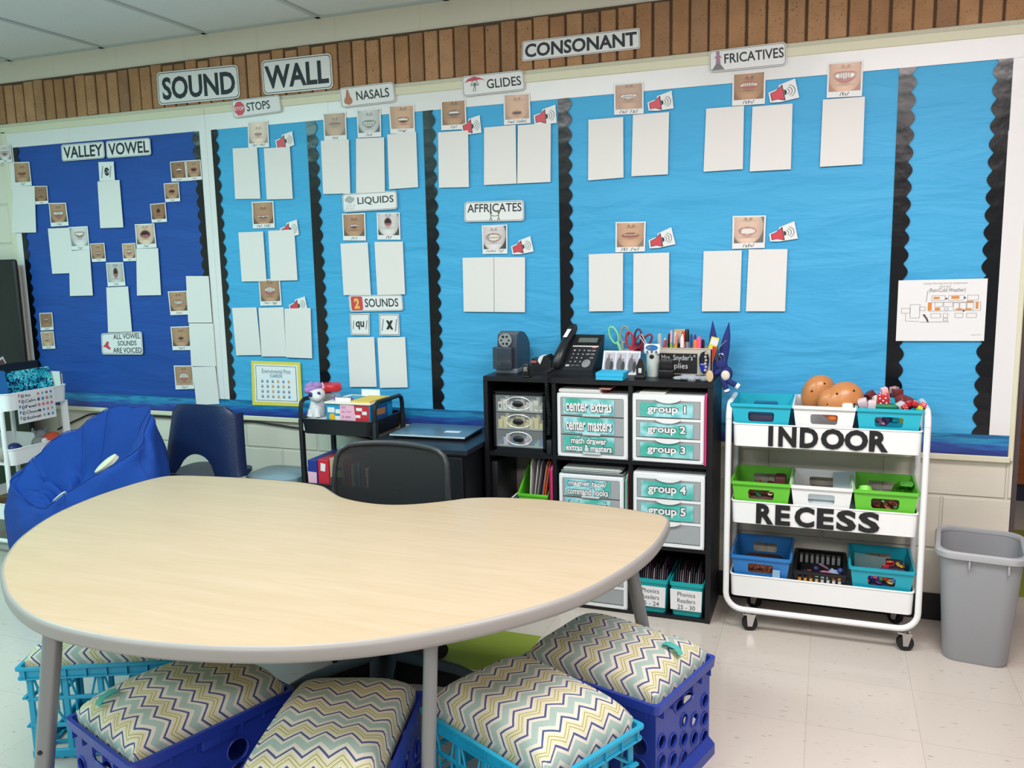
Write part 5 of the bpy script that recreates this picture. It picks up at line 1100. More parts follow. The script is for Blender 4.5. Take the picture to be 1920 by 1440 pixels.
def drawer_unit(label, x0, x1, z0, z1, yf, lab, style, grp='plastic drawer units in the cube shelf', lz=None):
    t = thing('drawer_unit', label, 'drawer unit', ((x0 + x1) / 2, yf + .13, z0), 0, grp)
    W_ = mat('e6e8ea', .35); b = B(); fw = .014; yb = -.036
    b.loft([rrect(x0, x1, z0, z1, .010, 0, 3)] and [[(p[0], yf + dy, p[1]) for p in rrect(x0 + i, x1 - i, z0 + i, z1 - i, max(.004, .012 - i * .5), 0, 3)] for dy, i in ((.004, 0), (0, .003), (0, fw), (.012, fw), (.012, fw + .001))], False, False)
    b.box(x0 + .001, x1 - .001, yf + .004, yb, z1 - .008, z1 - .0005); b.box(x0 + .001, x1 - .001, yf + .004, yb, z0 + .0005, z0 + .008)
    b.box(x0 + .0005, x0 + .006, yf + .004, yb, z0 + .004, z1 - .004); b.box(x1 - .006, x1 - .0005, yf + .004, yb, z0 + .004, z1 - .004); b.box(x0 + .004, x1 - .004, yb - .003, yb, z0 + .004, z1 - .004)
    b.build('housing', W_, t)
    n = len(lab); h = (z1 - z0 - 2 * fw) / n
    for i, ls in enumerate(lab):
        a = z1 - fw - (i + 1) * h; c = a + h
        b = B(); g = .004 if style == 'handle' else .0015
        b.rbox(x0 + fw + .001, x1 - fw - .001, yf + .001, yf + .004, a + g, c - g, .0012, 1); b.box(x0 + fw + .002, x1 - fw - .002, yf + .004, -.05, a + g, a + g + .003)
        b.box(x0 + fw + .002, x0 + fw + .005, yf + .004, -.05, a + g, c - .018); b.box(x1 - fw - .005, x1 - fw - .002, yf + .004, -.05, a + g, c - .018)
        d = b.build('drawer', DRW, t)
        b = B(); b.box(x0 + fw + .012, x1 - fw - .012, yf + .03, -.06, a + g + .004, a + h * .55); b.build('drawer_contents', mat('8d9297', .7, var=.5, bscale=30), d)
        if style == 'handle':
            b = B(); b.box(x0 + fw, x1 - fw, yf - .001, yf + .006, c - .007, c + .002)
            mx_ = (x0 + x1) / 2; cr = [(mx_ + .046 * k / 8, c - .003 - .0125 * (1 - (k / 8) ** 2) ** .8) for k in range(-8, 9)]
            b.prism([(mx_ + .046, c + .002), (mx_ - .046, c + .002)] + cr, 'y', yf - .009, yf + .002); b.build('handle', W_, d)
        else:
            b = B(); mx_ = (x0 + x1) / 2; b.rbox(mx_ - .035, mx_ + .035, yf - .008, yf + .001, a + .001, a + .009, .002); b.build('handle', mat('cfd6d8', .2, alpha=.85), d)
        if ls:
            if style == 'handle': label_strip(d, x0 + .030, x1 - .040, a + .007, c - .016, yf - .0002 - .0005, ls)
            else: label_strip(d, x0 + .026, x1 - .050, a + .008, c - .004, yf - .0005, ls)
    return t
drawer_unit('white three drawer unit labelled center extras and center masters', -.957, -.684, .6045, .849, -.302, [['center extras'], ['center masters'], ['math drawer', 'extras & masters']], 'plain')
drawer_unit('white three drawer unit labelled group 1, group 2 and group 3', -.666, -.404, .6045, .857, -.302, [['group 1'], ['group 2'], ['group 3']], 'handle')
drawer_unit('white three drawer unit labelled group 4 and group 5', -.663, -.400, .2835, .562, -.302, [['group 4'], ['group 5'], None], 'handle')
drawer_unit('clear fronted drawer unit labelled magnet tape and thank you cards', -.953, -.700, .2835, .536, -.302, [['magnet tape/', 'command hooks'], ['thank you cards'], None], 'plain')
drawer_unit('white drawer unit on the floor level of the middle column, half behind the table', -.955, -.686, .0155, .262, -.302, [None, None, None], 'handle')
# black mini drawers with clear fronts
md = thing('mini_drawer_unit', 'small black unit with three clear drawers of letter tiles', 'drawer unit', (-1.118, -.15, .604))
b = B(); MB_ = mat('15161a', .4)
b.box(-1.226, -1.012, -.28, -.05, .604, .622); b.box(-1.226, -1.012, -.28, -.05, .832, .842); b.box(-1.226, -1.216, -.28, -.05, .61, .84); b.box(-1.022, -1.012, -.28, -.05, .61, .84); b.box(-1.22, -1.02, -.053, -.05, .61, .84); b.build('housing', MB_, md)
for i, zc in enumerate((.762, .692, .623)):
    b = B(); b.rbox(-1.2155, -1.0225, -.282, -.279, zc, zc + .068, .001, 1); d = b.build('drawer', mat('c9cfd2', .12, alpha=.16), md)
    b = B(); b.box(-1.213, -1.025, -.272, -.07, zc + .002, zc + .006); b.box(-1.213, -1.025, -.10, -.096, zc + .004, zc + .06); d2 = b.build('drawer_tray', mat('a9b0b0', .5), d)
    b = B(); b.tube([(-1.120 + .052 * math.cos(a), -.283, zc + .036 + .026 * math.sin(a)) for a in [2 * PI * k / 24 for k in range(24)]], .0022, 6, True); b.build('handle_ring', mat('d5dadb', .15), d)
    b = B(); b.ball((-1.122, -.285, zc + .035), (.023, .006, .0125), 18, 8); b.build('knob', MB_, d)
    b = B()
    for k in range(9):
        x = -1.203 + k * .0215; hh = (.032 + .012 * math.sin(k * 2.1)) if i < 2 else .018 + .012 * math.sin(k * 1.7); b.mi = 0 if i == 0 else (1 if i == 1 else (2, 3, 2, 4)[k % 4]); b.rbox(x - .009, x + .009, -.268, -.262, zc + .006, zc + .006 + hh, .001, 1); b.rbox(x - .006, x + .010, -.25, -.242, zc + .006, zc + .012 + hh * 1.15, .001, 1)
    tl_ = b.build('letter_tiles', [mat('e6e2d8', .5), mat('dccb86', .5), mat('31518c', .5), mat('cdb9bd', .5), mat('58b49c', .5)], d)
    if i == 0:
        for s, x in (('u', -1.052), ('d', -1.032), ('l', -1.203), ('T', -1.18)): b = B(); put_text(b, s, (x - .005, zc + .015, x + .005, zc + .030), lambda u, v: Vector((u, -.2686, v))); b.build('lettering', INK, tl_, None)
# papers lying on the drawer units
def papers(x0, x1, y0, y1, z, n, label, name='paper_stack', cols=('e8e6e2',), rot=0):
    b = B()
    for k in range(n): b.mi = k % len(cols); o_ = random.uniform(-.004, .004); b.box(x0 + o_, x1 + o_, y0 + o_, y1, z + k * .003, z + k * .003 + .0022)
    return solo(b, name, [mat(c, .6) for c in cols], label, 'papers')
papers(-.950, -.79, -.288, -.08, .8492, 5, 'stack of white papers on the center extras drawers'); papers(-.80, -.755, -.285, -.10, .8645, 2, 'red edged paper strip lying on the papers of the center extras drawers', 'paper_strip', ('c23a3a', 'e2b9a9'))
papers(-.640, -.545, -.292, -.09, .8575, 2, 'white papers lying on the group 1 drawers')
b = B(); tray(b, -.945, -.70, -.298, -.05, .537, .549, .012, .004); solo(b, 'paper_tray', mat('6d7679', .3), 'smoky grey tray on the magnet tape drawers', 'tray')
papers(-.935, -.715, -.288, -.06, .5495, 3, 'pale folders stacked in the smoky tray', 'folder_stack', ('d6dad6', 'c8d6d2'))
# folders standing beside the drawers
def folder(x, z0, z1, col, label, lean=0.0, y0=-.300, y1=-.06, t=.004, grp=None, top=.02):
    b = B(); b.prism([(y0, z0), (y1, z0), (y1, z1), (y0 + top, z1), (y0, z1 - top)], 'x', x - t / 2, x + t / 2)
    for v in b.bm.verts: v.co.x += (v.co.z - z0) * lean
    return solo(b, 'file_folder', mat(col, .45), label, 'folder', grp)
folder(-.3985, .6045, .866, 'e8337f', 'hot pink folder squeezed beside the group 1 drawers', 0, -.31, t=.0045)
folder(-.693, .2835, .545, '6fc4b4', 'mint folder beside the magnet tape drawers', 0.01); folder(-.688, .2835, .55, '8ab8ac', 'dull green folder next to the mint folder', 0.01, t=.003); folder(-.6845, .2835, .56, 'b5403c', 'dark red folder against the divider by the magnet tape drawers', 0.0, t=.003)
# green magazine holder
gh = thing('magazine_holder', 'lime green plastic holder with folders in the shelf', 'holder', (-1.07, -.16, .2835))
b = B(); GM = mat('5fc12f', .35)
side = [(-.275, .2835), (-.05, .2835), (-.05, .52), (-.12, .53), (-.275, .425)]
for x in (-1.128, -1.012): b.prism(side, 'x', x - .0015, x + .0015)
b.box(-1.128, -1.012, -.275, -.272, .2835, .425); b.box(-1.128, -1.012, -.053, -.05, .2835, .52); b.box(-1.128, -1.012, -.275, -.05, .2835, .287); b.build('holder_body', GM, gh)
b = B(); b.rbox(-1.133, -1.006, -.279, -.272, .424, .437, .003); b.tube([(-1.131, -.277, .431), (-1.131, -.12, .533), (-1.131, -.05, .524)], .004, 6); b.build('rim', GM, gh)
for k, (x, c, zt, ln_) in enumerate(((-1.092, 'd4d0cb', .58, .05), (-1.083, 'b9b4b3', .582, .12), (-1.076, '8d8a90', .578, .15), (-1.058, '6f6a72', .572, .16), (-1.052, 'cf5a2f', .574, .15), (-1.044, 'd9642f', .57, .15))):
    folder(x, .288, zt, c, ('white', 'light grey', 'mid grey', 'dark grey', 'orange', 'bright orange')[k] + ' folder standing in the lime green holder', ln_, -.262, -.07, .0035)
folder(-1.001, .2835, .556, '54306f', 'purple folder between the lime holder and the divider', .0, -.270, t=.004); folder(-.9945, .2835, .556, 'e62e6f', 'magenta folder next to the purple folder', .0, -.275, t=.004); folder(-.9880, .2835, .560, 'ef3d7c', 'pink folder against the divider next to the magenta one', .0, -.280, t=.005)
b = B(); b.box(-.03, .03, -.12, .12, 0, .006); b.xf(Matrix.Translation((-1.185, -.16, .385)) @ Matrix.Rotation(-.75, 4, 'Y') @ Matrix.Scale(2.2, 4, (1, 0, 0))); solo(b, 'picture_book', mat('d5d2cc', .5), 'white covered book leaning left of the lime holder', 'book')
b = B(); b.box(-.03, .03, -.12, .12, 0, .005); b.xf(Matrix.Translation((-1.172, -.15, .385)) @ Matrix.Rotation(-.75, 4, 'Y') @ Matrix.Scale(2.0, 4, (1, 0, 0))); solo(b, 'picture_book', mat('4aa0bd', .5), 'blue covered book leaning against the lime holder', 'book')
b = B(); b.rbox(-1.241, -1.215, -.28, -.06, .2835, .56, .003); solo(b, 'black_binder', BLACK, 'black binder standing at the wall of the cube left of the books', 'binder')
# phonics bins
def phonics(x0, x1, label, txt):
    t = thing('book_bin', label, 'bin', ((x0 + x1) / 2, -.16, .0155), 0, 'teal bins of readers')
    TB = mat('17a3a6', .35); b = B(); b.loft([rrect(x0 + .010, x1 - .010, -.282, -.03, .012, .0155), rrect(x0 + .002, x1 - .002, -.288, -.024, .012, .138), rrect(x0 + .004, x1 - .004, -.286, -.026, .012, .138), rrect(x0 + .012, x1 - .012, -.280, -.032, .012, .018)]); b.build('bin_body', TB, t)
    b = B(); i_ = lambda d, z: rrect(x0 + d, x1 - d, -.290 + d, -.022 - d, .012, z); b.loft([i_(.004, .132), i_(-.001, .132), i_(-.001, .146), i_(.004, .147), i_(.004, .132)], False, False); b.build('rim', TB, t)
    b = B(); b.prism([(x0 + .005, .040), (x1 - .008, .040), (x1 - .006, .120), (x0 + .003, .120)], 'y', -.2925, -.2915); lb = b.build('label_card', WHITE, t, None)
    for i, s in enumerate(txt):
        hw = .0052 * len(s) * .9; c = (x0 + x1) / 2; za = .094 - .025 * i
        b = B(); put_text(b, s, (c - hw, za, c + hw, za + .017), lambda u, v: Vector((u, -.2929, v))); b.build('lettering', INK, lb, None)
    n = 13; cols = ('3a2b3f', '4a2c4c', '8d8a8c', '3b3a42', 'b7b2ad', '5a2f52', '6e6a70')
    for k in range(n):
        x = x0 + .014 + k * (x1 - x0 - .028) / (n - 1); b = B(); b.box(x - .0014, x + .0014, -.275, -.075, .0195, .172 + .012 * math.sin(k * 1.9)); 
        for v in b.bm.verts: v.co.y += (v.co.z - .02) * .45
        solo(b, 'reader_booklet', mat(cols[(k * 3 + len(txt[2])) % 7], .5), 'thin phonics reader filed on edge in the teal bin numbered %s' % txt[2].replace(' ', ''), 'booklet', 'readers in the bin numbered %s' % txt[2].replace(' ', ''))
phonics(-.527, -.400, 'teal bin labelled Phonics Readers 25 - 30', ('Phonics', 'Readers', '25 - 30')); phonics(-.662, -.535, 'teal bin labelled Phonics Readers 15 - 24, partly behind the table leg', ('Phonics', 'Readers', '15 - 24'))

# ================================================================== things on top of the cube shelf
ZT = .905
ps = thing('pencil_sharpener', 'grey and black electric pencil sharpener with round dial', 'pencil sharpener', (-1.175, -.15, ZT))
SG_ = mat('3a4250', .35); b = B(); prof = [(-.205, ZT + .018), (-.05, ZT + .018), (-.05, ZT + .105), (-.075, ZT + .135), (-.115, ZT + .158), (-.165, ZT + .166), (-.200, ZT + .155), (-.208, ZT + .112), (-.208, ZT + .10)]
b.prism(prof, 'x', -1.232, -1.150); b.build('body', SG_, ps)
b = B(); b.rbox(-1.240, -1.146, -.215, -.045, ZT, ZT + .02, .005); b.build('base', mat('69727a', .4), ps)
b = B(); b.rbox(-1.243, -1.162, -.236, -.205, ZT + .02, ZT + .108, .004); b.build('shavings_drawer', mat('3a4450', .12, alpha=.85), ps)
b = B(); b.cyl((-1.196, -.206, ZT + .133), (-1.196, -.216, ZT + .133), .027, seg=24); dl = b.build('dial', mat('8b9396', .4), ps)
b = B()
for k in range(6): a = 2 * PI * k / 6; b.cyl((-1.196 + .016 * math.cos(a), -.2155, ZT + .133 + .016 * math.sin(a)), (-1.196 + .016 * math.cos(a), -.2168, ZT + .133 + .016 * math.sin(a)), .0042 + .0008 * (k % 3), seg=10)
b.build('pencil_holes', RUBBER, dl)
ms = thing('stapler', 'small black stapler standing upright by the tape dispenser', 'stapler', (-1.084, -.285, ZT))
b = B(); b.rbox(-1.100, -1.068, -.30, -.262, ZT, ZT + .006, .002); b.rbox(-1.098, -1.072, -.292, -.272, ZT + .005, ZT + .052, .006); b.build('body', BLACK, ms); b = B(); b.rbox(-1.092, -1.078, -.2935, -.291, ZT + .02, ZT + .038, .001); b.build('metal_plate', CHROME, ms)
td = thing('tape_dispenser', 'black desk tape dispenser between the sharpener and the phone', 'tape dispenser', (-1.055, -.17, ZT))
b = B(); b.prism([(-1.115, ZT), (-1.015, ZT), (-1.012, ZT + .05), (-1.03, ZT + .075), (-1.045, ZT + .07), (-1.06, ZT + .035), (-1.075, ZT + .055), (-1.095, ZT + .06), (-1.10, ZT + .03), (-1.115, ZT + .025)], 'y', -.19, -.13); b.build('body', BLACK, td)
b = B(); b.cyl((-1.045, -.185, ZT + .048), (-1.045, -.165, ZT + .048), .026, seg=20); b.build('tape_roll', mat('dfe3e3', .4), td)
b = B(); b.box(-1.098, -1.074, -.1915, -.19, ZT + .043, ZT + .052); b.build('cutter_strip', mat('b0554f', .4), td)
# telephone
ph = thing('desk_phone', 'black office desk phone with handset and silver keys', 'telephone', (-.93, -.13, ZT))
PB = mat('1c1f23', .35)
def pm(u, v, d=0.0):      # u 0..1 across the face, v 0..1 up the sloping face
    p0, p1 = Vector((-1.012 + .004 * v, -.195, ZT + .020)), Vector((-.985, -.085, ZT + .148)); w_ = .165 - .004 * v
    base = p0.lerp(p1, v); n_ = Vector((0, -.76, .65)); return base + Vector((w_ * u, 0, 0)) + n_ * d
b = B(); b.loft([[pm(0, 0), pm(1, 0), pm(1, 1), pm(0, 1)], [Vector((-1.015, -.195, ZT)), Vector((-.845, -.195, ZT)), Vector((-.845, -.045, ZT)), Vector((-1.012, -.045, ZT))]]); b.build('base', PB, ph)
b = B(); b.loft([[pm(.34, .72, .0008), pm(.94, .72, .0008), pm(.94, .93, .0008), pm(.34, .93, .0008)], [pm(.34, .72, .003), pm(.94, .72, .003), pm(.94, .93, .003), pm(.34, .93, .003)]]); b.build('screen_bezel', mat('0e0f12', .3), ph)
b = B(); b.poly([pm(.40, .76, .0036), pm(.88, .76, .0036), pm(.88, .89, .0036), pm(.40, .89, .0036)]); b.build('screen', mat('5f6a66', .2), ph, None)
b = B(); b.poly([pm(.30, .645, .001), pm(.95, .645, .001), pm(.95, .672, .001), pm(.30, .672, .001)]); b.build('white_stripe', WHITE, ph, None)
b = B(); b.poly([pm(.80, .61, .001), pm(.91, .61, .001), pm(.91, .642, .001), pm(.80, .642, .001)]); b.build('red_key', mat('e0576a', .4), ph, None)
for r in range(4):
    for c in range(3):
        u, v = .40 + c * .12, .53 - r * .105; b = B(); b.loft([[pm(u - .035, v - .03, d), pm(u + .035, v - .03, d), pm(u + .035, v + .03, d), pm(u - .035, v + .03, d)] for d in (0, .003)]); kb = b.build('key', mat('2b2e33', .4), ph)
        b = B(); put_text(b, '123456789*0#'[r * 3 + c], (u - .014, v - .018, u + .014, v + .018), lambda x, y: pm(x, y, .0034)); b.build('numeral', WHITE, kb, None)
for r in range(3):
    for c in range(2): 
        if r == 2 and c == 0: continue
        u, v = .76 + c * .12, .53 - r * .10; b = B(); b.loft([[pm(u - .045, v - .02, d), pm(u + .045, v - .02, d), pm(u + .045, v + .02, d), pm(u - .045, v + .02, d)] for d in (0, .003)]); b.build('key', mat('77797d', .4), ph)
b = B(); b.loft([[pm(.80 + .10 * r_ * math.cos(t), .17 + .11 * r_ * math.sin(t), d) for t in [2 * PI * k / 20 for k in range(20)]] for r_, d in ((1, 0), (1, .004), (.62, .0045), (.6, .003))]); b.build('navigation_ring', mat('85888c', .4), ph)
for k, u in enumerate((.36, .49, .61)): b = B(); b.loft([[pm(u - .045, .085, d), pm(u + .045, .085, d), pm(u + .045, .135, d), pm(u - .045, .135, d)] for d in (0, .003)]); b.build('key', mat('b9bcc0' if k == 0 else '4a4d52', .4), ph)
hp_ = [pm(.13 + .03 * v, v, .012 + .020 * math.sin(PI * min(1, max(0, v)))) for v in (-.02, .1, .25, .45, .65, .85, 1.0, 1.12, 1.22)]
b = B(); rings = []
for i, (p, (hw, th)) in enumerate(zip(hp_, ((.014, .010), (.021, .017), (.022, .018), (.018, .014), (.017, .013), (.018, .014), (.021, .017), (.020, .016), (.012, .008)))):
    n_ = Vector((0, -.76, .65)); rings.append([p + Vector((hw * math.cos(t), 0, 0)) + n_ * (th * math.sin(t)) for t in [2 * PI * k / 14 for k in range(14)]])
b.loft(rings); hs = b.build('handset', PB, ph, 60)
b = B(); b.poly([pm(.095, .72, .047), pm(.195, .72, .047), pm(.205, 1.0, .036), pm(.105, 1.0, .036)]); b.build('paper_label', WHITE, hs, None)
b = B(); cpts = []
for i in range(361):
    t = i / 360; 
    if t < .25: c = Vector((-1.000, -.205 - .10 * (t / .25), ZT + .022 - .004 * (t / .25)))
    else: c = Vector((-.990 - .004 * math.sin(6 * t), -.312 + .004 * math.sin(9 * t), ZT + .018 - (t - .25) / .75 * .235))
    a = t * 2 * PI * 42; cpts.append(c + Vector((.0065 * math.cos(a), .0065 * math.sin(a) if t > .25 else 0, .0065 * math.sin(a) if t <= .25 else 0)))
b.tube(cpts, .0020, 5); b.build('coiled_cord', RUBBER, ph, 60)
b = B(); b.rbox(-1.006, -.985, -.288, -.25, .604, .66, .003); solo(b, 'power_adapter', mat('26282c', .4), 'small black plug adapter beside the mini drawers', 'adapter')
# photo card, sticky notes
pc = thing('photo_card', 'white card of three posed couples leaning behind the sticky notes', 'photo card', (-.745, -.14, ZT))
def pcm(u, v, d=0): return Vector((-.822 + .146 * u + .006 * v, -.150 + .020 * v + d, ZT + .090 * v))
b = B(); b.loft([[pcm(u, v, d) for u, v in ((0, 0), (1, 0), (1, 1), (0, 1))] for d in (0, .001)]); b.build('card', WHITE, pc, None)
for k in range(3):
    u0 = .05 + .31 * k; b = B(); b.poly([pcm(u, v, -.0005) for u, v in ((u0, .10), (u0 + .28, .10), (u0 + .28, .93), (u0, .93))]); b.mi = 1
    def el(cu, cv, ru, rv, d): b.poly([pcm(cu + ru * math.cos(t), cv + rv * math.sin(t), d) for t in [2 * PI * j / 16 for j in range(16)]])
    el(u0 + .10, .42, .075, .32, -.0008); b.mi = 2; el(u0 + .20, .34, .05, .24, -.0010); b.mi = 3; el(u0 + .11, .79, .026, .075, -.0012); el(u0 + .19, .62, .024, .065, -.0012)
    b.build('printed_photo', [mat('b9b6c4', .3), mat('5c6068', .4), mat('26262b', .4), mat('9a7360', .4)], pc, None)
for z0, x0, x1, y0, y1, lab in ((ZT, -.803, -.702, -.305, -.215, 'lower turquoise sticky note pad on the shelf top'), (ZT + .0135, -.805, -.700, -.300, -.205, 'upper turquoise sticky note pad stacked askew')):
    b = B()
    b.box(x0, x1, y0, y1, z0, z0 + .0125); solo(b, 'sticky_note_pad', mat('2bb3dd', .6), lab, 'note pad')
bs_ = thing('stapler', 'black stapler standing on end beside the timer canister', 'stapler', (-.648, -.235, ZT))
b = B(); b.rbox(-.670, -.630, -.255, -.215, ZT, ZT + .014, .004); b.prism([(-.663, ZT + .012), (-.634, ZT + .012), (-.633, ZT + .045), (-.640, ZT + .072), (-.652, ZT + .076), (-.664, ZT + .045)], 'y', -.248, -.222); b.build('body', BLACK, bs_); b = B(); b.rbox(-.655, -.643, -.2495, -.2475, ZT + .022, ZT + .040, .001); b.build('metal_plate', mat('d8d8d8', .3), bs_)
# cup of scissors
cp = thing('pencil_cup', 'white cup holding scissors behind the photo card', 'cup', (-.735, -.082, ZT)); b = B(); b.lathe([(.030, 0), (.035, .088), (.032, .088), (.028, .004)], (-.735, -.066, ZT), 24); b.build('cup_body', WHITE, cp)
def scissors(label, x, ang, c1, c2, zt, s=1.0, y=-.066):
    t = thing('scissors', label, 'scissors', (x, y, ZT + .01), 0, None, (0.0, ang, 0)); H = zt
    b = B(); b.prism([(-.006, 0), (.006, 0), (.004, H), (-.004, H)], 'y', -.0015, .0015); b.build('blade', CHROME, t, 30, False)
    for sg, c, q in ((-1, c1, 1.0), (1, c2, .92)):
        lo = [(sg * (.003 + .016 * s) + sg * .016 * s * math.cos(a) * .9 + sg * .006 * math.sin(a), -.001 * sg, H + .030 * s * q + .030 * s * q * math.sin(a)) for a in [2 * PI * k / 20 for k in range(20)]]
        b = B(); b.tube(lo, .0042 * s, 7, True); b.tube([(sg * .004, 0, H - .035), (sg * .008, 0, H - .005), (sg * .014, 0, H + .008)], [.006, .007, .005], 8); b.build('handle', mat(c, .4), t, 60, False)
scissors('mint and grey handled scissors in the white cup', -.748, -.16, '7fd0a6', '8d9a98', .105, 1.15, -.07); scissors('red handled scissors in the white cup', -.722, .14, 'c2243a', '8e1a2c', .088, 1.0, -.085); scissors('maroon and purple handled scissors in the white cup', -.716, .30, '5a3150', '8c2440', .098, 1.0, -.060)
# timer canister
tc_ = thing('timer_canister', 'tapered pale canister with a white digital timer on top', 'timer', (-.617, -.17, ZT)); b = B(); b.lathe([(.021, 0), (.0235, .05), (.0245, .088), (.020, .089)], (-.617, -.165, ZT), 24); b.build('canister', mat('c9d2cc', .3), tc_)
b = B(); b.rbox(-.648, -.586, -.188, -.165, ZT + .085, ZT + .124, .008, 3); tm = b.build('timer_head', mat('eceef0', .3), tc_)
b = B(); b.cyl((-.617, -.1885, ZT + .111), (-.617, -.190, ZT + .111), .011, seg=24)
for v in b.bm.verts: v.co.x = -.617 + (v.co.x + .617) * 2.1
b.build('timer_face', mat('2c6fb8', .3), tm); b = B(); b.box(-.634, -.620, -.1908, -.190, ZT + .107, ZT + .115); b.build('display', mat('77827a', .3), tm)
for k in range(3): b = B(); b.cyl((-.634 + .017 * k, -.1882, ZT + .095), (-.634 + .017 * k, -.1900, ZT + .095), .0042, seg=12); b.build('button', mat('4f5866', .4), tm)
b = B(); b.tube([(-.643, -.17, ZT + .118), (-.668, -.165, ZT + .150), (-.662, -.16, ZT + .160), (-.640, -.168, ZT + .122)], .0014, 5); b.build('lanyard', mat('d9d9d6', .5), tc_); b = B(); b.ball((-.617, -.189, ZT + .077), (.009, .002, .009), 12, 6); b.build('dark_spot', RUBBER, tc_)
st = thing('ink_stamp', 'black self inking stamp in front of the chalkboard caddy', 'stamp', (-.560, -.19, ZT)); b = B(); b.rbox(-.588, -.533, -.205, -.175, ZT, ZT + .030, .004); b.build('base', mat('121316', .3), st); b = B(); b.rbox(-.586, -.535, -.203, -.177, ZT + .028, ZT + .070, .007); b.build('cap', mat('1a1b1f', .3, alpha=.9), st)
b = B()
for k in range(5): b.ball((-.505 + .024 * k, -.250 + .008 * math.sin(3 * k), ZT + .008 + .003 * (k % 2)), (.022, .022 + .005 * (k % 2), .008 + .004 * (k % 3)), 14, 8)
solo(b, 'plastic_bag', mat('b9bfc6', .15, alpha=.75, bump=.8, bscale=60), 'crumpled clear plastic bag lying in front of the caddy', 'bag')
# caddy
cd = thing('supply_caddy', 'cream supply caddy with black chalkboard front and chalk writing', 'caddy', (-.505, -.08, ZT)); CRM = mat('c9c2b4', .45)
b = B(); b.box(-.604, -.404, -.125, -.121, ZT, ZT + .103); b.box(-.604, -.404, -.034, -.030, ZT, ZT + .103); b.box(-.604, -.600, -.125, -.03, ZT, ZT + .103); b.box(-.408, -.404, -.125, -.03, ZT, ZT + .103); b.box(-.604, -.404, -.125, -.03, ZT, ZT + .004)
for x in (-.54, -.47): b.box(x - .0015, x + .0015, -.121, -.034, ZT + .004, ZT + .09)
b.build('caddy_box', CRM, cd); b = B(); b.rbox(-.606, -.402, -.127, -.119, ZT + .1005, ZT + .1045, .001, 1); b.build('front_rim', CRM, cd)
b = B(); b.box(-.600, -.457, -.1265, -.125, ZT + .008, ZT + .084); cb_ = b.build('chalkboard_panel', mat('141519', .6), cd); CHALK = mat('d9dcdc', .8)
for s, r in (("Mrs. Snyder's", (-.592, ZT + .052, -.474, ZT + .079)), ('Supplies', (-.586, ZT + .020, -.492, ZT + .048))): b = B(); put_text(b, s, r, lambda u, v: Vector((u, -.1272, v))); b.build('chalk_writing', CHALK, cb_, None)
b = B(); 
for k in range(5): a = 2 * PI * k / 5; b.tube([(-.467, -.1272, ZT + .075), (-.467 + .004 * math.cos(a), -.1272, ZT + .075 + .005 * math.sin(a))], .0008, 4)
b.build('chalk_flower', CHALK, cb_)
def pen(x, y, col, cap, h, r=.0042, lean=0.0, label='', name='pen', cat='pen', tip=True, grp='pens in the supply caddy'):
    t = thing(name, label, cat, (x, y, ZT + .006), 0, grp, (0, lean, 0)); b = B(); b.cyl((0, 0, 0), (0, 0, h * .72), r, seg=10); b.build('barrel', mat(col, .35), t, 35, False)
    b = B(); b.tube([(0, 0, h * .72), (0, 0, h * .95), (0, 0, h)], [r * 1.08, r * 1.0, r * (.75 if tip else .95)], 10); b.build('cap', mat(cap, .35), t, 35, False)
for x, y, c, k, h, r, l, lab, nm in ((-.597, -.10, 'b0b6bd', 'a9b1ba', .150, .009, -.05, 'grey wide highlighter at the timer end of the caddy', 'highlighter'), (-.585, -.11, 'b5343c', 'b5343c', .128, .005, .04, 'short red marker beside the grey highlighter', 'marker'), (-.578, -.095, '2f8c5a', 'e9e9e9', .132, .0045, -.05, 'green pen with white cap in the caddy', 'pen'), (-.572, -.10, '23252b', '23252b', .150, .005, .03, 'black pen between the green pen and the lime pencil', 'pen'),
    (-.560, -.115, '86c23c', 'f0a9b8', .165, .0042, .02, 'lime green pencil with pink eraser', 'pencil'), (-.553, -.105, 'd9a22e', 'e6e0d0', .158, .0042, .06, 'first yellow pencil in the caddy, nearest the lime one', 'pencil'), (-.548, -.115, 'e0a93a', 'd98a8a', .150, .0042, .08, 'second yellow pencil in the caddy, leaning', 'pencil'), (-.543, -.095, '2a2c33', 'c9b9a9', .160, .0045, .12, 'black pen leaning beside the yellow pencils', 'pen'),
    (-.530, -.11, 'b93030', 'e8e4e0', .150, .0045, .10, 'dark red pen leaning right of the yellow pencils', 'pen'), (-.521, -.10, 'd94a2e', 'd94a2e', .160, .0075, 0.05, 'orange red marker in the middle of the caddy', 'marker'), (-.512, -.115, 'c22a3a', 'f1e3e6', .140, .0075, -.03, 'fat red marker with white print in the caddy', 'marker'), (-.497, -.10, '8d9096', '1b1c20', .168, .0085, -.02, 'thick black capped marker, tallest in the caddy', 'marker'),
    (-.482, -.11, '2b3d8c', '2b3d8c', .150, .004, 0, 'blue pen right of the thick black marker', 'pen'), (-.476, -.095, '5c2f7a', '5c2f7a', .148, .004, .04, 'purple pen next to the blue one', 'pen'), (-.466, -.115, 'ef7a3a', 'ef7a3a', .130, .0075, 0, 'orange highlighter in the caddy', 'highlighter'), (-.453, -.112, 'ef5fa0', 'ef5fa0', .142, .0075, 0, 'hot pink highlighter in the caddy', 'highlighter'), (-.440, -.10, '5a2030', '1c1d22', .130, .006, 0, 'dark maroon marker next to the pink highlighter', 'marker')):
    pen(x, y, c, k, h, r, l, lab, nm, nm)
b = B(); b.rbox(-.556, -.512, -.06, -.045, ZT + .006, ZT + .170, .002, 1); solo(b, 'kraft_box', mat('c9a98a', .7), 'tan cardboard box standing at the back of the caddy', 'box')
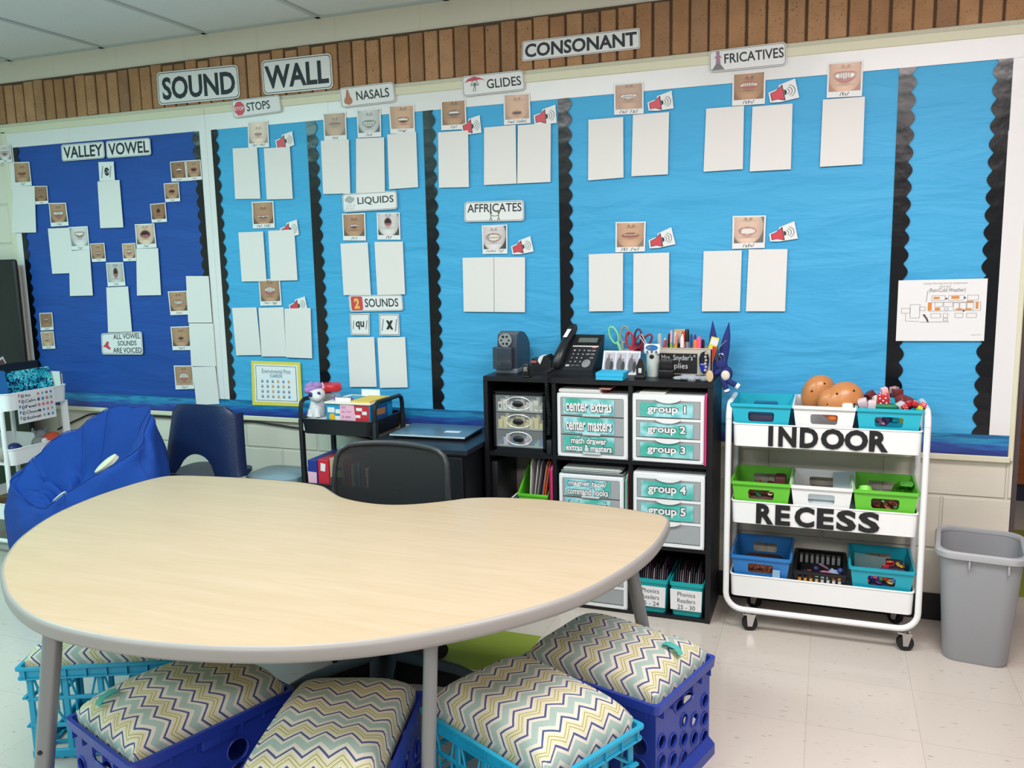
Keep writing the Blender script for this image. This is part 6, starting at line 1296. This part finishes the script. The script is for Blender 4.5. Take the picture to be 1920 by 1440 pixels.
gb = thing('glue_stick_box', 'yellow and red box of lead refills tilted in the caddy', 'box', (-.424, -.10, ZT + .03), 0, None, (0, .26, 0)); b = B(); b.rbox(-.015, .015, -.008, .008, 0, .118, .001, 1); b.build('box_body', mat('ecd63c', .4), gb, 35, False); b = B(); b.box(.000, .0145, -.0088, -.008, .02, .085); b.build('red_panel', mat('d2382c', .4), gb, 35, False); b = B(); b.box(-.012, .0145, -.0088, -.008, .090, .114); b.build('white_panel', WHITE, gb, 35, False)
sn = thing('sanitizer_bottle', 'small navy bottle with blue label hanging on the caddy front', 'bottle', (-.430, -.135, ZT + .008)); b = B(); b.loft([[(-.430 + rx * math.cos(t), -.137 + .008 * math.sin(t), ZT + z) for t in [2 * PI * k / 18 for k in range(18)]] for z, rx in ((.012, .003), (.018, .010), (.045, .017), (.068, .0185), (.086, .014), (.093, .006))]); b.build('bottle_body', mat('15172a', .25), sn, 60)
b = B(); b.loft([[(-.430 + rx * math.cos(t), -.1375 + .0086 * math.sin(t), ZT + z) for t in [PI + PI * k / 12 for k in range(13)]] for z, rx in ((.018, .0105), (.045, .0174), (.052, .0180))], False, False, False); lb = b.build('label_band', mat('1f35a8', .3), sn, 60)
b = B(); put_text(b, 'meijer', (-.441, ZT + .044, -.419, ZT + .050), lambda u, v: Vector((u, -.1468, v)), .02); b.build('lettering', WHITE, lb, None)
nb = thing('navy_ornament', 'navy blue two pointed felt ornament standing at the end of the caddy', 'ornament', (-.385, -.085, ZT)); 
for dx, ln_, zt in ((-.012, -.04, .205), (.012, .14, .200)):
    b = B(); b.loft([[(-.387 + dx + ln_ * (z - .0) + hw * math.cos(t), -.085 + hw * .35 * math.sin(t), ZT + z) for t in [2 * PI * k / 10 for k in range(10)]] for z, hw in ((.0, .010), (.05, .017), (.10, .018), (.15, .013), (zt, .001))]); b.build('pointed_blade', mat('1b2c78', .7), nb, 60)
b = B(); b.tube([(-.372 + .014 * math.cos(a), -.110, ZT + .055 + .030 * math.sin(a)) for a in [2 * PI * k / 18 for k in range(18)]], .0018, 6, True); b.tube([(-.392, -.105, ZT + .06), (-.386, -.105, ZT + .10), (-.352, -.12, ZT + .135)], .0022, 6); b.build('key_ring', CHROME, nb)
# keychain plush
pk = thing('plush_keychain', 'navy and white plush keychain hanging off the end of the shelf top', 'plush toy', (-.335, -.25, .90)); NV = mat('1c2a6b', .9); CR = mat('d9d2c6', .9)
b = B(); b.ball((-.352, -.255, .965), (.021, .018, .019)); b.ball((-.337, -.255, .935), (.024, .018, .028)); b.tube([(-.345, -.26, .925), (-.320, -.262, .905), (-.298, -.262, .893)], [.012, .010, .010], 10); b.tube([(-.350, -.26, .918), (-.338, -.266, .893), (-.330, -.266, .868)], [.012, .010, .010], 10); b.tube([(-.352, -.262, .950), (-.372, -.27, .935)], [.009, .007], 8); b.build('plush_body', NV, pk, 60)
for p0, p1 in (((-.300, -.264, .895), (-.290, -.264, .889)), ((-.333, -.268, .880), (-.330, -.268, .872))): b = B(); b.tube([p0, p1], .0108, 10); b.build('white_cuff', WHITE, pk)
b = B(); b.ball((-.337, -.268, .930), (.016, .008, .019)); b.build('belly_patch', CR, pk, 60); b = B(); b.tube([(-.352, -.255, .985), (-.365, -.24, 1.0), (-.375, -.2, .96)], .002, 5); b.build('cord', CHROME, pk)
b = B(); b.ball((-.388, -.300, .930), (.013, .003, .021), 18, 10); b.build('wooden_tag', mat('cbb089', .6), pk, 60)
b = B()
for k in range(7): b.ball((-.404 + .002 * (k % 2), -.298, .95 + .012 * k), .0052, 8, 6)
b.build('bead_string', mat('c9bcae', .4, var=.5), pk, 60)
# ================================================================== low black cabinet with laptop
ck = thing('low_cabinet', 'low black wooden cabinet between the black cart and the cube shelf', 'cabinet', (-1.49, -.25, 0))
b = B(); b.rbox(-1.718, -1.268, -.458, -.03, .620, .640, .002, 1); b.build('cabinet_top', mat('1f2430', .4), ck)
b = B(); b.box(-1.700, -1.284, -.440, -.035, 0, .620); b.build('cabinet_body', BLACKWOOD, ck)
for z0, z1 in ((.06, .325), (.333, .608)): b = B(); b.rbox(-1.694, -1.290, -.455, -.440, z0, z1, .002, 1); b.build('drawer_front', BLACKWOOD, ck)
lp = thing('laptop', 'closed silver blue laptop on the low black cabinet', 'laptop', (-1.508, -.205, .640), D(2.6))
b = B(); b.rbox(-.158, .158, -.105, .105, .001, .012, .004); b.build('base', mat('1c1e22', .4), lp, 35, False)
b = B(); b.rbox(-.166, .166, -.117, .117, .0115, .0195, .0035); ld = b.build('lid', mat('7f97a8', .3, metal=.55), lp, 35, False)
b = B(); b.box(-.165, .165, -.1178, -.1165, .0125, .0165); b.build('lid_edge', mat('c9d2d6', .3), ld, 35, False); b = B(); b.box(.045, .110, -.045, -.012, .0195, .0199); b.build('paper_label', WHITE, ld, None, False)
b = B(); put_text(b, 'hp', (-.018, -.015, .018, .020), lambda u, v: Vector((u, v, .0198))); b.build('logo', mat('5b6f7d', .3), ld, None, False)

# ================================================================== black rolling cart
bc = thing('rolling_cart', 'small black metal rolling cart between the student chair and the cabinet', 'cart', (-1.92, -.20, 0)); KM = mat('17191d', .42)
BX0, BX1, BY0, BY1 = -2.092, -1.742, -.338, -.062
for z0, z1 in ((.640, .706), (.355, .425), (.100, .170)): b = B(); tray(b, BX0, BX1, BY0, BY1, z0, z1, .03, .006); b.build('tray', KM, bc)
for x in (BX0 - .004, BX1 + .004):
    for y in (BY0 + .018, BY1 - .018): b = B(); b.rbox(x - .009, x + .009, y - .011, y + .011, .075, .70, .003); b.build('post', KM, bc)
    b = B(); b.tube([(x, BY0 + .018, .70), (x, BY0 + .018, .745), (x, BY0 + .024, .768), (x, BY0 + .045, .780), (x, BY1 - .045, .780), (x, BY1 - .024, .768), (x, BY1 - .018, .745), (x, BY1 - .018, .70)], .0095, 10); b.build('handle', KM, bc)
for x in (BX0 + .03, BX1 - .03):
    for y in (BY0 + .03, BY1 - .03): b = B(); caster(b, x, y, .024, .016, .10); b.build('caster', [RUBBER, KM], bc)
un = thing('plush_unicorn', 'white plush unicorn with lilac mane sitting on the black cart', 'plush toy', (-2.05, -.27, .646)); FUR = mat('e6e4e6', .95, bump=.6, bscale=220)
b = B(); b.lathe([(.028, .0), (.036, .02), (.034, .045), (.026, .068), (.016, .085)], (-2.052, -.262, .700), 18); b.ball((-2.042, -.275, .800), (.036, .034, .034), 18, 12); b.ball((-2.022, -.300, .790), (.021, .020, .018), 14, 10)
for dx in (-.016, .016): b.tube([(-2.052 + dx, -.285, .735), (-2.052 + dx * 1.2, -.292, .704)], [.012, .014], 10)
b.build('plush_body', FUR, un, 70)
b = B()
for k in range(9): b.ball((-2.056 + .022 * math.sin(k * 1.3), -.272 + .016 * math.cos(k * 2.0), .834 + .008 * math.sin(k * 2.2) - .001 * k), (.021, .018, .015), 10, 7)
b.build('lilac_mane', mat('b48ac8', .95, bump=.8, bscale=200), un, 70)
for x, y, z, r in ((-2.052, -.3075, .803, .0110), (-2.014, -.301, .808, .0085)): b = B(); b.ball((x, y, z), (r, r * .55, r), 12, 8); b.build('eye', mat('33256e', .1), un, 70)
for x in (-2.076, -2.018): b = B(); b.loft([[(x + r * math.cos(t), -.265 + r * .5 * math.sin(t), .825 + z) for t in [2 * PI * k / 8 for k in range(8)]] for z, r in ((0, .010), (.015, .007), (.028, .001))]); b.build('ear', mat('e3b9c6', .9), un, 60)
b = B(); b.rbox(-2.085, -1.985, -.325, -.20, .6955, .7005, .001, 1); solo(b, 'white_box', WHITE, 'white box under the plush unicorn', 'box').location.z = .650
bpy.data.objects['white_box'].scale.z = 9.9
jr = thing('plastic_jar', 'clear jar with red screw lid on the black cart behind the unicorn', 'jar', (-2.062, -.145, .646)); 
b = B(); b.lathe([(.030, 0), (.044, .015), (.050, .06), (.050, .115), (.040, .142), (.036, .15)], (-2.058, -.145, .646), 28); b.build('jar_body', mat('dfe9ea', .08, alpha=.3), jr, 60)
b = B(); b.lathe([(.050, .150), (.0515, .153), (.0515, .176), (.048, .181), (.030, .182)], (-2.058, -.145, .646), 28); b.build('lid', mat('d62a36', .35), jr)
for k in range(16): toy('toy_piece', ('ball', 'block', 'cyl')[k % 3], ('b9622e', '2b2f45', '3f7a55', 'a03038', '3a55a0', 'c9a05a')[k % 6], (-2.058 + .024 * math.cos(k * 2.4), -.145 + .024 * math.sin(k * 2.4), .652 + .008 * k), R3(), .024, 'small counter inside the red lidded jar', 'counter', 'counters in the red lidded jar')
# card game box
gx = thing('card_game_box', 'bright blue and red card box with a pink sticky note', 'box', (-1.868, -.225, .646))
b = B(); b.rbox(-1.976, -1.764, -.312, -.120, .646, .768, .002, 1); b.build('box_body', mat('1c93c4', .35), gx)
b = B(); b.prism([(-1.850, .70), (-1.768, .70), (-1.768, .766), (-1.838, .766)], 'y', -.3128, -.312); b.build('red_panel', mat('c02e3e', .4), gx, None)
b = B(); b.cyl((-1.946, -.312, .713), (-1.946, -.3135, .713), .015, seg=20); b.build('yellow_badge', mat('e9b62e', .4), gx)
for x, z, w_, h_ in ((-1.950, .743, .034, .022), (-1.914, .738, .030, .018), (-1.918, .708, .028, .020), (-1.815, .750, .028, .013), (-1.790, .735, .022, .014), (-1.825, .720, .030, .012)): b = B(); b.box(x - w_ / 2, x + w_ / 2, -.3135, -.3128, z - h_ / 2, z + h_ / 2); b.build('printed_card', WHITE, gx, None)
b = B(); b.prism([(-1.908, .702), (-1.832, .699), (-1.838, .766), (-1.905, .770)], 'y', -.3146, -.3138); sk = b.build('sticky_note', mat('eeb3c9', .6), gx, None)
for s, r in (('Oct.', (-1.899, .752, -.0, 0)), ('Gp 1 & 3', (-1.899, .732, 0, 0)), ('A. word', (-1.897, .712, 0, 0))):
    b = B(); put_text(b, s, (r[0], r[1], r[0] + .0058 * len(s), r[1] + .011), lambda u, v: Vector((u, -.3150, v))); b.build('handwriting', mat('7a2f8c', .5), sk, None)
b = B(); b.box(-1.7638, -1.7630, -.295, -.165, .700, .755); sd = b.build('side_print', mat('20559a', .4), gx, None)
b = B(); b.poly([(-1.7622, y, z) for y, z in ((-.275, .72), (-.19, .715), (-.185, .742), (-.27, .745))]); b.build('side_picture', mat('c07a3f', .4), gx, None)
b = B(); b.rbox(-1.980, -1.758, -.318, -.112, .7685, .777, .002, 1); solo(b, 'flash_card_tray', mat('e7e3d6', .5), 'white card tray lid lying on the blue card box', 'tray')
for x0, x1, y, z0, z1, c, lab in ((-1.905, -1.815, -.135, .777, .806, 'eeeeee', 'white divider card standing at the back of the card tray'), (-1.945, -1.870, -.285, .777, .792, 'eeeeee', 'white divider card standing at the front of the card tray'), (-1.955, -1.862, -.279, .777, .794, '6a4fa0', 'purple divider card behind the front white one')): b = B(); b.box(x0, x1, y, y + .002, z0, z1); solo(b, 'divider_card', mat(c, .5), lab, 'card')
for x0, x1, y0, y1, z, c, lab in ((-1.86, -1.768, -.305, -.15, .7772, 'e3c04a', 'yellow flash cards lying at the open end of the card tray'), (-1.93, -1.865, -.25, -.17, .7772, '2f9cc0', 'blue flash cards lying in the middle of the card tray')): b = B(); b.box(x0, x1, y0, y1, z, z + .006); solo(b, 'flash_card_stack', mat(c, .5), lab, 'cards')
b = B(); b.loft([[(-2.19, -.045, .70), (-2.10, -.10, .655), (-2.075, -.06, .72)], [(-2.19, -.040, .701), (-2.10, -.095, .656), (-2.075, -.055, .721)]]); solo(b, 'green_folder', mat('3d7d4c', .5), 'green folder corner sticking out behind the black cart', 'folder')
# lower tier
for x0, x1, y0, y1, z0, z1, c, lab, nm in ((-2.078, -2.030, -.320, -.10, .3585, .520, '26358c', 'dark blue game box standing on the lower tier of the black cart', 'game_box'), (-2.026, -1.972, -.322, -.10, .3585, .525, 'c8283a', 'red game box standing next to the dark blue one on the lower tier', 'game_box'), (-1.968, -1.900, -.320, -.09, .3585, .535, 'b79a80', 'tan toy box beside the red game box on the lower tier', 'toy_box')):
    t = thing(nm, lab, 'box', ((x0 + x1) / 2, (y0 + y1) / 2, z0)); b = B(); b.rbox(x0, x1, y0, y1, z0, z1, .002, 1); b.build('box_body', mat(c, .4), t)
    if c == '26358c': b = B(); b.prism([(x0 + .002, .395), (x1 - .006, .392), (x1 - .004, .468), (x0, .470)], 'y', y0 - .0012, y0 - .0002); b.build('sticky_note', mat('e6b6cc', .6), t, None)
    if c == 'c8283a': b = B(); b.prism([(x0 + .014, .478), (x1 - .018, .475), (x1 - .014, .508), (x0 + .016, .512)], 'y', y0 - .001, y0 - .0002); b.build('white_picture', WHITE, t, None)
    if c == 'b79a80': b = B(); b.prism([(x0 + .012, .44), (x1 - .012, .45), (x1 - .010, .50), (x0 + .018, .49)], 'y', y0 - .001, y0 - .0002); b.build('window_panel', mat('3a2a2e', .4), t, None)
b = B(); b.rbox(-1.962, -1.905, -.3265, -.3215, .36, .455, .003, 1); solo(b, 'black_case', BLACK, 'black case with white studs in front of the tan toy box', 'case')
b = B(); b.prism([(-1.945, .455), (-1.905, .455), (-1.915, .485), (-1.93, .488)], 'y', -.327, -.3215); solo(b, 'lime_toy', mat('7fd34a', .4), 'lime green toy on the black case', 'toy')
for k, (c, x) in enumerate((('b8383a', -1.885), ('c9b9a0', -1.87), ('3b7a4c', -1.855), ('2f8fa0', -1.84), ('a03a3a', -1.82), ('d0d0cc', -1.80))):
    b = B(); b.rbox(x - .006, x + .006, -.30, -.10, .3585, .52 - .012 * (k % 3), .001, 1); solo(b, 'picture_book', mat(c, .5), ('red', 'cream', 'green', 'teal', 'dark red', 'white')[k] + ' book on the lower tier of the black cart, behind the chair mesh', 'book')
# grey stool behind the table
gs = thing('plastic_stool', 'blue grey plastic stool between the student chair and the black cart', 'stool', (-2.27, -.26, 0)); GS = mat('7f98a3', .4)
b = B(); b.loft([rrect(-2.40, -2.14, -.36, -.14, .06, z) for z in (.405, .432)] + [rrect(-2.39, -2.15, -.35, -.15, .06, .440)]); b.build('seat', GS, gs)
for x, y in ((-2.36, -.33), (-2.18, -.33), (-2.36, -.17), (-2.18, -.17)): b = B(); b.cyl((x, y, .406), (x + (x + 2.27) * .2, y + (y + .25) * .2, 0), .014, .011); b.build('leg', GS, gs)
b = B(); b.tube(catmull([(-3.86, -.012, .50), (-3.70, -.012, .565), (-3.57, -.012, .600), (-3.2, -.014, .604), (-2.73, -.012, .600), (-2.60, -.012, .606), (-2.48, -.012, .598), (-2.35, -.012, .588), (-2.1, -.012, .575), (-1.9, -.012, .55)], 5, False), .0045, 6); solo(b, 'wall_cable', RUBBER, 'black power cord running along the wall below the boards', 'cord')

# ================================================================== white book cart in the corner
wc = thing('rolling_cart', 'white rolling book cart in the corner with a feelings chart on it', 'cart', (-3.79, -.35, 0))
WX0, WX1, WY0, WY1 = -4.005, -3.565, -.530, -.182
for z0, z1 in ((.700, .783), (.440, .520), (.172, .252)): b = B(); tray(b, WX0, WX1, WY0, WY1, z0, z1, .028, .005); b.build('tray', METALW, wc)
for x in (WX0 + .04, WX1 - .04):
    for y in (WY0 + .004, WY1 - .004):
        b = B(); b.rbox(x - .010, x + .010, y - .008, y + .008, .08, .72, .003); b.build('post', METALW, wc)
for y in (WY0 - .004, WY1 + .004): b = B(); b.tube([(WX1 - .03, y, .70), (WX1 - .03, y, .10), (WX1 - .06, y, .07), (WX0 + .06, y, .07), (WX0 + .03, y, .10), (WX0 + .03, y, .70)], .010, 10); b.build('tube_frame', METALW, wc)
for x in (WX0 + .06, WX1 - .06):
    for y in (WY0 + .01, WY1 - .01): b = B(); caster(b, x, y, .024, .016, .07); b.build('caster', [RUBBER, CHROME], wc)
fc_ = thing('feelings_chart', 'white chart with I Am, I Calm, I Feel rows hanging on the book cart', 'poster', (-3.555, -.375, .63))
def fm(u, v, d=0): return Vector((-3.5575 + d, -.478 + .206 * u, .633 + .150 * v))
b = B(); b.loft([[fm(u, v, d) for u, v in ((0, 0), (1, 0), (1, 1), (0, 1))] for d in (0, .0012)]); b.build('sheet', WHITE, fc_, None)
for i, s in enumerate(('Am', 'Calm', 'Feel', 'Choose', 'Solve')):
    v = .86 - .18 * i; b = B(); put_text(b, s, (.20, v - .045, .20 + .063 * len(s) + .03, v + .055), lambda x, y: fm(x, y, .0018), .02); b.build('lettering', mat('232a44', .5), fc_, None)
    b = B(); b.poly([fm(.145 + .038 * math.cos(t), v + .06 * math.sin(t), .0016) for t in [2 * PI * k / 14 for k in range(14)]]); b.mi = 1; put_text(b, 'I', (.133, v - .035, .157, v + .035), lambda x, y: fm(x, y, .0022), .05); b.mi = 2 + (i > 1) + (i > 3); b.poly([fm(.035, v + .07, .0016), fm(.095, v + .07, .0016), fm(.045, v - .04, .0016)]); b.build('row_badge', [mat('232a44', .5), WHITE, mat('c9506a', .5), mat('2f5f9c', .5), mat('3f9a8c', .5)], fc_, None)
    b = B()
    for k in range(4):
        b.mi = (i * 2 + k) % 4 if i != 2 else 0; u = .56 + .115 * k; b.poly([fm(u + .042 * math.cos(t), v + .055 * math.sin(t), .0016) for t in [2 * PI * (j + .5) / (14 if i in (1, 2) else 4) for j in range(14 if i in (1, 2) else 4)]])
    b.build('row_pictures', [mat('c77a80', .5), mat('7fae9c', .5), mat('57606e', .5), mat('4f84c4', .5)], fc_, None)
    if i: b = B(); b.poly([fm(.02, v + .085, .0015), fm(.98, v + .085, .0015), fm(.98, v + .092, .0015), fm(.02, v + .092, .0015)]); b.build('row_line', GREYPL, fc_, None)
sq = thing('sequin_notebook', 'notebook with turquoise and navy sequin cover in the book cart', 'notebook', (-3.63, -.33, .705)); 
b = B(); b.prism([(-.462, .705), (-.195, .705), (-.205, .872), (-.455, .872)], 'x', -3.640, -3.624)
for v in b.bm.verts: v.co.x -= (v.co.z - .705) * .18
b.build('sequin_cover', sequin_material(), sq); b = B(); b.prism([(-.458, .705), (-.200, .705), (-.210, .868), (-.451, .868)], 'x', -3.652, -3.641)
for v in b.bm.verts: v.co.x -= (v.co.z - .705) * .18
b.build('pages', WHITE, sq)
b = B(); b.prism([(-.525, .705), (-.470, .705), (-.478, .885), (-.525, .89)], 'x', -3.630, -3.60)
for v in b.bm.verts: v.co.x -= (v.co.z - .705) * .1
solo(b, 'blue_binder', mat('1f6fb4', .4), 'blue binder at the near end of the book cart', 'binder')
for k in range(3): b = B(); b.box(-3.76 + .0, -3.60, -.1935 + .0055 * k, -.1895 + .0055 * k, .705, .846 - .006 * k); solo(b, 'thin_book', mat(('e6e2da', '3a3f46', 'e9e9e6')[k], .5), ('cream', 'black', 'white')[k] + ' thin book at the wall end of the book cart', 'book')
b = B(); b.prism([(-.46, .705), (-.215, .705), (-.225, .905), (-.45, .905)], 'x', -3.74, -3.70); solo(b, 'black_folder_case', mat('1b2024', .25), 'black glossy case behind the sequin notebook', 'case')
for k, (y, z, dy, c) in enumerate(((-.52, .905, -.1, '8a8f4a'), (-.47, .88, .2, '5b86b8'), (-.42, .93, .6, '8a3a44'), (-.38, .888, .5, '7a5550'), (-.53, .85, .3, 'b85a6a'))):
    t = thing('picture_card', ('green', 'pale blue', 'red brown', 'brown', 'pink')[k] + ' picture card standing behind the sequin notebook', 'card', (-3.86, y + .09, z - .03), 0, None, (dy * .8, 0, 0))
    b = B(); b.box(-.001, .001, -.03, .03, 0, .062); b.build('card', WHITE, t, None, False); b = B(); b.box(.0012, .0018, -.022, .022, .012, .052); b.build('printed_picture', mat(c, .4), t, None, False)
b = B(); b.rbox(-3.95, -3.80, -.49, -.22, .705, .86, .01); solo(b, 'card_caddy', mat('23282b', .3), 'dark caddy holding the picture cards in the book cart', 'caddy')
b = B(); b.ball((-3.64, -.452, .495), .038, 20, 14); solo(b, 'navy_ball', mat('1c2060', .4), 'navy blue ball in the middle tray of the book cart', 'ball')
b = B(); b.ball((-3.63, -.520, .492), (.03, .03, .038), 20, 14); solo(b, 'grey_ball', mat('9c9088', .6), 'taupe ball at the near corner of the middle tray', 'ball')
pg = thing('plush_animal', 'small grey plush animal with white muzzle in the book cart', 'plush toy', (-3.70, -.29, .445)); GF = mat('8f9194', .95, bump=.6, bscale=200)
b = B(); b.ball((-3.68, -.285, .492), (.03, .035, .038)); b.ball((-3.69, -.26, .535), (.026, .030, .022)); b.ball((-3.665, -.335, .475), (.022, .024, .02)); b.tube([(-3.69, -.285, .545), (-3.69, -.305, .562), (-3.69, -.30, .572)], [.008, .007, .005], 8); b.tube([(-3.69, -.235, .545), (-3.69, -.215, .560)], [.009, .006], 8); b.build('plush_body', GF, pg, 70); b = B(); b.ball((-3.655, -.272, .505), (.014, .018, .015)); b.build('muzzle', WHITE, pg, 70)
b = B(); b.ball((-3.66, -.222, .500), (.038, .050, .040), 18, 12); solo(b, 'orange_plush', mat('d3573a', .95, bump=.6, bscale=200), 'round orange plush toy beside the grey plush animal', 'plush toy', None, 70)
b = B()
for k in range(4): b.rbox(-3.72 - .0 * k, -3.60, -.50 + .05 * k, -.455 + .05 * k, .176, .28 + .035 * ((k * 2) % 3), .004, 1)
solo(b, 'toy_basket', mat('6a4c30', .7, var=.7, bscale=40), 'brown woven basket in the bottom tray of the book cart', 'basket')
# dark chalkboard behind the cart
kb = thing('easel_board', 'tall black and dark green easel board in the corner behind the book cart', 'easel board', (-4.3, -.10, 0))
b = B(); b.rbox(-4.62, -3.962, -.085, -.060, .03, 1.408, .02, 3); b.build('board_frame', mat('15181a', .5), kb); b = B(); b.box(-4.60, -3.975, -.0865, -.085, .10, .80); b.build('green_panel', mat('16301f', .6), kb)
for x in (-4.55, -4.03): b = B(); b.rbox(x - .015, x + .015, -.15, -.03, 0, .035, .005); b.build('foot', mat('15181a', .5), kb)

# ================================================================== beyond the wall end
wf = thing('wooden_bookcase', 'orange brown wooden bookcase in the next room beyond the wall end', 'bookcase', (1.52, 1.95, 0)); WD = wood_material('bookcase_wood', 'a9602c', '8c4a20', (3, 3, 30), 'z')
b = B(); b.box(.80, .84, 1.76, 2.14, .10, 2.0); b.box(2.20, 2.24, 1.76, 2.14, .10, 2.0); b.box(.80, 2.24, 2.12, 2.14, .10, 2.0)
for z in (.10, .52, .95, 1.38, 1.96): b.box(.84, 2.20, 1.76, 2.12, z, z + .05)
for x in (.98, 1.45): b.box(x, x + .04, 1.77, 2.12, .12, 1.98)
b.build('carcass', WD, wf); b = B(); b.box(.82, 2.22, 1.79, 2.12, 0, .10); b.build('toe_kick', mat('23283a', .5), wf)
